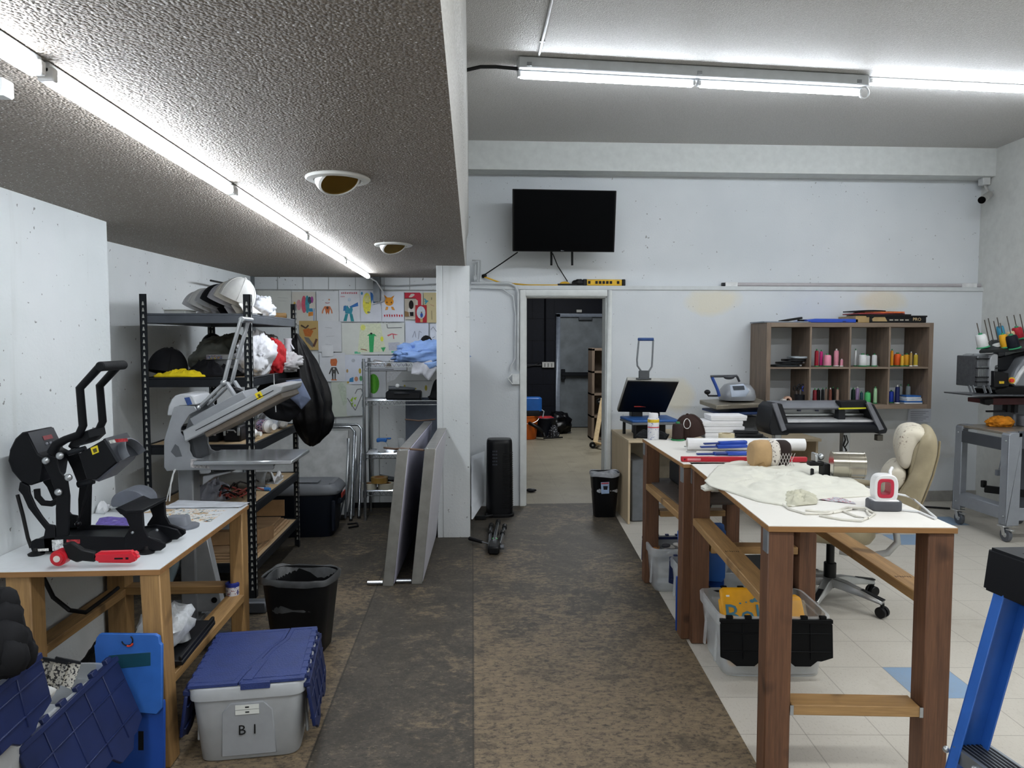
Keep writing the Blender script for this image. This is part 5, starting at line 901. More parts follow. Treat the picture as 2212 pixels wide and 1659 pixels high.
NA=PZ(1660,1137,H); NW,ND,NR=.645,1.325,rad(-5.2)
tn=ztable('nearest work table on the right, with a cloth and a small red-white press on top',NA,NR,NW,ND,H,
 [((.048,.1,.648),(.048,ND-.1,.648),.088,.038,fir_y),((NW-.048,.1,.665),(NW-.048,ND-.1,.665),.088,.038,fir_y),((.1,.055,.28),(NW-.1,.055,.28),.088,.038,fir_x),((.1,ND-.06,.50),(NW-.1,ND-.06,.50),.088,.038,fir_x),((.10,.1,.89),(.10,ND-.1,.89),.038,.07,fir_y)])
for x in (.098,NW-.098): b=MB(); b.box(x-.006,x+.006,.008,.0105,.262,.298); b.build('bracket',SIL,tn)
def NP(x,y,z): return V((NA.x,NA.y,0))+rz(NR)@V((x,y,z))
for (x,y,s) in ((.048,.62,1),(NW-.05,.25,1)):
    b=MB()
    for i in range(7): b.box(x-.03+.009*i,x-.026+.009*i,y+.003*((i*5)%3),y+.016,.6672 if x<.3 else .6842,.6675 if x<.3 else .6845)
    b.build('lumber_stamp',mat('#4a3523',.7),tn)
FA=PZ(1476,1003,H); FR=rad(-1.2); FW,FD=.63,1.0
tf_=ztable('farther work table on the right, crowded with tools and white boxes',FA,FR,FW,FD,H,[((.048,.1,.64),(.048,FD-.1,.64),.088,.038,fir_y),((.1,FD-.06,.46),(FW-.1,FD-.06,.46),.088,.038,fir_x),((FW-.05,.1,.62),(FW-.05,FD-.1,.62),.088,.038,fir_y)])
z=H+.0015
# --- on the near table ---
pts=[PZ(x,y,z) for x,y in ((1522,1040),(1552,1006),(1600,994),(1660,1004),(1700,1000),(1800,1012),(1868,1052),(1882,1072),(1770,1080),(1712,1096),(1640,1085),(1570,1062),(1535,1052))]
b=MB(); b.heap([(p.x,p.y) for p in pts],z,.030,61,8.,n=120,k=30,fold=.95,edge=.003); solo(b,'cream_shirt',mat('#d6d5ca',.85,nz=.05,bp=.2,bs=200),'crumpled cream shirt spread over the near work table','shirt',ang=180)
b=MB(); b.ball(PZ(1545,1050,z-.012)+V((0,0,-.004)),(.075,.05,.016),22,wob=.35,seed=3,fr=3.,rot=rz(.5)); bpy.data.objects['cream_shirt']; so=b.build('sleeve',mat('#d6d5ca',.85,nz=.05,bp=.2,bs=200),None,ang=180); so.data.transform(M.Translation(-bpy.data.objects['cream_shirt'].location)); so.parent=bpy.data.objects['cream_shirt']
b=MB(); b.heap([(p.x,p.y) for p in [PZ(x,y,z) for x,y in ((1690,1070),(1730,1062),(1765,1075),(1765,1090),(1700,1096))]],z+.002,.032,63,22.,fold=.9,edge=.002); solo(b,'crumpled_rag',mat('#bebca9',.85),'small crumpled beige rag at the front of the cream shirt','cloth',ang=180)
paper('printed_slip','narrow printed plastic slip between the rag and the small press','paper',[PZ(1765,1080,z),PZ(1850,1090,z),PZ(1830,1082,z),PZ(1775,1074,z)],z,printmat('#b5b3ba',('#8a8894','#b06a72'),60,.55),curl=.012)
b=MB(True)
def cord(pts,r,zz,w=None): b.tube([PZ(x,y,zz)+V((0,0,r)) for x,y in pts],r,6)
cord([(1692,1092),(1705,1102),(1740,1112),(1790,1112),(1830,1098),(1870,1100),(1890,1112),(1875,1122),(1850,1118),(1820,1106),(1775,1108),(1740,1104)],.0045,z); cord([(1770,1116),(1820,1125),(1860,1128),(1880,1118),(1872,1106),(1840,1102),(1800,1110)],.0045,z); solo(b,'white_power_lead',mat('#d9d6cc',.45),'white power lead lying in loops on the near work table','power lead')
t=thing('mini_press','small white hand press with a red-rimmed grip hole on its grey stand','press',PZ(1908,1112,z),rad(-8)); p=PZ(1908,1100,z)
t.location=p
b=MB(); b.rings([[V((x*s,y*s,zz)) for x,y in rrect(.118,.085,4,32)] for s,zz in ((.93,.0),(1.,.004),(1.,.032),(.95,.037),(.86,.037),(.84,.030))]); b.build('stand',mat('#4a4c52',.5),t)
out=[(x,zz) for x,zz in sell(48,.043,.055,3.2,0,.082)]; inn=sell(48,.024,.030,4,-.004,.085)
b=MB(); b.ringprism(out,inn,-.026,.026); b.box(-.045,.045,-.034,.034,.030,.042); b.build('press_body',mat('#e4e4e4',.3,nz=.03),t,.004)
i2=sell(48,.0245,.0305,4,-.004,.085); o2=sell(48,.0305,.037,4,-.004,.085); i3=sell(48,.0185,.0245,4,-.004,.085)
b=MB(); b.ringprism(o2,i3,-.0285,.0285); b.build('grip_rim',mat('#b8263f',.4,nz=.05),t,.002)
b=MB(); b.box(-.016,.006,-.0285,-.026,.036,.040); b.build('button',DGR,t)
b=MB(True); b.tube([p+V((.042,0,.06)),p+V((.09,.01,.05)),PZ(1975,1085,z)+V((0,0,.01)),PZ(2022,1122,z)+V((0,0,.006))],.004); b.tube([p+V((.03,.01,.115)),p+V((.04,.03,.14)),p+V((.06,.05,.15))],.006); b.tube([PZ(1945,1104,z)+V((0,0,.004)),PZ(1985,1108,z)+V((0,0,.004)),PZ(2020,1123,z)+V((0,0,.004))],.004); b.build('power_cord',mat('#d9dadb',.4),t)
cp=PZ(1660,1011,z)
t=thing('tan_cap','tan rounded cap standing on edge at the far end of the near table','cap',(cp.x-.04,cp.y,z),0,'caps standing on the near table')
b=MB(True); b.rings([[V((cp.x+d,cp.y+y*s,z+.072+zz*s+(.0 if s>.9 else -.006))) for y,zz in sell(30,.064,.071,2.4)] for d,s in ((-.094,.80),(-.09,.9),(-.07,.97),(-.04,1.02),(-.01,1.0))]); b.build('crown',mat('#b3946a',.85,nz=.08,bp=.2,bs=90),t,ang=180)
b=MB(True); b.grid(lambda u,v:V((cp.x-.085+.06*u,cp.y-.055-.012*v+.01*u,z+.002+.05*v*(.4+.6*u))),6,6); b.build('sweatband',mat('#a3845a',.85),t)
t=thing('patterned_cap','white patterned cap brim panel pressed against the tan cap','cap',(cp.x,cp.y,z),0,'caps standing on the near table'); b=MB(True); b.rings([[V((cp.x+.012+d,cp.y+.0+y,z+.074+zz)) for y,zz in sell(28,.068*s,.072*s,2.4)] for d,s in ((-.02,.92),(-.008,1.),(.012,1.),(.024,.9))]); b.build('cap_panel',printmat('#d3ccc2',('#4e4442',),75,.58),t)
t=thing('patterned_cap','dark brown cap with white lattice pattern, right of the tan cap','cap',(cp.x+.06,cp.y,z),0,'caps standing on the near table'); b=MB(True); b.rings([[V((cp.x+.06+d+zz*.12,cp.y+y,z+.072+zz)) for y,zz in sell(28,.064*s,.070*s,2.6)] for d,s in ((-.03,.94),(-.02,1.),(.016,1.),(.03,.86))]); b.build('cap_panel',mat('#3a2b28',.8),t)
b=MB(True)
for i in range(-2,3):
    for s in (-1,1): b.bar((cp.x+.06+.015*i-.012*s,cp.y-.0655,z+.02),(cp.x+.06+.015*i+.016*s,cp.y-.0655,z+.085),.002,.002)
b.build('lattice_print',mat('#c9c2be',.7),t)
# cap frame station clamped on the right edge
t=thing('cap_frame_cylinder','shiny metal cap-framing cylinder clamped to the right edge of the near table','cylinder',PY(1827,1003,3.35)); c0,c1=PY(1796,1003,3.3),PY(1866,1005,3.26)
b=MB(True); b.cyl(c0,c1,.062,n=36); d=(c1-c0).normalized()
for f in (.02,.5,.98): q=c0.lerp(c1,f); b.cyl(q-d*.003,q+d*.003,.0635,n=36)
b.build('drum',mat('#b9b4a6',.2,.95,nz=.08),t)
b=MB(True); e=c0-d*.03; b.bc(e+V((0,0,-.03)),(.035,.05,.07)).bc(e+V((-.045,0,.005)),(.07,.04,.02)).bc(e+V((-.06,0,-.05)),(.012,.02,.06)); b.build('clamp',BLK,t,.004)
b=MB(True); b.bc(e+V((-.05,0,.035)),(.012,.05,.04)).ball(e+V((-.02,0,.035)),.016); b.build('clamp_screw',SIL,t,.003)
# --- on the far table ---
def onF(px,py): return PZ(px,py,z)
c=onF(1411,949); t=thing('spray_can','white canister with coloured label on the far left corner of the far table','can',c); b=MB(True); b.lathe([(.034,0),(.037,.004),(.037,.135),(.034,.142)],c,22); b.build('can_body',printmat('#dcdce0',('#8f96b5','#c9cad2'),55,.6),t)
b=MB(True); b.lathe([(.031,.14),(.031,.165),(.028,.172)],c,20); b.build('can_lid',mat('#e2e2e4',.35,nz=.03),t)
b=MB(True); b.lathe([(.0375,.113),(.0378,.114),(.0378,.132),(.0375,.133)],c,22); b.build('yellow_band',mat('#d9b92c',.4,nz=.25,ns=40),t); b=MB(True); b.lathe([(.0375,.078),(.0378,.079),(.0378,.084),(.0375,.085)],c,22); b.build('red_band',mat('#c4404a',.4),t)
c=onF(1464,951); cone('large dark brown thread cone with a green base on the far table',(c.x,c.y,z),.112,.034,'#3f2825','#1f7a46')
c=onF(1487,948); tc2=cap('dark brown cap with white emblems, behind the brown thread cone',(c.x+.02,c.y+.03,z+.022),(0,rad(10),rad(200)),'#452e28',s=1.12)
b=MB(); b.tube([V((.088*cos(f)*cos(a)*1.0,.074*cos(f)*sin(a),.112*sin(f))) for a,f in [(.9+.28*cos(q),.75+.28*sin(q)) for q in [2*pi*i/18 for i in range(18)]]],.0025,5,closed=True)
b.v=[V((p.x*1.12,p.y*1.12,p.z*1.13)) for p in b.v]; b.build('round_emblem',mat('#d6d4d2',.7),tc2)
b=MB(True); q=V((c.x-.035,c.y-.085,z+.10)); b.tube([q+V((.026*cos(a),.0,.026*sin(a))) for a in [2*pi*i/20 for i in range(20)]],.003,5,closed=True); b.tube([q+V((-.015,0,-.012)),q+V((.0,0,.012)),q+V((.015,0,-.012))],.003,5); b.v=[v+V((.03*0,0,0)) for v in b.v]
e=b.build('emblem',mat('#d8d6d4',.7),bpy.data.objects['baseball_cap.%03d'%(max(int(o.name[-3:]) for o in bpy.data.objects if o.name.startswith('baseball_cap.')))]) if 0 else None
b=MB(); b.heap([(p.x,p.y) for p in [onF(x,y) for x,y in ((1372,946),(1440,950),(1445,941),(1380,936))]],z,.05,71,12.); solo(b,'black_sleeve',mat('#16171b',.8),'black cloth sleeve lying behind the white canister','cloth',ang=180)
boxy=((1560,.0,.272,.04,'bottom'),(1556,.041,.265,.04,'second'),(1553,.082,.262,.036,'third'),(1566,.119,.235,.034,'topmost'))
for px,dz,wd,hh,nm_ in boxy:
    cx=PY(px,930,4.72).x; t=thing('white_box',nm_+' white flat box in the stack at the back of the far table','box',(cx,4.72,z+dz),rad(-3),'stacked white boxes'); b=MB(); b.box(-wd/2,wd/2,-.085,.085,0,hh*.93); b.build('box_body',mat('#dddee0',.55,nz=.04),t,.003); b=MB(); b.box(-wd/2-.002,wd/2+.002,-.087,.087,hh*.45,hh); b.build('box_lid',mat('#e3e3e6',.5,nz=.04),t,.002)
c=onF(1569,953); t=thing('tape_roll','cream roll of tape standing flat in front of the white boxes','tape roll',c); b=MB(True); b.lathe([(.05,0),(.05,.05),(.03,.05),(.03,0)],c,26); b.build('tape_ring',mat('#cbbf9d',.45),t); b=MB(True); b.lathe([(.03,.0),(.0305,.052),(.027,.052),(.027,0)],c,20); b.build('core',mat('#b8a888',.7),t)
a,e=onF(1546,957),onF(1592,959); t=thing('marker_pen','blue-capped marker pen lying on the far table','pen',a); b=MB(True); b.cyl(a+V((0,0,.008)),a.lerp(e,.42)+V((0,0,.008)),.008); b.build('pen_cap',mat('#2430c4',.35),t); b=MB(True); b.cyl(a.lerp(e,.42)+V((0,0,.008)),e+V((0,0,.007)),.0065,.005); b.build('pen_barrel',mat('#c9d2d8',.35),t)
for i,(x,y) in enumerate(((1625,947),(1618,941),(1612,936))):
    c=PY(x,y,4.62); t=thing('black_tray',('lowest','middle','top')[i]+' flat black tray in the small stack right of the white boxes','tray',(c.x,4.66,z+.022*i),rad(-12),'stacked black trays'); b=MB(); b.box(-.10+.012*i,.10-.012*i,-.09,.09,0,.014); b.build('tray_base',mat('#1c1d21',.45),t,.004); b=MB(); b.box(-.10+.012*i,.10-.012*i,-.095,-.085,0,.02); b.build('tray_lip',mat('#2a2c31',.4),t,.003)
t=thing('vinyl_roll','long white roll of film lying across the far table','roll',PY(1600,975,4.14)); a,e=PY(1484,972,4.17),PY(1737,972,4.10); a.z=e.z=z+.036; b=MB(True); b.cyl(a,e,.036,n=28); b.build('roll_film',mat('#e3e3e3',.3,nz=.03),t); b=MB(True); dd=(e-a).normalized(); b.cyl(a-dd*.002,a,.02,n=18).cyl(e,e+dd*.002,.02,n=18); b.build('roll_core',mat('#b9b4ac',.7),t)
t=thing('spirit_level','red metal level lying along the near edge of the far table','level',PY(1600,992,3.92)); a,e=onF(1471,997),onF(1742,998); b=MB(True); b.bar(a+V((0,0,.014)),e+V((0,0,.014)),.028,.026); b.build('level_body',mat('#b51f2f',.35,nz=.06),t,.003); dd=(e-a).normalized(); b=MB(True); b.bar(a+dd*.03+V((0,-.0145,.014)),a+dd*.10+V((0,-.0145,.014)),.002,.012).bar(a+dd*.3+V((0,0,.0275)),a+dd*.36+V((0,0,.0275)),.014,.002); b.build('vial_window',mat('#d98a90',.3),t)
b=MB(True); b.cyl(a+dd*.016+V((0,-.016,.014)),a+dd*.016+V((0,-.013,.014)),.005); b.build('hang_hole',mat('#4a0f16',.6),t)
for i,(x0,y0,x1,y1,w_,l) in enumerate(((1520,965,1612,961,.03,'top blue plastic spatula of the bundle on the white roll table'),(1513,971,1612,969,.035,'second blue plastic spatula in the bundle'),(1505,981,1608,982,.03,'lowest left blue plastic spatula in the bundle'),(1545,976,1614,977,.04,'short blue plastic spatula at the right of the bundle'))):
    Yq=4.02-.02*i; a,e=PY(x0,y0,Yq),PY(x1,y1,Yq); a.z=z+.012+.017*(3-i)*.9; e.z=z+.012+.018*(3-i)
    if i==2: a.z=z+.006; e.z=z+.008
    t=thing('plastic_spatula',l,'spatula',(a.x,a.y,z),0,'blue spatulas on the far table'); m_=a.lerp(e,.35); b=MB(True); b.bar(m_,e,w_*1.35,.019); b.build('handle',mat('#2048a8',.4,nz=.08),t,.004); b=MB(True); b.bar(a,m_,w_*.8,.009); b.build('blade',mat('#23397c',.35),t,.002)
b=MB(True); a=onF(1478,968); b.bar(a+V((0,.0,.01)),a+V((.07,.01,.01)),.004,.006); a=onF(1482,978); b.bar(a+V((0,.0,.006)),a+V((.06,.0,.006)),.004,.006); solo(b,'weeding_pick',SIL,'thin metal picks lying at the left of the blue spatulas','pick',ang=30)
# --- under the tables ---
def stote(label,loc,rot,w,d,h,body,lidm,flaps,grp):
    t=tote('storage_tote',label,loc,rot,w,d,h,body,grp)
    for f in flaps:
        if f=='f': flap(t,(-w/2-.0,-d/2-.012,h-.012),(1,0,0),(0,-.10,-1),w,.20,lidm,4)
        if f=='b': flap(t,(w/2,d/2+.012,h-.012),(-1,0,0),(0,.12,-1),w,.19,lidm,4)
        if f=='l': flap(t,(-w/2-.012,d/2,h-.012),(0,-1,0),(-.12,0,-1),d,.16,lidm,3,teeth=False)
    return t
BLID=mat('#0e1014',.55,nz=.08,spec=.3)
yc=V((1.425,3.43,-.003)); yrot=rad(-4)
ty=stote('clear tote with black lids open, full of bagged yellow shirts, under the near table',yc,yrot,.52,.40,.30,CLEAR,BLID,('f','b'),'totes under the right tables')
YEL=mat('#e2a114',.55,nz=.1,bp=.25,bs=30)
t=thing('yellow_shirt_pack','front pack of folded yellow shirts with blue print in the black-lidded tote','shirt pack',yc+V((-.05,0,.06)),yrot,'yellow shirt packs')
b=MB()
def slabp(x0,x1,y,zz0,zz1,lean,th):
    b.rings([[V((x,y+lean*zq+d,zq)) for x,zq in ((x0,zz0),(x1,zz0),(x1,zz1-.01),(x1-.02,zz1),(x0+.02,zz1),(x0,zz1-.01))] for d in (0,th)])
slabp(-.15,.09,-.14,-.02,.295,.55,.03); b.build('folded_shirts',YEL,t,.004)
BPR=mat('#4a7f94',.6)
nx=V((0,-1,.55)).normalized()
def onpack(u,v,dx=0): return V((u,-.14+.55*v,v))+nx*.0015
lettering('Bolts',.135,BPR,t,yc+V((-.05,0,.06))+rz(yrot)@onpack(-.005,.185),rz(yrot)@V((1,0,0)),rz(yrot)@V((0,.55,1)),'lettering')
b=MB()
for (u,v,r_) in ((.0,.245,.012),(.02,.25,.015),(.045,.245,.013),(.06,.23,.01),(-.06,.235,.006),(-.03,.24,.005)): b.add([onpack(u+r_*cos(q),v+r_*.6*sin(q)) for q in [2*pi*i/12 for i in range(12)]],[tuple(range(12))])
b.build('blue_print',BPR,t)
b=MB(); b.add([onpack(u,v) for u,v in ((.0,.275),(.03,.275),(.03,.29),(.0,.29))],[(0,1,2,3)]); b.build('size_tag',mat('#e4e0d4',.5),t)
b=MB(); b.add([onpack(u,v) for u,v in ((-.125,.262),(-.108,.262),(-.108,.27),(-.125,.27))],[(0,1,2,3)]); b.build('white_tag',mat('#ece8dc',.5),t)
t=thing('yellow_shirt_pack','yellow shirt pack in shiny plastic at the right of the black-lidded tote','shirt pack',yc+V((.13,0,.07)),yrot+rad(6),'yellow shirt packs'); b=MB(); slabp(-.085,.075,-.13,-.0,.25,.55,.03); b.build('folded_shirts',YEL,t,.006)
lettering('th',.10,BPR,t,yc+V((.13,0,.07))+rz(yrot+rad(6))@onpack(-.04,.165),rz(yrot+rad(6))@V((1,0,0)),V((0,.55,1)),'lettering')
b=MB(); b.grid(lambda u,v:onpack(-.08+.16*u,.02+.215*v)+nx*(.004+.006*abs(NZ.noise(V((u*5,v*5,3))))),10,10); b.build('plastic_sleeve',mat('#e9d3a5',.12,nz=0,al=.22),t)
t=thing('yellow_shirt_pack','narrow yellow shirt pack at the far left of the black-lidded tote','shirt pack',yc+V((-.195,.02,.08)),yrot,'yellow shirt packs'); b=MB(); slabp(-.012,.03,-.13,-.0,.23,.55,.03); b.build('folded_shirts',YEL,t,.004)
ta=stote('clear tote with navy lids under the far table, nearer the doorway',(1.335,4.57,-.003),rad(-2),.40,.33,.28,CLEAR,NAVY,('b',),'totes under the right tables')
b=MB(); rnd=random.Random(3)
for i in range(30): b.ball((1.335+rnd.uniform(-.15,.15),4.57+rnd.uniform(-.12,.12),.22+rnd.uniform(-.01,.02)),(.035,.02,.014),8,m=i%4,rot=rz(rnd.uniform(0,6)))
solo(b,'mixed_scraps',[mat('#c9c6c0',.6),mat('#b5793f',.6),mat('#4a4a52',.6),mat('#8c8a86',.6)],'mixed scraps filling the farther navy-lidded tote','scraps',kind='stuff')
tb_=stote('clear tote with navy lids under the far table, partly hidden by its near leg',(1.42,4.16,-.003),rad(-2),.42,.33,.26,CLEAR,NAVY,('b',),'totes under the right tables')
bluebox('tall royal blue folded plastic box standing in the gap between the two work tables',(1.105,3.805),(1.365,3.79),.60,.0,'blue folded boxes',False)
b=MB(); b.box(1.60,1.95,4.1,4.45,-.003,.20); b.box(1.59,1.96,4.09,4.46,.2,.22); solo(b,'black_bin_box',mat('#17181c',.5),'black lidded box on the floor behind the blue folded box','box',bev=.006)
b=MB(); b.ball((1.45,4.55,.55),(.10,.09,.08),16,wob=.25,seed=4); solo(b,'dark_tool_bag',mat('#1e1f24',.6),'dark bag on the stretcher shelf of the far table','bag',ang=60)
b=MB(); b.box(1.16,1.66,3.98,4.74,.655,.668); solo(b,'shelf_plank',wood('#3b3430','#5a5048','x',.7,.5,False),'dark plank resting on the far table stretchers','plank',bev=.002)
b=MB(True); b.bc((1.42,4.5,.74),(.26,.3,.14)); solo(b,'grey_case',mat('#2d2f33',.5),'dark grey case stored under the far table top','case',bev=.015)
b=MB(True); b.ball((1.33,4.25,.70),(.09,.1,.04),16,wob=.2,seed=7,zmin=.669); solo(b,'black_tool_pouch',mat('#17181b',.6),'black pouch in front of the grey case under the far table','pouch',ang=60)
# ================= desk and presses at the back wall =================
LAM=wood('#b39f80','#cbb899','z',.6,.5,False); LAMX=wood('#b8a688','#d0bfa2','x',.6,.5,False)
dx0=PY(1357,1000,6.12).x; t=thing('plywood_desk','pale plywood desk against the back wall right of the doorway','desk',(2.1,6.5,0))
b=MB(True); b.box(dx0,dx0+.02,6.12,6.86,0,.71); b.build('side_panel',LAM,t,.002); b=MB(True); b.box(3.0,3.02,6.12,6.86,0,.71); b.build('side_panel',LAM,t,.002)
b=MB(True); b.box(dx0-.005,3.04,6.10,6.865,.71,.735); b.build('desktop',LAMX,t,.002); b=MB(True); b.box(dx0+.02,3.0,6.80,6.82,.1,.71); b.build('back_panel',mat('#8d8372',.7),t)
b=MB(True); b.box(dx0+.05,dx0+.16,6.2,6.6,0,.55); solo(b,'steel_case',mat('#74787d',.4,.4),'grey metal case standing under the plywood desk by its side panel','case',bev=.01)
DZ=.736
t=thing('flat_heat_press','blue-platen heat press with its black upper plate swung open, on the plywood desk','heat press',PY(1400,930,6.35))
b=MB(True); ql=[PY(1339,906,6.55),PY(1440,904,6.62),PY(1467,922,6.2),PY(1366,923,6.18)]
zz=DZ+.14
for p in ql: p.z=zz
b.rings([[p+V((0,0,d)) for p in ql] for d in (0,.022)]); b.build('lower_platen',mat('#2c5c9e',.5,nz=.06),t,.006)
b=MB(True); b.rings([[p+V((0,0,d)) for p in ql] for d in (-.022,0)]); b.build('platen_base',mat('#6f747a',.4,.3),t,.004)
qu=[PY(1356,824,6.22),PY(1466,827,6.18),PY(1438,891,6.46),PY(1335,890,6.52)]; n=(qu[1]-qu[0]).cross(qu[3]-qu[0]).normalized(); n=n if n.y<0 else -n
b=MB(True); slab(b,qu,-.012,.0,0); b.build('heating_plate',mat('#101114',.35,nz=.12,ns=8),t,.003); b=MB(True); c=sum(qu,V())/4; slab(b,[c+(p-c)*1.03 for p in qu],-.05,-.012); b.build('upper_housing',mat('#b4b3ad',.4,.2,nz=.08),t,.006)
b=MB(True); a=qu[3].lerp(qu[2],.42).lerp(qu[0].lerp(qu[1],.42),.2)+n*.002; d=(qu[2]-qu[3]).normalized(); b.bc(a,(.11,.004,.008)); b.build('red_mark',mat('#a92a22',.5),t)
Yh=6.22; b=MB(True); b.tube([PY(x,y,Yh) for x,y in ((1386,803),(1377,790),(1376,778),(1380,735))],.008); b.tube([PY(x,y,Yh) for x,y in ((1401,803),(1408,792),(1409,778),(1411,735))],.008); b.build('handle_arm',mat('#7c8084',.35,.5),t)
b=MB(True); b.cyl(PY(1378,733,Yh),PY(1412,733,Yh),.014); b.build('handle_grip',mat('#21457f',.5),t,.004); b=MB(True); b.bc(PY(1391,809,Yh),(.09,.03,.07)).bc(PY(1390,818,Yh),(.13,.05,.012)); b.build('handle_bracket',mat('#54575b',.4,.3),t,.004)
b=MB(True); b.box(ql[0].x+.12,ql[0].x+.40,6.45,6.6,DZ+.002,zz-.02).box(ql[0].x+.1,ql[0].x+.2,6.5,6.62,zz,zz+.13).box(ql[0].x+.3,ql[0].x+.36,6.5,6.62,zz,zz+.13); b.build('press_base',mat('#26282c',.5),t,.006)
b=MB(True)
for p in ql: q=p.lerp(sum(ql,V())/4,.15); b.cyl((q.x,q.y,DZ),(q.x,q.y,zz-.02),.014)
b.build('foot',BLK,t)
t=thing('swing_heat_press','silver swing-arm heat press with a grey control head, left of the cube shelf','heat press',PY(1590,860,6.35))
Yp=6.3; zl=PY(1590,889,Yp).z
b=MB(True); b.rings([[PY(x,y,Yq)+V((0,0,d)) for x,y,Yq in ((1516,881,6.5),(1640,877,6.6),(1665,890,6.2),(1560,893,6.12))] for d in (-.02,.0)]); b.build('lower_platen',mat('#243a66',.5),t,.004)
b=MB(True); b.rings([[PY(x,y,Yq)+V((0,0,d)) for x,y,Yq in ((1511,867,6.5),(1632,862,6.6),(1663,873,6.2),(1548,879,6.1))] for d in (-.025,.015)]); b.build('upper_platen',mat('#8f887a',.4,.4,nz=.12),t,.006)
b=MB(True); c=PY(1592,843,6.35); b.rings([[V((c.x+x*s,c.y+y*s*1.3,c.z-.085+zz_)) for x,y in rrect(.30,.22,3.5,32)] for s,zz_ in ((.95,.0),(1.,.03),(.92,.09),(.70,.135),(.4,.15))]); hd=b.build('control_head',mat('#9ea1a6',.35,.3,nz=.05),t)
b=MB(True); b.rings([[PY(x,y,6.10-k) for x,y in ((1576,832),(1606,829),(1619,845),(1611,857),(1580,858))] for k in (0,.012)]); pn=b.build('control_panel',mat('#b4bfd0',.35,nz=.05),hd,.003); b=MB(True); b.add([PY(x,y,6.085) for x,y in ((1582,834),(1607,833),(1609,842),(1585,843))],[(0,1,2,3)]); b.build('display',mat('#3f4650',.3),pn)
b=MB(True); b.tube([PY(x,y,6.28) for x,y in ((1554,856),(1550,842),(1545,830),(1538,815))],.014); b.build('lever_arm',mat('#2f4f9c',.4),t); b=MB(True); b.cyl(PY(1535,813,6.28),PY(1592,812,6.28),.011); b.tube([PY(1592,813,6.28),PY(1597,824,6.3)],.01); b.ball(PY(1575,815,6.27),(.05,.02,.02)); b.build('lever_handle',mat('#3f4146',.4,.2),t)
b=MB(True); b.ball(PY(1528,847,6.3),(.028,.028,.022)); b.tube([PY(1528,851,6.3),PY(1530,855,6.3),PY(1552,855,6.3)],.008); b.build('side_knob',BLK,t)
b=MB(True); c=PY(1600,890,6.5); b.box(c.x-.12,c.x+.12,6.4,6.68,DZ,c.z-.03).box(c.x-.05,c.x+.05,6.62,6.72,DZ,1.12); b.build('press_base',mat('#55585c',.5),t,.006)
# plotter
Yp=5.72; P=lambda x,y: PY(x,y,Yp)
t=thing('vinyl_plotter','grey and black vinyl plotter on its stand in front of the cube shelf','plotter',(PY(1780,900,Yp).x,5.85,0))
x0,x1=P(1682,900).x,P(1893,900).x
zz=lambda y:P(1780,y).z
b=MB(True); b.prism([(5.66,zz(934)),(5.64,zz(926)),(5.65,zz(914)),(5.70,zz(909)),(5.95,zz(909)),(5.95,zz(936))],x0,x1,'yz'); b.build('base_body',mat('#1b1e27',.4,nz=.08),t,.01)
b=MB(True); b.prism([(5.68,zz(911)),(5.68,zz(907)),(5.86,zz(902)),(5.86,zz(909))],x0+.02,x1-.02,'yz'); b.build('media_bed',mat('#cfd0d2',.3),t)
b=MB(True); b.box(x0,x1,5.85,5.93,zz(902),zz(884)); b.build('rear_rail',mat('#a2a5a8',.3,.5,nz=.04),t,.003); b=MB(True); b.box(x0,x1,5.80,5.84,zz(900),zz(896)); b.build('guide_rail',SIL,t)
b=MB(True); b.prism([(5.72,zz(885)),(5.70,zz(880)),(5.76,zz(871)),(5.93,zz(869)),(5.93,zz(885))],x0-.02,x1-.02,'yz'); b.build('top_cover',mat('#77797f',.4,nz=.05),t,.006)
b=MB(True)
for px in (1702,1741,1780): b.bc(P(px,890)+V((0,.12,0)),(.025,.01,.012))
b.build('roller_mark',mat('#444b70',.4),t)
for s,pp in ((-1,((1660,938),(1655,920),(1662,880),(1671,871),(1683,871),(1703,932),(1694,938))),(1,((1866,871),(1880,872),(1909,926),(1906,934),(1890,936),(1878,900)))):
    b=MB(True); b.prism(XZ(pp,Yp),5.66,5.95); b.build('end_cover',mat('#26282e',.45,nz=.06),t,.006)
    q=((1667,872),(1677,870),(1698,928),(1688,932)) if s<0 else ((1870,871),(1880,872),(1908,927),(1897,930)); b=MB(True); b.prism(XZ(q,5.655),5.64,5.665); b.build('end_trim',mat('#6d6f76',.4),t,.003)
b=MB(True); b.rings([[P(x,y)+V((0,d,0)) for x,y in ((1810,866),(1866,864),(1871,882),(1812,882))] for d in (-.04,.05)]); b.build('control_panel',mat('#1d1f24',.4),t,.004); b=MB(True); b.add([PY(x,y,Yp-.045) for x,y in ((1811,881),(1871,880),(1871,883),(1812,884.5))],[(0,1,2,3)]); b.build('yellow_strip',mat('#d2cf20',.5),t)
b=MB(True); b.rings([[P(x,y)+V((0,d,0)) for x,y in ((1811,885),(1825,884),(1825,906),(1809,906))] for d in (-.01,.06)]); b.build('cutting_carriage',mat('#2c2e35',.4),t,.004)
b=MB(True); a=P(1840,940).x; b.box(a-.03,a+.03,5.80,5.86,.05,zz(936)); b.build('stand_post',mat('#a7aaad',.3,.7,nz=.05),t,.004)
b=MB(True); b.box(a-.035,a+.035,5.5,6.1,0,.06); b.build('stand_foot',mat('#8d9093',.35,.5),t,.006)
a2=P(1690,940).x; b=MB(True); b.box(a2-.03,a2+.03,5.80,5.86,.05,zz(936)); b.build('stand_post',mat('#a7aaad',.3,.7,nz=.05),t,.004); b=MB(True); b.box(a2-.035,a2+.035,5.5,6.1,0,.06); b.build('stand_foot',mat('#8d9093',.35,.5),t,.006)
b=MB(True); b.bar((a2,5.83,.30),(a,5.83,.30),.03,.05); b.build('stand_beam',mat('#a7aaad',.3,.7,nz=.05),t,.004)
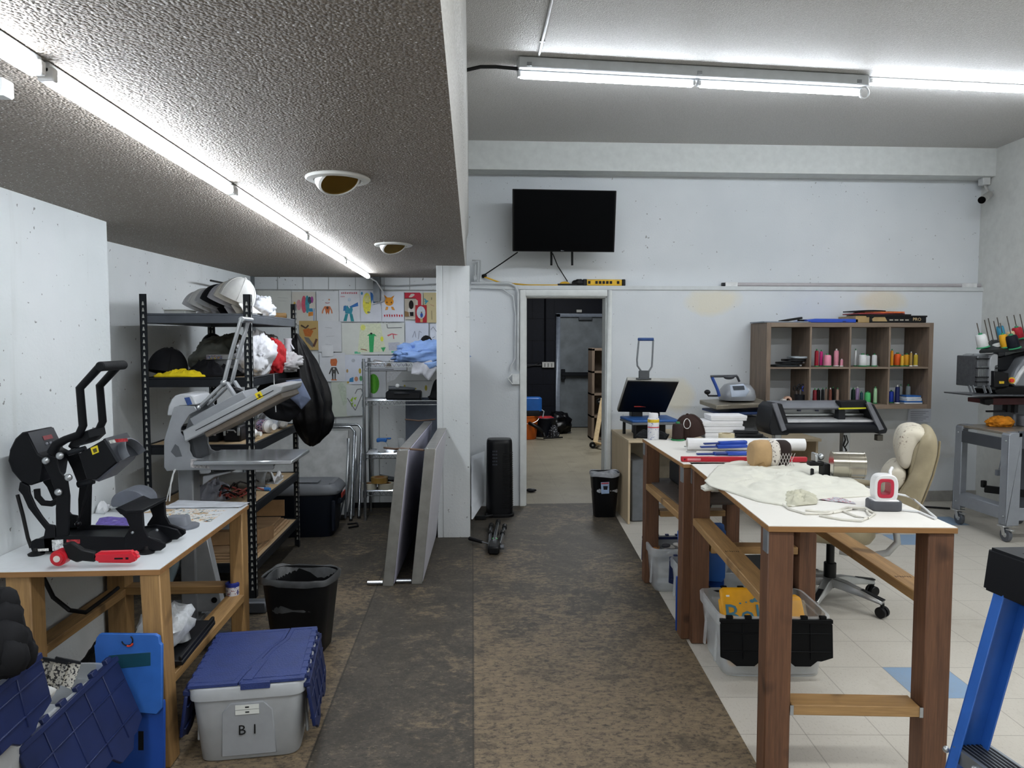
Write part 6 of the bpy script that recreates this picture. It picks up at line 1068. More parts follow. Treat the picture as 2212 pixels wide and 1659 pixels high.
b=MB(True); b.tube([P(1824,940),P(1826,950),P(1822,962),P(1828,972),P(1826,1000)],.007); b.tube([P(1828,940),P(1832,955),P(1824,968)],.005); b.build('cable_loop',BLK,t); b=MB(True); b.bc(P(1898,945),(.05,.05,.05)); b.build('roll_bracket',mat('#4b473f',.5),t,.004)
# ================= office chair =================
CH=V((2.17,4.21,-.003)); t=thing('office_chair','worn beige leather office chair with silver five-star base, behind the near table','chair',CH)
LEA=mat('#9b9075',.5,nz=.12,ns=9,bp=.3,bs=40)
def peel():
    k=NT('peeling_cream_leather'); v=k.coord(rnd=False); col=k.mix(k.noise(v,5,3),lin('#c9c0ab'),lin('#d8d2c4')); s=k.noise(v,42,4,.7); mk=k.noise(v,6,2); f=k.math('MULTIPLY',k.ramp(s,[(.55,BW(0)),(.6,BW(1))]),k.ramp(mk,[(.5,BW(0)),(.62,BW(1))])); col=k.mix(f,col,lin('#6b5240')); k.put(k.b,'Base Color',col); k.b.inputs['Roughness'].default_value=.55; k.bump(s,.3,.004); return k.m
PEEL=peel()
Yc=CH.y
def puff(poly,w,m,nm_,k=.82):
    P_=[PY(1950+(x-1988)*.72,y,Yc) for x,y in poly]; c=sum(P_,V())/len(P_); b=MB(True); n=len(P_); D=[]
    for i in range(n):      # rounded outline
        for f in (.0,.25,.5,.75):
            a_,b_,c_,d_=P_[i-1],P_[i],P_[(i+1)%n],P_[(i+2)%n]; D.append(.5*((2*b_)+(c_-a_)*f+(2*a_-5*b_+4*c_-d_)*f*f+(3*b_-a_-3*c_+d_)*f**3))
    b.rings([[c+(p-c)*s+V((0,y*w,0)) for p in D] for y,s in ((-1,k*.8),(-.97,k),(-.85,k*.5+.5),(-.5,1.),(0,1.02),(.5,1.),(.85,k*.5+.5),(.97,k),(1,k*.8))]); return b.build(nm_,m,t,ang=180)
bs=puff(((1975,1098),(1945,1102),(1890,1098),(1878,1080),(1920,1060),(1948,1030),(1972,990),(1985,950),(1998,918),(2020,911),(2035,930),(2033,960),(2020,1000),(2000,1045)),.235,LEA,'backrest',.9)
puff(((1944,985),(1936,955),(1941,930),(1955,914),(1980,908),(2004,912),(2010,922),(1992,934),(1980,955),(1972,985),(1958,996)),.215,PEEL,'back_cushion')
puff(((1966,990),(1975,950),(1990,930),(2006,924),(2008,945),(1998,980),(1982,1010),(1966,1012)),.225,LEA,'side_cushion')
puff(((1902,1045),(1904,1018),(1924,994),(1944,986),(1962,996),(1958,1018),(1938,1040),(1918,1056)),.215,PEEL,'back_cushion')
puff(((1922,1058),(1944,1030),(1964,1008),(1980,1012),(1966,1046),(1944,1078),(1924,1080)),.225,LEA,'side_cushion')
puff(((1868,1092),(1872,1066),(1896,1046),(1916,1050),(1922,1066),(1906,1090),(1888,1100)),.21,PEEL,'back_cushion')
for y in (-.19,.19): b=MB(True); b.tube([PY(1950+(x-1988)*.72,y2,Yc)+V((.002,y,0)) for x,y2 in ((1972,1100),(2000,1048),(2021,1001),(2034,960),(2037,932))],.006); b.build('seam_piping',mat('#8a7f66',.6),t)
b=MB(True); R=[[V((CH.x-.02+x*s,Yc+y*s,zz_)) for x,y in rrect(.52,.50,4,36)] for s,zz_ in ((.75,.40),(.92,.415),(1.,.45),(1.,.50),(.92,.53),(.6,.545))]; b.rings(R); b.build('seat',LEA,t)
for s in (-1,1):
    b=MB(True); y=Yc+s*.255; pp=[PY(x,y2,Yc) for x,y2 in ((1812,1164),(1862,1166),(1896,1154),(1913,1132),(1910,1100),(1895,1072),(1862,1060))]; b.tube([V((p.x,y+s*.02*sin(i*.8),p.z)) for i,p in enumerate(pp)],.019,10); b.build('armrest_loop',mat('#a8a9a8',.3,.6,nz=.05),t)
    b=MB(True); p=PY(1868,1058,Yc); b.ball((p.x-.06,y,p.z+.01),(.13,.04,.025),16); b.build('armrest_pad',LEA,t)
b=MB(True); b.cyl((CH.x,Yc,.09),(CH.x,Yc,.24),.036,n=20); b.cyl((CH.x,Yc,.22),(CH.x,Yc,.41),.024,n=18); b.build('gas_lift',mat('#17191b',.4),t,.003)
b=MB(True); b.bc((CH.x-.02,Yc,.40),(.24,.2,.04)).bc((CH.x-.1,Yc-.1,.385),(.03,.12,.06)); b.build('seat_mechanism',BLK,t,.004)
for i in range(5):
    a=rad(-30+72*i); d=V((cos(a),sin(a),0)); c=V((CH.x,Yc,0)); b=MB(True); R=[]; u=V((-d.y,d.x,0))
    for f,zt_,hh,ww in ((.0,.155,.05,.04),(.1,.15,.05,.034),(.22,.125,.035,.028),(.33,.098,.022,.022)): q=c+d*f; R.append([q+u*(ww*k)+V((0,0,zt_+(0 if m else -hh))) for k,m in ((-1,0),(-.7,1),(.7,1),(1,0))])
    b.rings(R); leg=b.build('base_leg',mat('#a9aaa9',.28,.75,nz=.06),t,.004)
    b=MB(True); b.bar(c+d*.20+V((0,0,.128)),c+d*.335+V((0,0,.102)),.03,.008); b.build('leg_cover',BLK,leg,.002)
    q=c+d*.325; b=MB(True)
    for s in (-1,1): b.cyl(q+u*(s*.008)+V((0,0,.032)),q+u*(s*.028)+V((0,0,.032)),.0315,n=20)
    b.cyl(q+V((0,0,.03)),q+V((0,0,.085)),.011); b.build('caster',mat('#131417',.4),leg,.003)
t.rotation_euler=(0,0,rad(-28))
# ================= cube shelf =================
KX0,KY0,KY1,KZ0,KZ1=PY(1655,800,6.48).x,6.48,6.868,PY(1800,884,6.48).z,PY(1800,697,6.48).z; KX1=PY(2014,800,6.48).x
OAK=wood('#5f5045','#8f7d6c','z',.6,.8,False); OAKX=wood('#6a5a4d','#8f7e6d','x',.6,.8,False)
t=thing('cube_shelf','wall-hung brown oak cube shelf with eight compartments of thread cones','shelf',((KX0+KX1)/2,6.67,KZ0)); T_=.04
for x in (KX0,KX1-T_): b=MB(True); b.box(x,x+T_,KY0,KY1,KZ0,KZ1); b.build('side_panel',OAK,t,.001)
b=MB(True); b.box(KX0+T_,KX1-T_,KY0,KY1,KZ1-T_,KZ1); b.build('top_panel',OAKX,t,.001); b=MB(True); b.box(KX0+T_,KX1-T_,KY0,KY1,KZ0,KZ0+T_); b.build('bottom_panel',OAKX,t,.001)
KM=PY(1800,793,6.48).z; cw=(KX1-KX0-2*T_)/4
b=MB(True); b.box(KX0+T_,KX1-T_,KY0+.003,KY1,KM-.016,KM); b.build('middle_shelf',OAKX,t)
for i in (1,2,3): x=KX0+T_+cw*i; b=MB(True); b.box(x-.008,x+.008,KY0+.002,KY1,KZ0+T_,KM-.016); b.build('divider',OAK,t); b=MB(True); b.box(x-.008,x+.008,KY0+.002,KY1,KM,KZ1-T_); b.build('divider',OAK,t)
row1=[(785,40,545,'#a3172f','tall crimson thread cone, first in the pink compartment'),(832,36,555,'#d62a86','tall magenta thread cone beside the crimson one'),(898,76,590,'#ee94b0','wide pink thread cone with green base in the pink compartment'),(990,50,545,'#f2a0b4','tall light pink thread cone in the pink compartment'),(1048,32,640,'#ec9cb0','small short pink thread spool at the right of the pink compartment'),
(1188,26,545,'#e3e5e6','thin white thread cone at the left of the white compartment'),(1262,86,588,'#e6e8e9','wide white thread cone in the white compartment'),(1312,58,600,'#dcdee0','white thread cone right behind the widest white one'),(1385,52,590,'#d9dbdd','white thread cone fourth in the white compartment'),(1440,42,540,'#cfd5e0','tall bluish white thread cone at the right of the white compartment'),
(1566,30,545,'#e79a1c','tall amber thread cone at the left of the orange compartment'),(1625,74,582,'#f0631b','wide bright orange thread cone'),(1674,34,600,'#e8b53a','light yellow thread cone between the orange and golden ones'),(1718,64,590,'#e0a020','wide golden yellow thread cone'),(1766,26,570,'#b0904a','thin tan thread cone in the orange compartment'),(1815,44,590,'#d9bd3d','yellow thread spool on a white base, right end of the orange compartment')]
row2=[(775,40,960,'#7d1c28','dark red thread cone at the left of the brown compartment'),(812,40,965,'#2a2222','very dark brown thread cone beside the dark red one'),(858,30,955,'#15161a','black thread cone in the brown compartment'),(893,28,955,'#a08a7a','taupe thread cone left of the rust one'),(937,30,955,'#6d3a2c','rust brown thread cone in the brown compartment'),(966,26,950,'#191416','near-black thread cone right of the rust one'),(1012,30,955,'#93796a','taupe thread cone near the right of the brown compartment'),(1046,30,955,'#6b5148','brown thread cone at the right end of the brown compartment'),
(1175,40,955,'#12362f','dark green thread cone at the left of the green compartment'),(1218,38,950,'#b49ac8','lilac thread cone in the green compartment'),(1262,32,990,'#17404a','dark teal thread cone beside the lilac one'),(1325,62,995,'#58c878','wide mint green thread cone'),(1405,36,945,'#9fc79c','tall pale green thread cone'),
(1572,50,985,'#1d3fb0','royal blue thread cone at the left of the blue compartment'),(1634,44,930,'#14225e','tall navy thread cone in the blue compartment'),(1668,26,935,'#a9b4ba','thin silver thread cone behind the blue boxes'),(1746,48,935,'#9faab0','silver thread cone behind the right of the blue boxes')]
for rows,zb,cyb in ((row1,KM+.001,715),(row2,KZ0+T_+.001,1110)):
    for i,(cx,w_,top,col,l) in enumerate(rows):
        Yq=6.60+(.06 if i%2 else 0)
        if 'blue boxes' in l: Yq=6.74
        x=PY(1600+cx/4.809,800,Yq).x; hh=(cyb-top)/4.809*Yq/1560*1.02; r_=w_/4.809*Yq/1560/2/1.05
        cone(l,(x,Yq,zb),hh,r_,col,'#e8e8e4' if ('small' in l or 'white base' in l or 'tall light pink' in l or i%5==4) else '#2c7d4c','thread cones in the cube shelf')
for i in range(3):
    cx=PY(1600+1760/4.809,860,6.6).x; zb=KZ0+T_+.001+.026*i; t2=thing('flat_box',('bottom','middle','top')[i]+' blue and white flat box of the stack in the last lower compartment','box',(cx,6.6,zb),rad((-4,5,-2)[i]),'flat boxes in the cube shelf'); b=MB(); b.box(-.085+.008*i,.085-.008*i,-.06,.06,0,.012); b.build('box_base',mat('#dfe3e6',.5),t2,.002); b=MB(); b.box(-.086+.008*i,.086-.008*i,-.061,.061,.012,.0255); b.build('box_lid',mat('#2a66b0' if i!=1 else '#cfdbe8',.5),t2,.002)
for i in range(4):
    cx=PY(1600+(455+45*i)/4.809,785,6.62).x; t2=thing('embroidery_hoop',('bottom grey hoop frame','second dark hoop frame','third hoop frame, leaning right','topmost light grey hoop frame')[i]+' in the first upper compartment','hoop',(cx,6.62,KM+.001+.026*i),0,'hoop frames in the cube shelf'); b=MB(); o=rrect(.26-.03*i,.2,3,36); n_=[(x*.8,y*.76) for x,y in o]; b.ringprism(o,n_,.0,.018,'xy'); b.build('hoop_ring',mat(('#3c4145','#23262a','#1f2125','#a4acb2')[i],.4,.2),t2,.003); b=MB(); b.bc((.115-.015*i,-.05,.012),(.05,.02,.014)); b.build('hoop_clip',SIL,t2,.002)
zb=KZ0+T_+.001; cx=PY(1600+615/4.809,860,6.6).x; t2=thing('pen_cup','dark cup of scissors and pens in the first lower compartment','cup',(cx,6.6,zb)); b=MB(True); b.lathe([(.045,0),(.05,.09),(.046,.09),(.042,.006)],(cx,6.6,zb),20); b.build('cup_wall',mat('#2b2d33',.4),t2)
for i,(dx,hh,cc,l) in enumerate(((-.045,.17,'#1b1c20','black-handled scissors at the left of the dark cup'),(.0,.185,'#1c2030','dark pair of scissors standing in the middle of the dark cup'),(.05,.165,'#2546c8','blue-handled scissors standing in the dark cup'))):
    t3=thing('scissors',l,'scissors',(cx+dx*.5,6.6,zb+.01),0,'scissors in the cup'); b=MB(True); b.bar((cx+dx*.4,6.6,zb+.012),(cx+dx*.9,6.59,zb+hh-.05),.012,.004); b.build('blade',SIL,t3)
    for s in (-1,1): b=MB(True); c=V((cx+dx*.9+s*.017,6.588,zb+hh-.022)); b.tube([c+V((.014*cos(q),0,.022*sin(q))) for q in [2*pi*k/14 for k in range(14)]],.0045,6,closed=True); b.build('handle_ring',mat(cc,.4),t3)
for i,(cxx,col,l) in enumerate(((485,'#d8b09a','peach tape roll lying in the first lower compartment'),(440,'#dfdbd6','white tape roll in front of the peach one in the first lower compartment'))):
    c=V((PY(1600+cxx/4.809,860,6.62-.05*i).x,6.62-.06*i,zb+.036-.01*i)); t2=thing('tape_roll',l,'tape roll',(c.x,c.y,zb)); b=MB(True); r_=.036-.01*i; b.lathe([(r_,-.02),(r_,.02),(r_*.5,.02),(r_*.5,-.02)],c,22,ax=rx(rad(90))); b.build('tape_ring',mat(col,.5),t2)
zt=KZ1+.001
t=thing('black_binder','flat grey and black folders on the left of the cube shelf top','folder',(KX0+.25,6.65,zt)); b=MB(True); b.box(KX0-.02,KX0+.42,6.5,6.84,zt,zt+.012); b.build('grey_folder',mat('#8b929c',.5),t,.002); b=MB(True); b.bc((KX0+.28,6.62,zt+.03),(.2,.08,.02),rot=ry(rad(-9))); b.build('black_tool',BLK,t,.004); b=MB(True); b.bc((KX0+.38,6.58,zt+.022),(.1,.03,.014),rot=rz(.3)); b.build('strap',BLK,t)
t=thing('blue_folder','flat blue plastic folder in the middle of the cube shelf top','folder',(KX0+.6,6.65,zt)); b=MB(True); a=PY(1742,690,6.55).x; e=PY(1848,690,6.55).x; b.prism([(a,zt),(e,zt),(e,zt+.034),(a+.06,zt+.036),(a-.02,zt+.02)],6.5,6.8); b.build('folder_cover',mat('#1d49b8',.4,nz=.08),t,.004); b=MB(True); b.bc(((a+e)/2+.1,6.498,zt+.012),(.03,.004,.006)); b.build('folder_clip',mat('#12235e',.4),t)
a,e=PY(1846,690,6.52).x,PY(1998,690,6.52).x
t=thing('shoe_box','flat black and tan box with white lettering on the right of the cube shelf top','box',((a+e)/2,6.65,zt)); b=MB(True); b.box(a,a+.13,6.5,6.82,zt,zt+.062); b.build('tan_end',mat('#a2885c',.6),t,.002); b=MB(True); b.box(a+.13,e,6.5,6.82,zt,zt+.062); b.box(a+.10,e+.008,6.495,6.825,zt+.052,zt+.066); b.build('black_sleeve',mat('#16171b',.45),t,.002)
b=MB(True); b.add([V((a+x,6.4985,zt+zz_)) for x,zz_ in ((.16,.012),(.30,.012),(.275,.055),(.18,.055),(.155,.035))],[(0,1,2,3,4)]); b.build('tan_shape',mat('#a88f62',.6),t); lettering('PRO',.042,mat('#cdb48a',.5),t,V((e-.09,6.4985,zt+.03)),name='lettering'); b=MB(True)
for i in range(4): b.box(a+.32+.05*i,a+.355+.05*i,6.498,6.4992,zt+.02,zt+.03)
b.build('small_print',mat('#b9b3a6',.5),t)
for i,(c_,dx,w_,l) in enumerate((('#1d1c1e',.06,.48,'black magazine at the bottom of the pile on the black box'),('#8c2f33',.02,.46,'dark red magazine in the pile on the black box'),('#d8672a',.12,.36,'orange magazine near the top of the pile on the black box'),('#26262a',.03,.26,'short black magazine on top of the pile'))):
    t2=thing('magazine',l,'magazine',(a+dx+w_/2,6.65,zt+.067+.012*i),rad((-3,4,-6,8)[i]),'magazines on the cube shelf'); b=MB(); b.grid(lambda u,v:V((-w_/2+w_*u,-.13+.26*v,.011+.004*sin(pi*u))),8,3); b.box(-w_/2,w_/2,-.13,.13,0,.011); b.build('pages',mat(c_,.4,nz=.2,ns=25),t2)
sheetw=PY(1985,910,6.85); t=thing('wall_notice','white printed notice sheet on the wall under the cube shelf','paper',sheetw); b=MB(True); b.add([PY(x,y,6.853) for x,y in ((1962,884),(2012,882),(2010,912),(1960,914))],[(0,1,2,3)]); pg=b.build('paper_sheet',mat('#ccd0da',.7,nz=.04),t)
b=MB(True)
for i in range(6): b.add([PY(x,y,6.851) for x,y in ((1967,889+4*i),(2006-(i%3)*6,888+4*i),(2006-(i%3)*6,889.2+4*i),(1967,890.2+4*i))],[(0,1,2,3)])
b.build('printed_lines',mat('#8d919c',.7),t)
# ================= embroidery machine =================
g=lambda a,c:(2000+a/5.184,640+c/5.184); h=lambda a,c:(1980+a/4.608,880+c/4.608)
SGR=mat('#8b9098',.45,.1,nz=.05); DKG=mat('#4a4e55',.45,.1,nz=.06)
SX=4.19; SYB,SYF=6.02,5.39; SX1=4.80
t=thing('machine_stand','grey steel machine stand on casters at the right wall','stand',((SX+SX1)/2,(SYB+SYF)/2,0))
for x,s in ((SX,1),(SX1,-1)):
    for y,q in ((SYF,1),(SYB,-1)):
        b=MB(True); b.box(min(x,x+s*.012),max(x,x+s*.012),min(y,y+q*.085),max(y,y+q*.085),.13,.835).box(min(x,x+s*.11),max(x,x+s*.11),min(y,y+q*.012),max(y,y+q*.012),.13,.84); b.prism([(x,.83),(x,.845),(x+s*.012,.86),(x+s*.04,.868),(x+s*.11,.868),(x+s*.11,.83)],y,y+q*.085); b.build('post',SGR,t,.004)
b=MB(True); b.box(SX,SX+.012,SYF+.08,SYB-.08,.72,.82).box(SX1-.012,SX1,SYF+.08,SYB-.08,.72,.82).box(SX+.08,SX1-.08,SYF,SYF+.012,.74,.88); b.build('upper_rail',DKG,t,.003)
b=MB(True); b.box(SX,SX+.012,SYF+.08,SYB-.08,.17,.27).box(SX+.012,SX+.12,SYF+.02,SYB-.02,.255,.27).box(SX+.05,SX1-.05,SYF,SYF+.012,.17,.27); b.build('lower_rail',SGR,t,.003)
b=MB(True); b.box(SX+.012,SX1-.012,SYF+.012,SYB-.012,.845,.865); b.build('stand_top',mat('#8d8478',.35,.2,nz=.1),t,.003)
for x in (SX+.03,SX1-.05):
    for y in (SYF+.03,SYB-.05):
        b=MB(True); b.cyl((x-.014,y,.052),(x+.014,y,.052),.055,n=24); w_=b.build('caster_wheel',mat('#54585f',.5),t,.004); b=MB(True); b.cyl((x-.016,y,.052),(x+.016,y,.052),.02,n=14); b.bar((x-.022,y,.05),(x-.022,y+.02,.115),.004,.035).bar((x+.022,y,.05),(x+.022,y+.02,.115),.004,.035).bc((x,y+.02,.12),(.08,.07,.012)).bc((x,y-.04,.10),(.03,.06,.01)); b.build('caster_fork',mat('#c3c5c6',.3,.6),w_,.002)
b=MB(True)
for p in ((SX-.001,SYF+.03,.80),(SX-.001,SYF+.03,.2),(SX-.001,SYB-.04,.8),(SX-.001,SYB-.04,.2)): b.ball(p,.007,8)
b.build('bolt',SIL,t)
zs=.867
t=thing('embroidery_machine','grey multi-needle embroidery machine head with a thread stand, at the right wall','embroidery machine',(4.5,5.95,zs))
Ye=5.82
def ex(px): return PY(px,800,Ye).x
def ez(py): return PY(2100,py,Ye).z
b=MB(True); b.box(ex(2093),ex(2137),5.72,5.98,ez(834),ez(768)); b.build('needle_case',mat('#5f6266',.4,.4,nz=.15,ns=40),t,.006)
b=MB(True)
for i in range(15): x=ex(2094)+i*(ex(2136)-ex(2094))/15; b.box(x,x+.004,5.712,5.722,ez(815),ez(790))
b.build('needle_bars',SIL,t)
for y in (773,793,812,822): 
    b=MB(True); b.box(ex(2090),ex(2137),5.70,5.73,ez(y+2.5),ez(y)); b.build('guide_bar',mat('#2b2d31',.4,.3),t,.002)
b=MB(True); b.prism(XZ([g(*p) for p in ((705,1000),(708,720),(725,665),(760,645),(800,650),(800,770),(770,780),(755,1000))],5.70),5.69,6.0); b.build('end_plate',mat('#9c9fa3',.4,.2,nz=.04),t,.005)
b=MB(True); b.prism(XZ([g(*p) for p in ((468,800),(470,690),(500,655),(545,640),(545,800))],5.9),5.90,6.0); b.build('end_plate',mat('#8d8f90',.4,.2),t,.005)
b=MB(True); b.prism(XZ([g(*p) for p in ((800,690),(1000,640),(1200,600),(1400,600),(1400,860),(1040,830),(800,830))],5.8),5.8,6.05); b.build('machine_arm',mat('#24272e',.4,nz=.08),t,.006)
b=MB(True); b.prism(XZ([g(*p) for p in ((960,990),(1010,840),(1099,690),(1300,640),(1400,900),(1400,1020),(1000,1010)) ],5.7),5.70,5.95); b.build('machine_body',mat('#84888e',.4,.15,nz=.05),t,.01)
b=MB(True); b.tube([PY(*g(*p),5.69) for p in ((975,985),(1010,940),(1050,870),(1110,790))],.018); b.build('body_trim',mat('#c6c8ca',.35),t)
b=MB(True); b.prism(XZ([g(*p) for p in ((760,835),(925,860),(930,1010),(757,1020))],5.66),5.655,5.72); cp_=b.build('control_box',mat('#17181c',.4),t,.004); b=MB(True); q=PY(*g(848,965),5.65); b.bc(q,(.04,.004,.02)); b.build('yellow_label',mat('#cfae22',.5,nz=.4,ns=120),cp_)
b=MB(True); q=PY(*g(955,942),5.66); b.cyl(q,q+V((0,-.012,0)),.026,n=20); eb=b.build('emergency_plate',mat('#e0bf2b',.4),t); b=MB(True); b.cyl(q+V((-.012,-.012,0)),q+V((-.012,-.03,0)),.016,n=16); b.build('stop_button',mat('#d2342b',.4),eb)
b=MB(True); b.prism(XZ([g(*p) for p in ((425,1095),(470,1080),(720,1095),(1250,1110),(1250,1040),(760,1050),(720,1105),(425,1108))],5.7) if 0 else XZ([g(*p) for p in ((425,1092),(1300,1100),(1300,1112),(425,1106))],5.7),5.6,5.95); b.build('needle_plate',mat('#55585d',.35,.4),t)
b=MB(True); b.prism(XZ([g(*p) for p in ((770,1100),(760,1050),(900,1010),(1300,1010),(1300,1110))],5.7),5.68,5.95); b.build('lower_arm',mat('#141519',.4),t,.005)
for i,x in enumerate((480,520,640,700)): b=MB(True); b.bar(PY(*g(x,1000),5.69),PY(*g(x+30,1085),5.66),.006,.02); b.build('presser_foot',STL,t)
b=MB(True); b.prism(XZ([g(*p) for p in ((650,1150),(760,1140),(1300,1135),(1300,1215),(760,1215),(650,1200))],5.75),5.75,5.95); b.build('hoop_arm',mat('#4a1a1f',.5),t,.004); b=MB(True); b.prism(XZ([g(*p) for p in ((640,1150),(740,1145),(740,1200),(690,1220),(640,1205))],5.72),5.70,5.76); b.build('arm_clamp',BLK,t,.004)
b=MB(True); b.box(ex(2176),ex(2183),5.80,5.86,PY(2180,890,5.8).z,PY(2180,872,5.8).z).box(ex(2191),ex(2199),5.80,5.86,PY(2180,892,5.8).z,PY(2180,872,5.8).z).box(ex(2136),ex(2186),5.82,5.84,PY(2180,891,5.8).z,PY(2180,887,5.8).z); b.build('arm_stem',mat('#23252c',.4),t)
b=MB(True); q=PY(2190,910,5.85); b.cyl((q.x,5.85,zs),(q.x,5.85,PY(2190,893,5.85).z),.018,n=14).cyl((q.x+.08,5.85,zs),(q.x+.08,5.85,zs+.09),.05,n=18); b.bc((q.x-.03,5.85,zs+.03),(.03,.05,.06)).box(4.62,4.80,5.9,6.15,zs,1.22); b.build('machine_column',mat('#6c6f75',.35,.4,nz=.1),t,.004)
tp=b=MB(True); A4=[PY(2115,757,5.68),PY(2330,748,5.68),PY(2330,728,6.0),PY(2140,734,6.05)]; b.rings([[p+V((0,0,d)) for p in A4] for d in (-.025,.0)]); b.build('thread_stand',mat('#22262a',.45),t,.005)
b=MB(True); b.box(4.40,4.46,5.82,5.88,ez(770),ez(745)); b.build('stand_neck',DKG,t)
def onst(px,py): # plane of the thread stand
    n_=(A4[1]-A4[0]).cross(A4[3]-A4[0]); d=ray(px,py); o=V((0,0,CZ)); return o+d*((A4[0]-o).dot(n_)/d.dot(n_))
b=MB(True); pins=((2122,750),(2138,742),(2146,738),(2158,745),(2172,750),(2190,750),(2165,736),(2186,733),(2201,730),(2214,728))
for px,py in pins: q=onst(px,py); b.cyl(q,q+V((-.055,0,.20)),.004,n=6)
b.build('thread_pin',mat('#5d564f',.4,.4),t)
for px,py,hh,r_,col,base,l in ((2124,751,.115,.038,'#dfe1e2','#2a8a5c','white thread cone at the left end of the embroidery machine thread stand'),(2172,751,.115,.030,'#e0a418','#2a8a5c','golden thread cone on the embroidery machine thread stand'),(2190,753,.115,.042,'#141a2c','#2a8a5c','navy thread cone on the embroidery machine thread stand'),(2166,735,.13,.028,'#3f93b5','#dddddb','teal thread cone at the back of the machine thread stand'),(2201,732,.105,.038,'#b3162a','#2a8a5c','red thread cone at the back of the machine thread stand'),(2186,735,.08,.03,'#d9bd94','#dddddb','beige thread spool beside the red cone on the machine stand'),(2158,747,.022,.042,'#dadcda','#dadcda','low white spool on the machine thread stand, between white and golden cones')):
    q=onst(px,py); cone(l,q,hh,r_,col,base,'thread cones on the embroidery machine',tilt=(0,rad(-15),0))
c=PY(2160,915,5.82); bundle('orange_cloth','crumpled orange cloth on the machine stand','cloth',(c.x,5.82,zs+.035),(.11,.07,.05),zs,'#e2901f',81,3.4,.3)
b=MB(True); b.bar((4.42,5.95,.31),(4.75,5.75,.29),.04,.06); b.bc((4.42,5.96,.35),(.04,.03,.06)); solo(b,'frame_driver',BLK,'black bar attachment lying on the lower rail of the machine stand','attachment',bev=.004)
b=MB(True); b.tube([(4.65,6.0,.86),(4.66,6.1,.45)],.004); b.bc((4.66,6.1,.42),(.05,.03,.05)); solo(b,'oil_dropper',mat('#9fa6b5',.4),'thin hanging cable with a blue plug behind the machine stand','cable') 
b=MB(True); b.tube([(3.55,6.75,.008),(3.9,6.6,.008),(4.2,6.62,.008),(4.5,6.5,.008)],.009); solo(b,'floor_cable',BLK,'black cord on the floor along the back wall at right','cord')
# ================= step ladder =================
t=thing('step_ladder','blue step ladder with a black top cap, cut off at the lower right photo edge','ladder',(1.2,1.55,0))
LB=mat('#2c62b6',.4,nz=.08); LB2=mat('#1d4a90',.45,nz=.08)
tp_=V((1.325,1.72,.985)); bt=V((1.135,1.78,.0)); dw=V((.1,-1,0)).normalized()
for s,o in (('far',V((0,0,0))),('near',dw*.46)):
    u=(tp_-bt).normalized(); fx=V((0,1,0)).cross(u)*1; fx=V((u.z,0,-u.x)).normalized()
    p,q=bt+o,tp_+o; sg=-1 if s=='far' else 1
    if s=='near': p=p+V((0,-.04,0))
    b=MB(True); b.rings([[r+fx*a+V((0,c_,0)) for a,c_ in ((0,0),(.03,0),(.03,.0),(.03,.004),(0,.004))] for r in (p,q)]) if 0 else None
    def ch(mb,a0,a1,c0,c1): mb.rings([[r+fx*a+V((0,c_,0)) for a,c_ in ((a0,c0),(a1,c0),(a1,c1),(a0,c1))] for r in (p,q)])
    b=MB(True); ch(b,0,.004,-.03,.0) if s=='far' else ch(b,0,.004,0,.03); ch(b,.0,.075,0,.005) if s=='far' else ch(b,0,.075,-.005,0); ch(b,.071,.075,-.03,0) if s=='far' else ch(b,.071,.075,0,.03)
    b.build('front_rail',LB,t,.001)
    b=MB(True); rb=V((1.95,q.y,0)); b.bar(q+V((.08,0,0)),rb,.03,.045); b.build('rear_rail',LB2,t,.003)
for zz in (.26,.535):
    f=(zz)/(tp_.z); c=bt.lerp(tp_,f); b=MB(True); w0=c+V((.0,-.004,0)); w1=c+dw*.42
    b.rings([[e+V((a,0,k)) for a,k in ((.0,-.035),(.006,-.035),(.006,-.004),(.10,-.004),(.10,.002),(.0,.002))] for e in (w0,w1)]); st=b.build('step',mat('#8f959b',.35,.7,nz=.06),t)
    b=MB(True)
    for i in range(7): x=.012+.012*i; b.rings([[e+V((x+a,0,k)) for a,k in ((0,.002),(.005,.002),(.005,.004),(0,.004))] for e in (w0,w1)])
    b.build('tread_ribs',mat('#2c2f36',.5,.3),st)
    b=MB(True); b.ball(w0.lerp(w1,.18)+V((-.003,0,-.016)),.009,10).ball(c+V((-.003,.018,-.02)),.009,10); b.build('rivet',SIL,st)
b=MB(True); e0=tp_+V((-.02,.035,-.03)); e1=tp_+dw*.50+V((-.02,0,-.03)); 
b.rings([[e+V((a,0,k)) for a,k in ((0.0,-.01),(.012,.10),(.20,.10),(.21,0),(.2,-.01))] for e in (e0,e1)]); tc=b.build('top_cap',mat('#14161c',.45,nz=.08),t,.008,seg=2)
b=MB(True); d0,d1=e0.lerp(e1,.12),e0.lerp(e1,.9); b.rings([[e+V((a,0,k)) for a,k in ((.05,.1005),(.17,.1005),(.17,.101),(.05,.101))] for e in (d0,d1)]); b.build('tool_tray',mat('#050608',.6),tc)
b=MB(True); q=e0.lerp(e1,.3)+V((.002,0,.06)); b.bc(q,(.006,.05,.012)); b.build('cap_slot',mat('#3a3630',.6),tc)
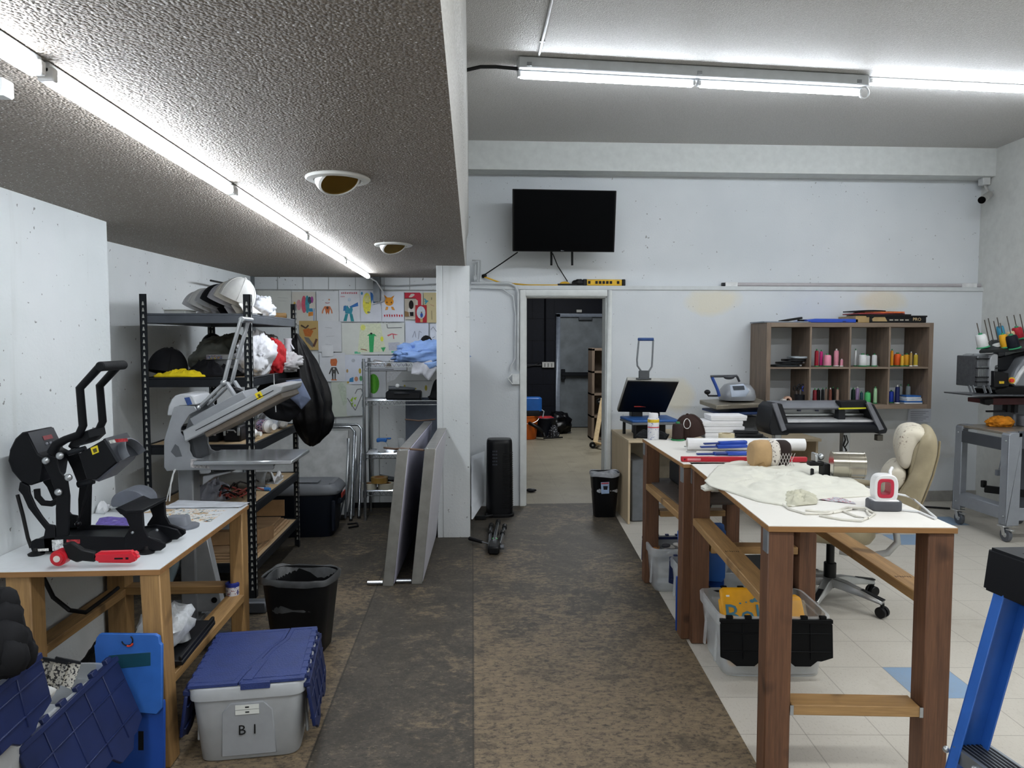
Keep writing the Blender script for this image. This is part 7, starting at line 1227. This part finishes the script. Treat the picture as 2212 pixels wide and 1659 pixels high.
# ================= centre =================
ALU=mat('#8f8e8a',.38,.4,nz=.12); LAV=mat('#cdcbe0',.45,nz=.04); LAV2=mat('#c3c2c9',.5,nz=.04)
def leaner(label,x0,y0,x1,x2,Yf,Yb,h,lean,face):
    t=thing('folding_work_table',label,'folding table',(x0,Yf,0),0,'metal-edged folded tables in front of the column')
    P=lambda a,y,zq: V((x0+(x1-x0)*(y-Yf)/(Yb-Yf)+lean*zq+a,y,zq))
    def pan(a0,a1,y0_,y1_,z0_,z1_,m,nm_): b=MB(True); b.rings([[P(a,y,zq) for a,y,zq in ((a0,y0_,z0_),(a1,y0_,z0_),(a1,y1_,z0_),(a0,y1_,z0_))] if 0 else [P(a0,y,zq) if k==0 else P(a1,y,zq) for y,zq in ((y0_,z0_),(y1_,z0_),(y1_,z1_),(y0_,z1_))] for k in (0,1)]); return b.build(nm_,m,t,.002)
    pan(.03,.045,Yf+.005,Yb-.005,.012,h-.006,face,'table_panel')
    pan(-.028,.042,Yf-.004,Yf+.004,0,h,ALU,'edge_frame'); pan(-.028,.04,Yf,Yb,h-.012,h,ALU,'edge_frame'); pan(-.028,.04,Yf,Yb,0,.012,ALU,'edge_frame'); pan(-.028,.042,Yb-.004,Yb,0,h,ALU,'edge_frame')
    pan(-.010,.010,Yf+.01,Yb-.01,.02,h-.02,mat('#2b2d35',.6),'underside')
    b=MB(True); b.cyl((x0-.13,Yf+.02,.016),(x0-.028,Yf+.02,.016),.014,n=14); b.build('foot_bar',CHR,t,.002); b=MB(True); b.bar(P(0,Yf+.2,h-.012),P(0,Yf+.32,h-.012),.03,.02); b.build('hinge',STL,t)
    b=MB(True); b.tube([P(-.012,Yf,h),P(-.06,Yf+.12,h-.03)],.006); b.build('corner_brace',STL,t); return t
leaner('left metal-edged folded table standing on edge in front of the column',PY(836,1268,4.63).x,0,PY(836,1268,4.63).x+.06,0,4.63,6.30,.885,.115,LAV)
leaner('right metal-edged folded table standing on edge, close to the column',PY(898,1264,4.66).x,0,PY(898,1264,4.66).x+.045,0,4.66,6.28,.89,.105,LAV2)
b=MB(True); p=PY(868,969,4.7); q=PY(928,973,4.72); b.tube([PY(830,967,5.0),PY(852,970,4.75),p,q],.007); b.tube([PY(875,906,6.1),PY(905,909,6.15),PY(940,906,6.2)],.006); solo(b,'brown_strap',mat('#6b5344',.7),'brown strap tied across the tops of the two folded tables','strap')
t=thing('tower_fan','tall black tower fan heater by the wall left of the doorway','fan',(PY(1079,1110,6.5).x,6.52,0)); c=V((PY(1079,1110,6.5).x,6.52,0))
b=MB(True); b.rings([[c+V((x*s,y*s,zz)) for x,y in rrect(.27,.25,2.6,36)] for s,zz in ((1.,0),(1.,.02),(.86,.035),(.8,.04))]); b.build('fan_base',mat('#101114',.4),t)
b=MB(True); b.rings([[c+V((x*s,y*s,zz)) for x,y in rrect(.245,.22,3.2,40)] for s,zz in ((1.,.035),(.985,.3),(.95,.66),(.93,.685),(.86,.70),(.5,.703))]); b.build('fan_housing',mat('#14161b',.35,nz=.1),t)
b=MB(True); rr=rrect(1,1,3.2,40)
for i in range(26): zz=.08+.02*i; b.tube([c+V((.1235*x*2*(1-.06*zz),-abs(.111*y*2)*(1-.06*zz)-.001,zz)) for x,y in [(math.copysign(abs(cos(q))**(2/3.2),cos(q))/2,math.copysign(abs(sin(q))**(2/3.2),sin(q))/2) for q in [.12+1.35*k/10 for k in range(11)]]],.003,5)
b.build('fan_grille',mat('#0b0c0e',.5),t)
b=MB(True)
for i in range(5):
    for j in range(3): q=c+V((-.06+.016*j,-.112,.48+.03*i)); b.bc(q,(.006,.004,.012))
b.build('printed_text',mat('#4b5160',.5),t)
b=MB(True); qd=[PY(1018,985,6.72),PY(1044,975,6.86),PY(1042,1085,6.60),PY(1018,1122,6.30)]; b.rings([[p+V((d,d*.3,0)) for p in qd] for d in (0,.014)]); solo(b,'leaning_board',mat('#cfd3d8',.5,nz=.05),'white panel leaning on the wall between the column and the tower fan','panel',bev=.001)
b=MB(True); a=PZ(1026,1118,.02); b.tube([a,a+V((.06,.02,0)),a+V((.12,.05,0)),a+V((.2,.1,.0))],.012); b.bc(a+V((.05,.0,.0)),(.09,.04,.035)); solo(b,'power_brick',BLK,'black power brick with cord on the floor beside the column','power adapter',bev=.003)
# folded tripod
t=thing('camera_tripod','folded black and silver camera tripod lying on the floor right of the column','tripod',PZ(1070,1180,0))
B0,B1=PZ(1066,1190,.035),PZ(1076,1128,.035)
d=(B1-B0).normalized(); u=V((d.y,-d.x,0)).normalized()
b=MB(True); b.bar(B0,B0.lerp(B1,.22),.085,.06); b.build('tripod_head',mat('#14161a',.4),t,.012)
for k,(s,a0,a1,m_) in enumerate(((-.045,.18,.86,CHR),(.0,.2,1.0,CHR),(.05,.18,.82,CHR))):
    b=MB(True); b.cyl(B0.lerp(B1,a0)+u*s*.8+V((0,0,.0 if k!=1 else .03)),B0.lerp(B1,a1)+u*s*1.2+V((0,0,-.005 if k!=1 else .0)),.016,.013,12); l=b.build('tripod_leg',m_,t); b=MB(True); q=B0.lerp(B1,a1)+u*s*1.2; b.cyl(q-d*.04,q+d*.03,.021,n=12); b.cyl(B0.lerp(B1,.55)+u*s,B0.lerp(B1,.62)+u*s,.02,n=12); b.build('leg_lock',BLK,l,.002)
b=MB(True); q=B0.lerp(B1,.25)+V((0,0,.034)); b.ball(q,(.022,.016,.008)); b.build('bubble_level',mat('#69c07c',.2,nz=0),t)
h0=B0.lerp(B1,.2)-u*.03; h1=PZ(1014,1163,.03); b=MB(True); b.cyl(h0,h0.lerp(h1,.6),.006); b.build('pan_rod',CHR,t); b=MB(True); b.cyl(h0.lerp(h1,.4),h1,.013,.016,12); b.build('pan_handle',BLK,t,.004)
b=MB(True); q=B0.lerp(B1,.12)+u*.055; b.cyl(q-u*.01,q+u*.02,.018,n=12); b.build('clamp_knob',mat('#6d7075',.4,.3),t,.003)
# bin by the doorway
bin_('waste_bin','small black waste bin with a white bag liner, right of the doorway',(PY(1306,1120,6.42).x,6.44,0),0,.255,.2,.40,mat('#b8bcc2',.35,nz=.3,ns=12,al=.9),'black waste bins')
wb=bpy.data.objects['waste_bin.001']; b=MB(True); b.add([PY(x,y,6.325) for x,y in ((1298,1042),(1316,1041),(1316,1066),(1299,1067))],[(0,1,2,3)]); s=b.build('product_sticker',mat('#8fa5c4',.4,nz=.15),wb); b=MB(True); b.add([PY(x,y,6.322) for x,y in ((1303,1050),(1313,1050),(1312,1058),(1304,1058))],[(0,1,2,3)]); b.add([PY(x,y,6.322) for x,y in ((1299,1043),(1315,1042),(1315,1045),(1299,1046))],[(0,1,2,3)],1); b.build('sticker_print',[mat('#1d1f2a',.5),mat('#a8404a',.5)],s)
# ================= back room =================
t=thing('switch_plate','white triple switch plate on the dark back-room wall','switch',PY(1184,788,13.18)); a,e=PY(1171,782,13.18),PY(1197,794,13.18); b=MB(True); b.box(a.x,e.x,13.15,13.195,e.z,a.z); p_=b.build('plate',mat('#d2d2cf',.4),t,.004)
for i in range(3): b=MB(True); x=a.x+(e.x-a.x)*(.22+.28*i); b.box(x-.012,x+.012,13.14,13.15,(a.z+e.z)/2-.03,(a.z+e.z)/2+.03); b.build('switch_toggle',mat('#8f908f',.4),t)
b=MB(True); q=PY(1251,672,13.18); b.bc(q,(.1,.03,.05)); solo(b,'door_sensor',mat('#c9c9c4',.4),'small white sensor above the grey back-room door','sensor',bev=.004)
b=MB(True); pl([(1136,789),(1170,789)],13.17,.012); pl([(1178,640),(1178,782)],13.17,.014); pl([(1136,793),(1150,790),(1165,784)],13.17,.01); solo(b,'wall_conduit',mat('#10131c',.4),'dark conduit pipes on the navy back-room wall','conduit')
# orange bucket vacuum
c=PZ(1138,947,0); t=thing('orange_bucket','orange bucket at the left edge of the back-room doorway','bucket',c); b=MB(True); b.lathe([(.15,0),(.155,.01),(.185,.36),(.195,.365),(.195,.38),(.18,.38),(.15,.02)],c,28); b.build('bucket_body',mat('#d9691c',.45,nz=.06),t); b=MB(True); b.tube([c+V((.19*cos(a_),-.19*abs(sin(a_))*.4-.1,.36-.1*abs(sin(a_)))) for a_ in [pi*i/10 for i in range(11)]],.005); b.build('bail_handle',SIL,t)
t=thing('blue_vacuum_head','blue and black vacuum head sitting on the orange bucket','vacuum',c+V((0,0,.381))); b=MB(True); b.rings([[c+V((.04+x*s,y*s,.381+zz)) for x,y in rrect(.42,.36,4,28)] for s,zz in ((.9,0),(.95,.03),(.9,.09))]); b.build('motor_base',mat('#2a2c31',.5),t); b=MB(True); b.rings([[c+V((.06+x*s,y*s,.46+zz)) for x,y in rrect(.36,.3,5,28)] for s,zz in ((1,0),(1,.2),(.9,.215))]); b.build('motor_cover',mat('#1f5fae',.45,nz=.06),t); b=MB(True); b.tube([c+V((.2,-.05,.5)),c+V((.27,-.1,.45)),c+V((.25,-.12,.36))],.01); b.build('carry_handle',mat('#a3a8ae',.4),t)
c=PZ(1176,942,0); t=thing('navy_tub','dark navy tub with red contents beside the orange bucket','tub',c); b=MB(True); b.lathe([(.16,0),(.165,.01),(.2,.30),(.21,.31),(.2,.32),(.185,.31),(.15,.2)],c,26); b.build('tub_body',mat('#1e2638',.5),t); b=MB(True); b.ball(c+V((0,0,.29)),(.17,.17,.05),18,wob=.3); b.build('red_contents',mat('#a5262c',.6,nz=.3),t)
b=MB(True); c=PZ(1160,950,0); b.tube([c+V((.12*cos(a_),.06*sin(a_)+.0,.05+.22*max(0,sin(a_*.5)))) for a_ in [.4*i for i in range(15)]],.028,10); b.tube([c+V((.1,-.05,.03)),c+V((.25,-.02,.03)),c+V((.42,.05,.03))],.012); solo(b,'vacuum_hose',BLK,'black coiled vacuum hose on the floor in front of the navy tub','hose')
c=PZ(1207,935,0); b=MB(True); b.ball(c+V((0,0,.16)),(.22,.2,.2),26,wob=.35,seed=8,fr=3.,zmin=0); solo(b,'trash_bag',mat('#121317',.3,nz=.2,bp=.5,bs=20),'full black trash bag on the floor left of the grey back-room door','bag',ang=50)
b=MB(True); c=PZ(1196,945,0); b.heap(ell(c.x,c.y,.10,.08),0,.22,91,14.); solo(b,'speckled_bag',printmat('#16171c',('#8f929a',),45,.6),'small dark bag with pale speckles in front of the trash bag','bag',ang=180)
t=thing('cube_shelf','tall brown cube shelf standing inside the back room by the door','shelf',(PY(1295,900,11.5).x,11.4,0)); X0=PY(1279,800,11.45).x; Yb0,Yb1=11.45,11.85; zt=PY(1290,752,11.45).z
tw=.04; cw=.335
for i in range(3):
    x=X0+i*(cw+.02); b=MB(True); b.box(x,x+(tw if i in(0,) else .02),Yb0,Yb1,0,zt); b.build('side_panel',OAK,t,.001)
for j in range(5): zz=j*(zt-.04)/4; b=MB(True); b.box(X0,X0+2*cw+.06,Yb0,Yb1,zz,zz+.03); b.build('shelf_board',OAKX,t,.001)
b=MB(True); b.box(X0+.02,X0+.7,Yb1-.02,Yb1-.01,0,zt); b.build('back_panel',mat('#6b5d50',.7),t)
q=V((X0+.09,11.5,2*(zt-.04)/4+.031)); b=MB(True); b.box(X0+.36,X0+.44,11.5,11.6,3*(zt-.04)/4+.031,3*(zt-.04)/4+.08); solo(b,'yellow_box',mat('#d8ac22',.5),'small yellow box on an upper shelf in the back room','box',bev=.003)
t=thing('wooden_dolly','pale wooden furniture dolly leaning against the back-room shelf','dolly',PZ(1290,965,0)); 
a0,a1=PZ(1285,968,0)+V((0,0,.05)),PY(1302,862,11.3); b=MB(True); b.bar(a0,a1,.07,.03,up=(0,-1,0)); b.build('side_board',mat('#c3ab83',.7,nz=.15),t,.004); b=MB(True); b.bar(a0+V((.16,-.35,0)),a1+V((.16,-.35,-.12)),.07,.03,up=(0,-1,0)); b.build('side_board',mat('#c3ab83',.7,nz=.15),t,.004)
b=MB(True); b.bar(a0+V((0,0,.03)),a0+V((.16,-.35,.03)),.05,.03); b.bar(a1,a1+V((.16,-.35,-.12)),.05,.03); b.build('cross_board',mat('#b89d73',.7,nz=.15),t,.004)
for q in (a0+V((-.04,-.03,.0)),a0+V((.13,-.38,.0)),a1+V((-.06,-.02,-.04))): b=MB(True); b.cyl(q+V((0,-.014,0)),q+V((0,.014,0)),.048,n=18); w_=b.build('caster_wheel',mat('#17191c',.4),t,.004); b=MB(True); b.cyl(q+V((0,-.017,0)),q+V((0,.017,0)),.014); b.build('wheel_hub',SIL,w_)
b=MB(True); q=PZ(1147,1063,0); b.ball(q+V((0,0,.02)),(.06,.03,.02),12); solo(b,'door_wedge',mat('#23262c',.5),'small dark wedge on the floor just inside the doorway','wedge')
# ================= light =================
def area(name,loc,sx,sy,e,rot=(0,0,0),col=(.96,.985,1)):
    l=bpy.data.lights.new(name,'AREA'); l.shape='RECTANGLE'; l.size=sx; l.size_y=sy; l.energy=e; l.color=col
    o=bpy.data.objects.new(name,l); C.objects.link(o); o.location=loc; o.rotation_euler=rot; return o
# shop lights of the same kind behind the photographer
area('ceiling_lamp_front',(2.2,.6,3.3),3.6,.15,42)
area('ceiling_lamp_middle',(3.6,2.6,3.34),2.4,.15,34)
area('ceiling_lamp_side',(-.91,-.6,2.1),.08,2.2,22)
area('ceiling_lamp_backroom',(1.6,10.2,2.9),.4,3.0,42)
w=bpy.data.worlds.new('world'); SC.world=w; w.use_nodes=True; w.node_tree.nodes['Background'].inputs[0].default_value=(.8,.9,1,1); w.node_tree.nodes['Background'].inputs[1].default_value=.25
SC.view_settings.view_transform='Standard'; SC.view_settings.look='None'; SC.view_settings.exposure=.85; SC.view_settings.gamma=1.
try: SC.cycles.use_denoising=True; SC.cycles.max_bounces=5; SC.cycles.diffuse_bounces=3; SC.cycles.glossy_bounces=2; SC.cycles.transmission_bounces=3; SC.cycles.use_adaptive_sampling=True; SC.cycles.adaptive_threshold=.05; SC.cycles.sample_clamp_indirect=4.; SC.cycles.caustics_reflective=False; SC.cycles.caustics_refractive=False
except Exception: pass
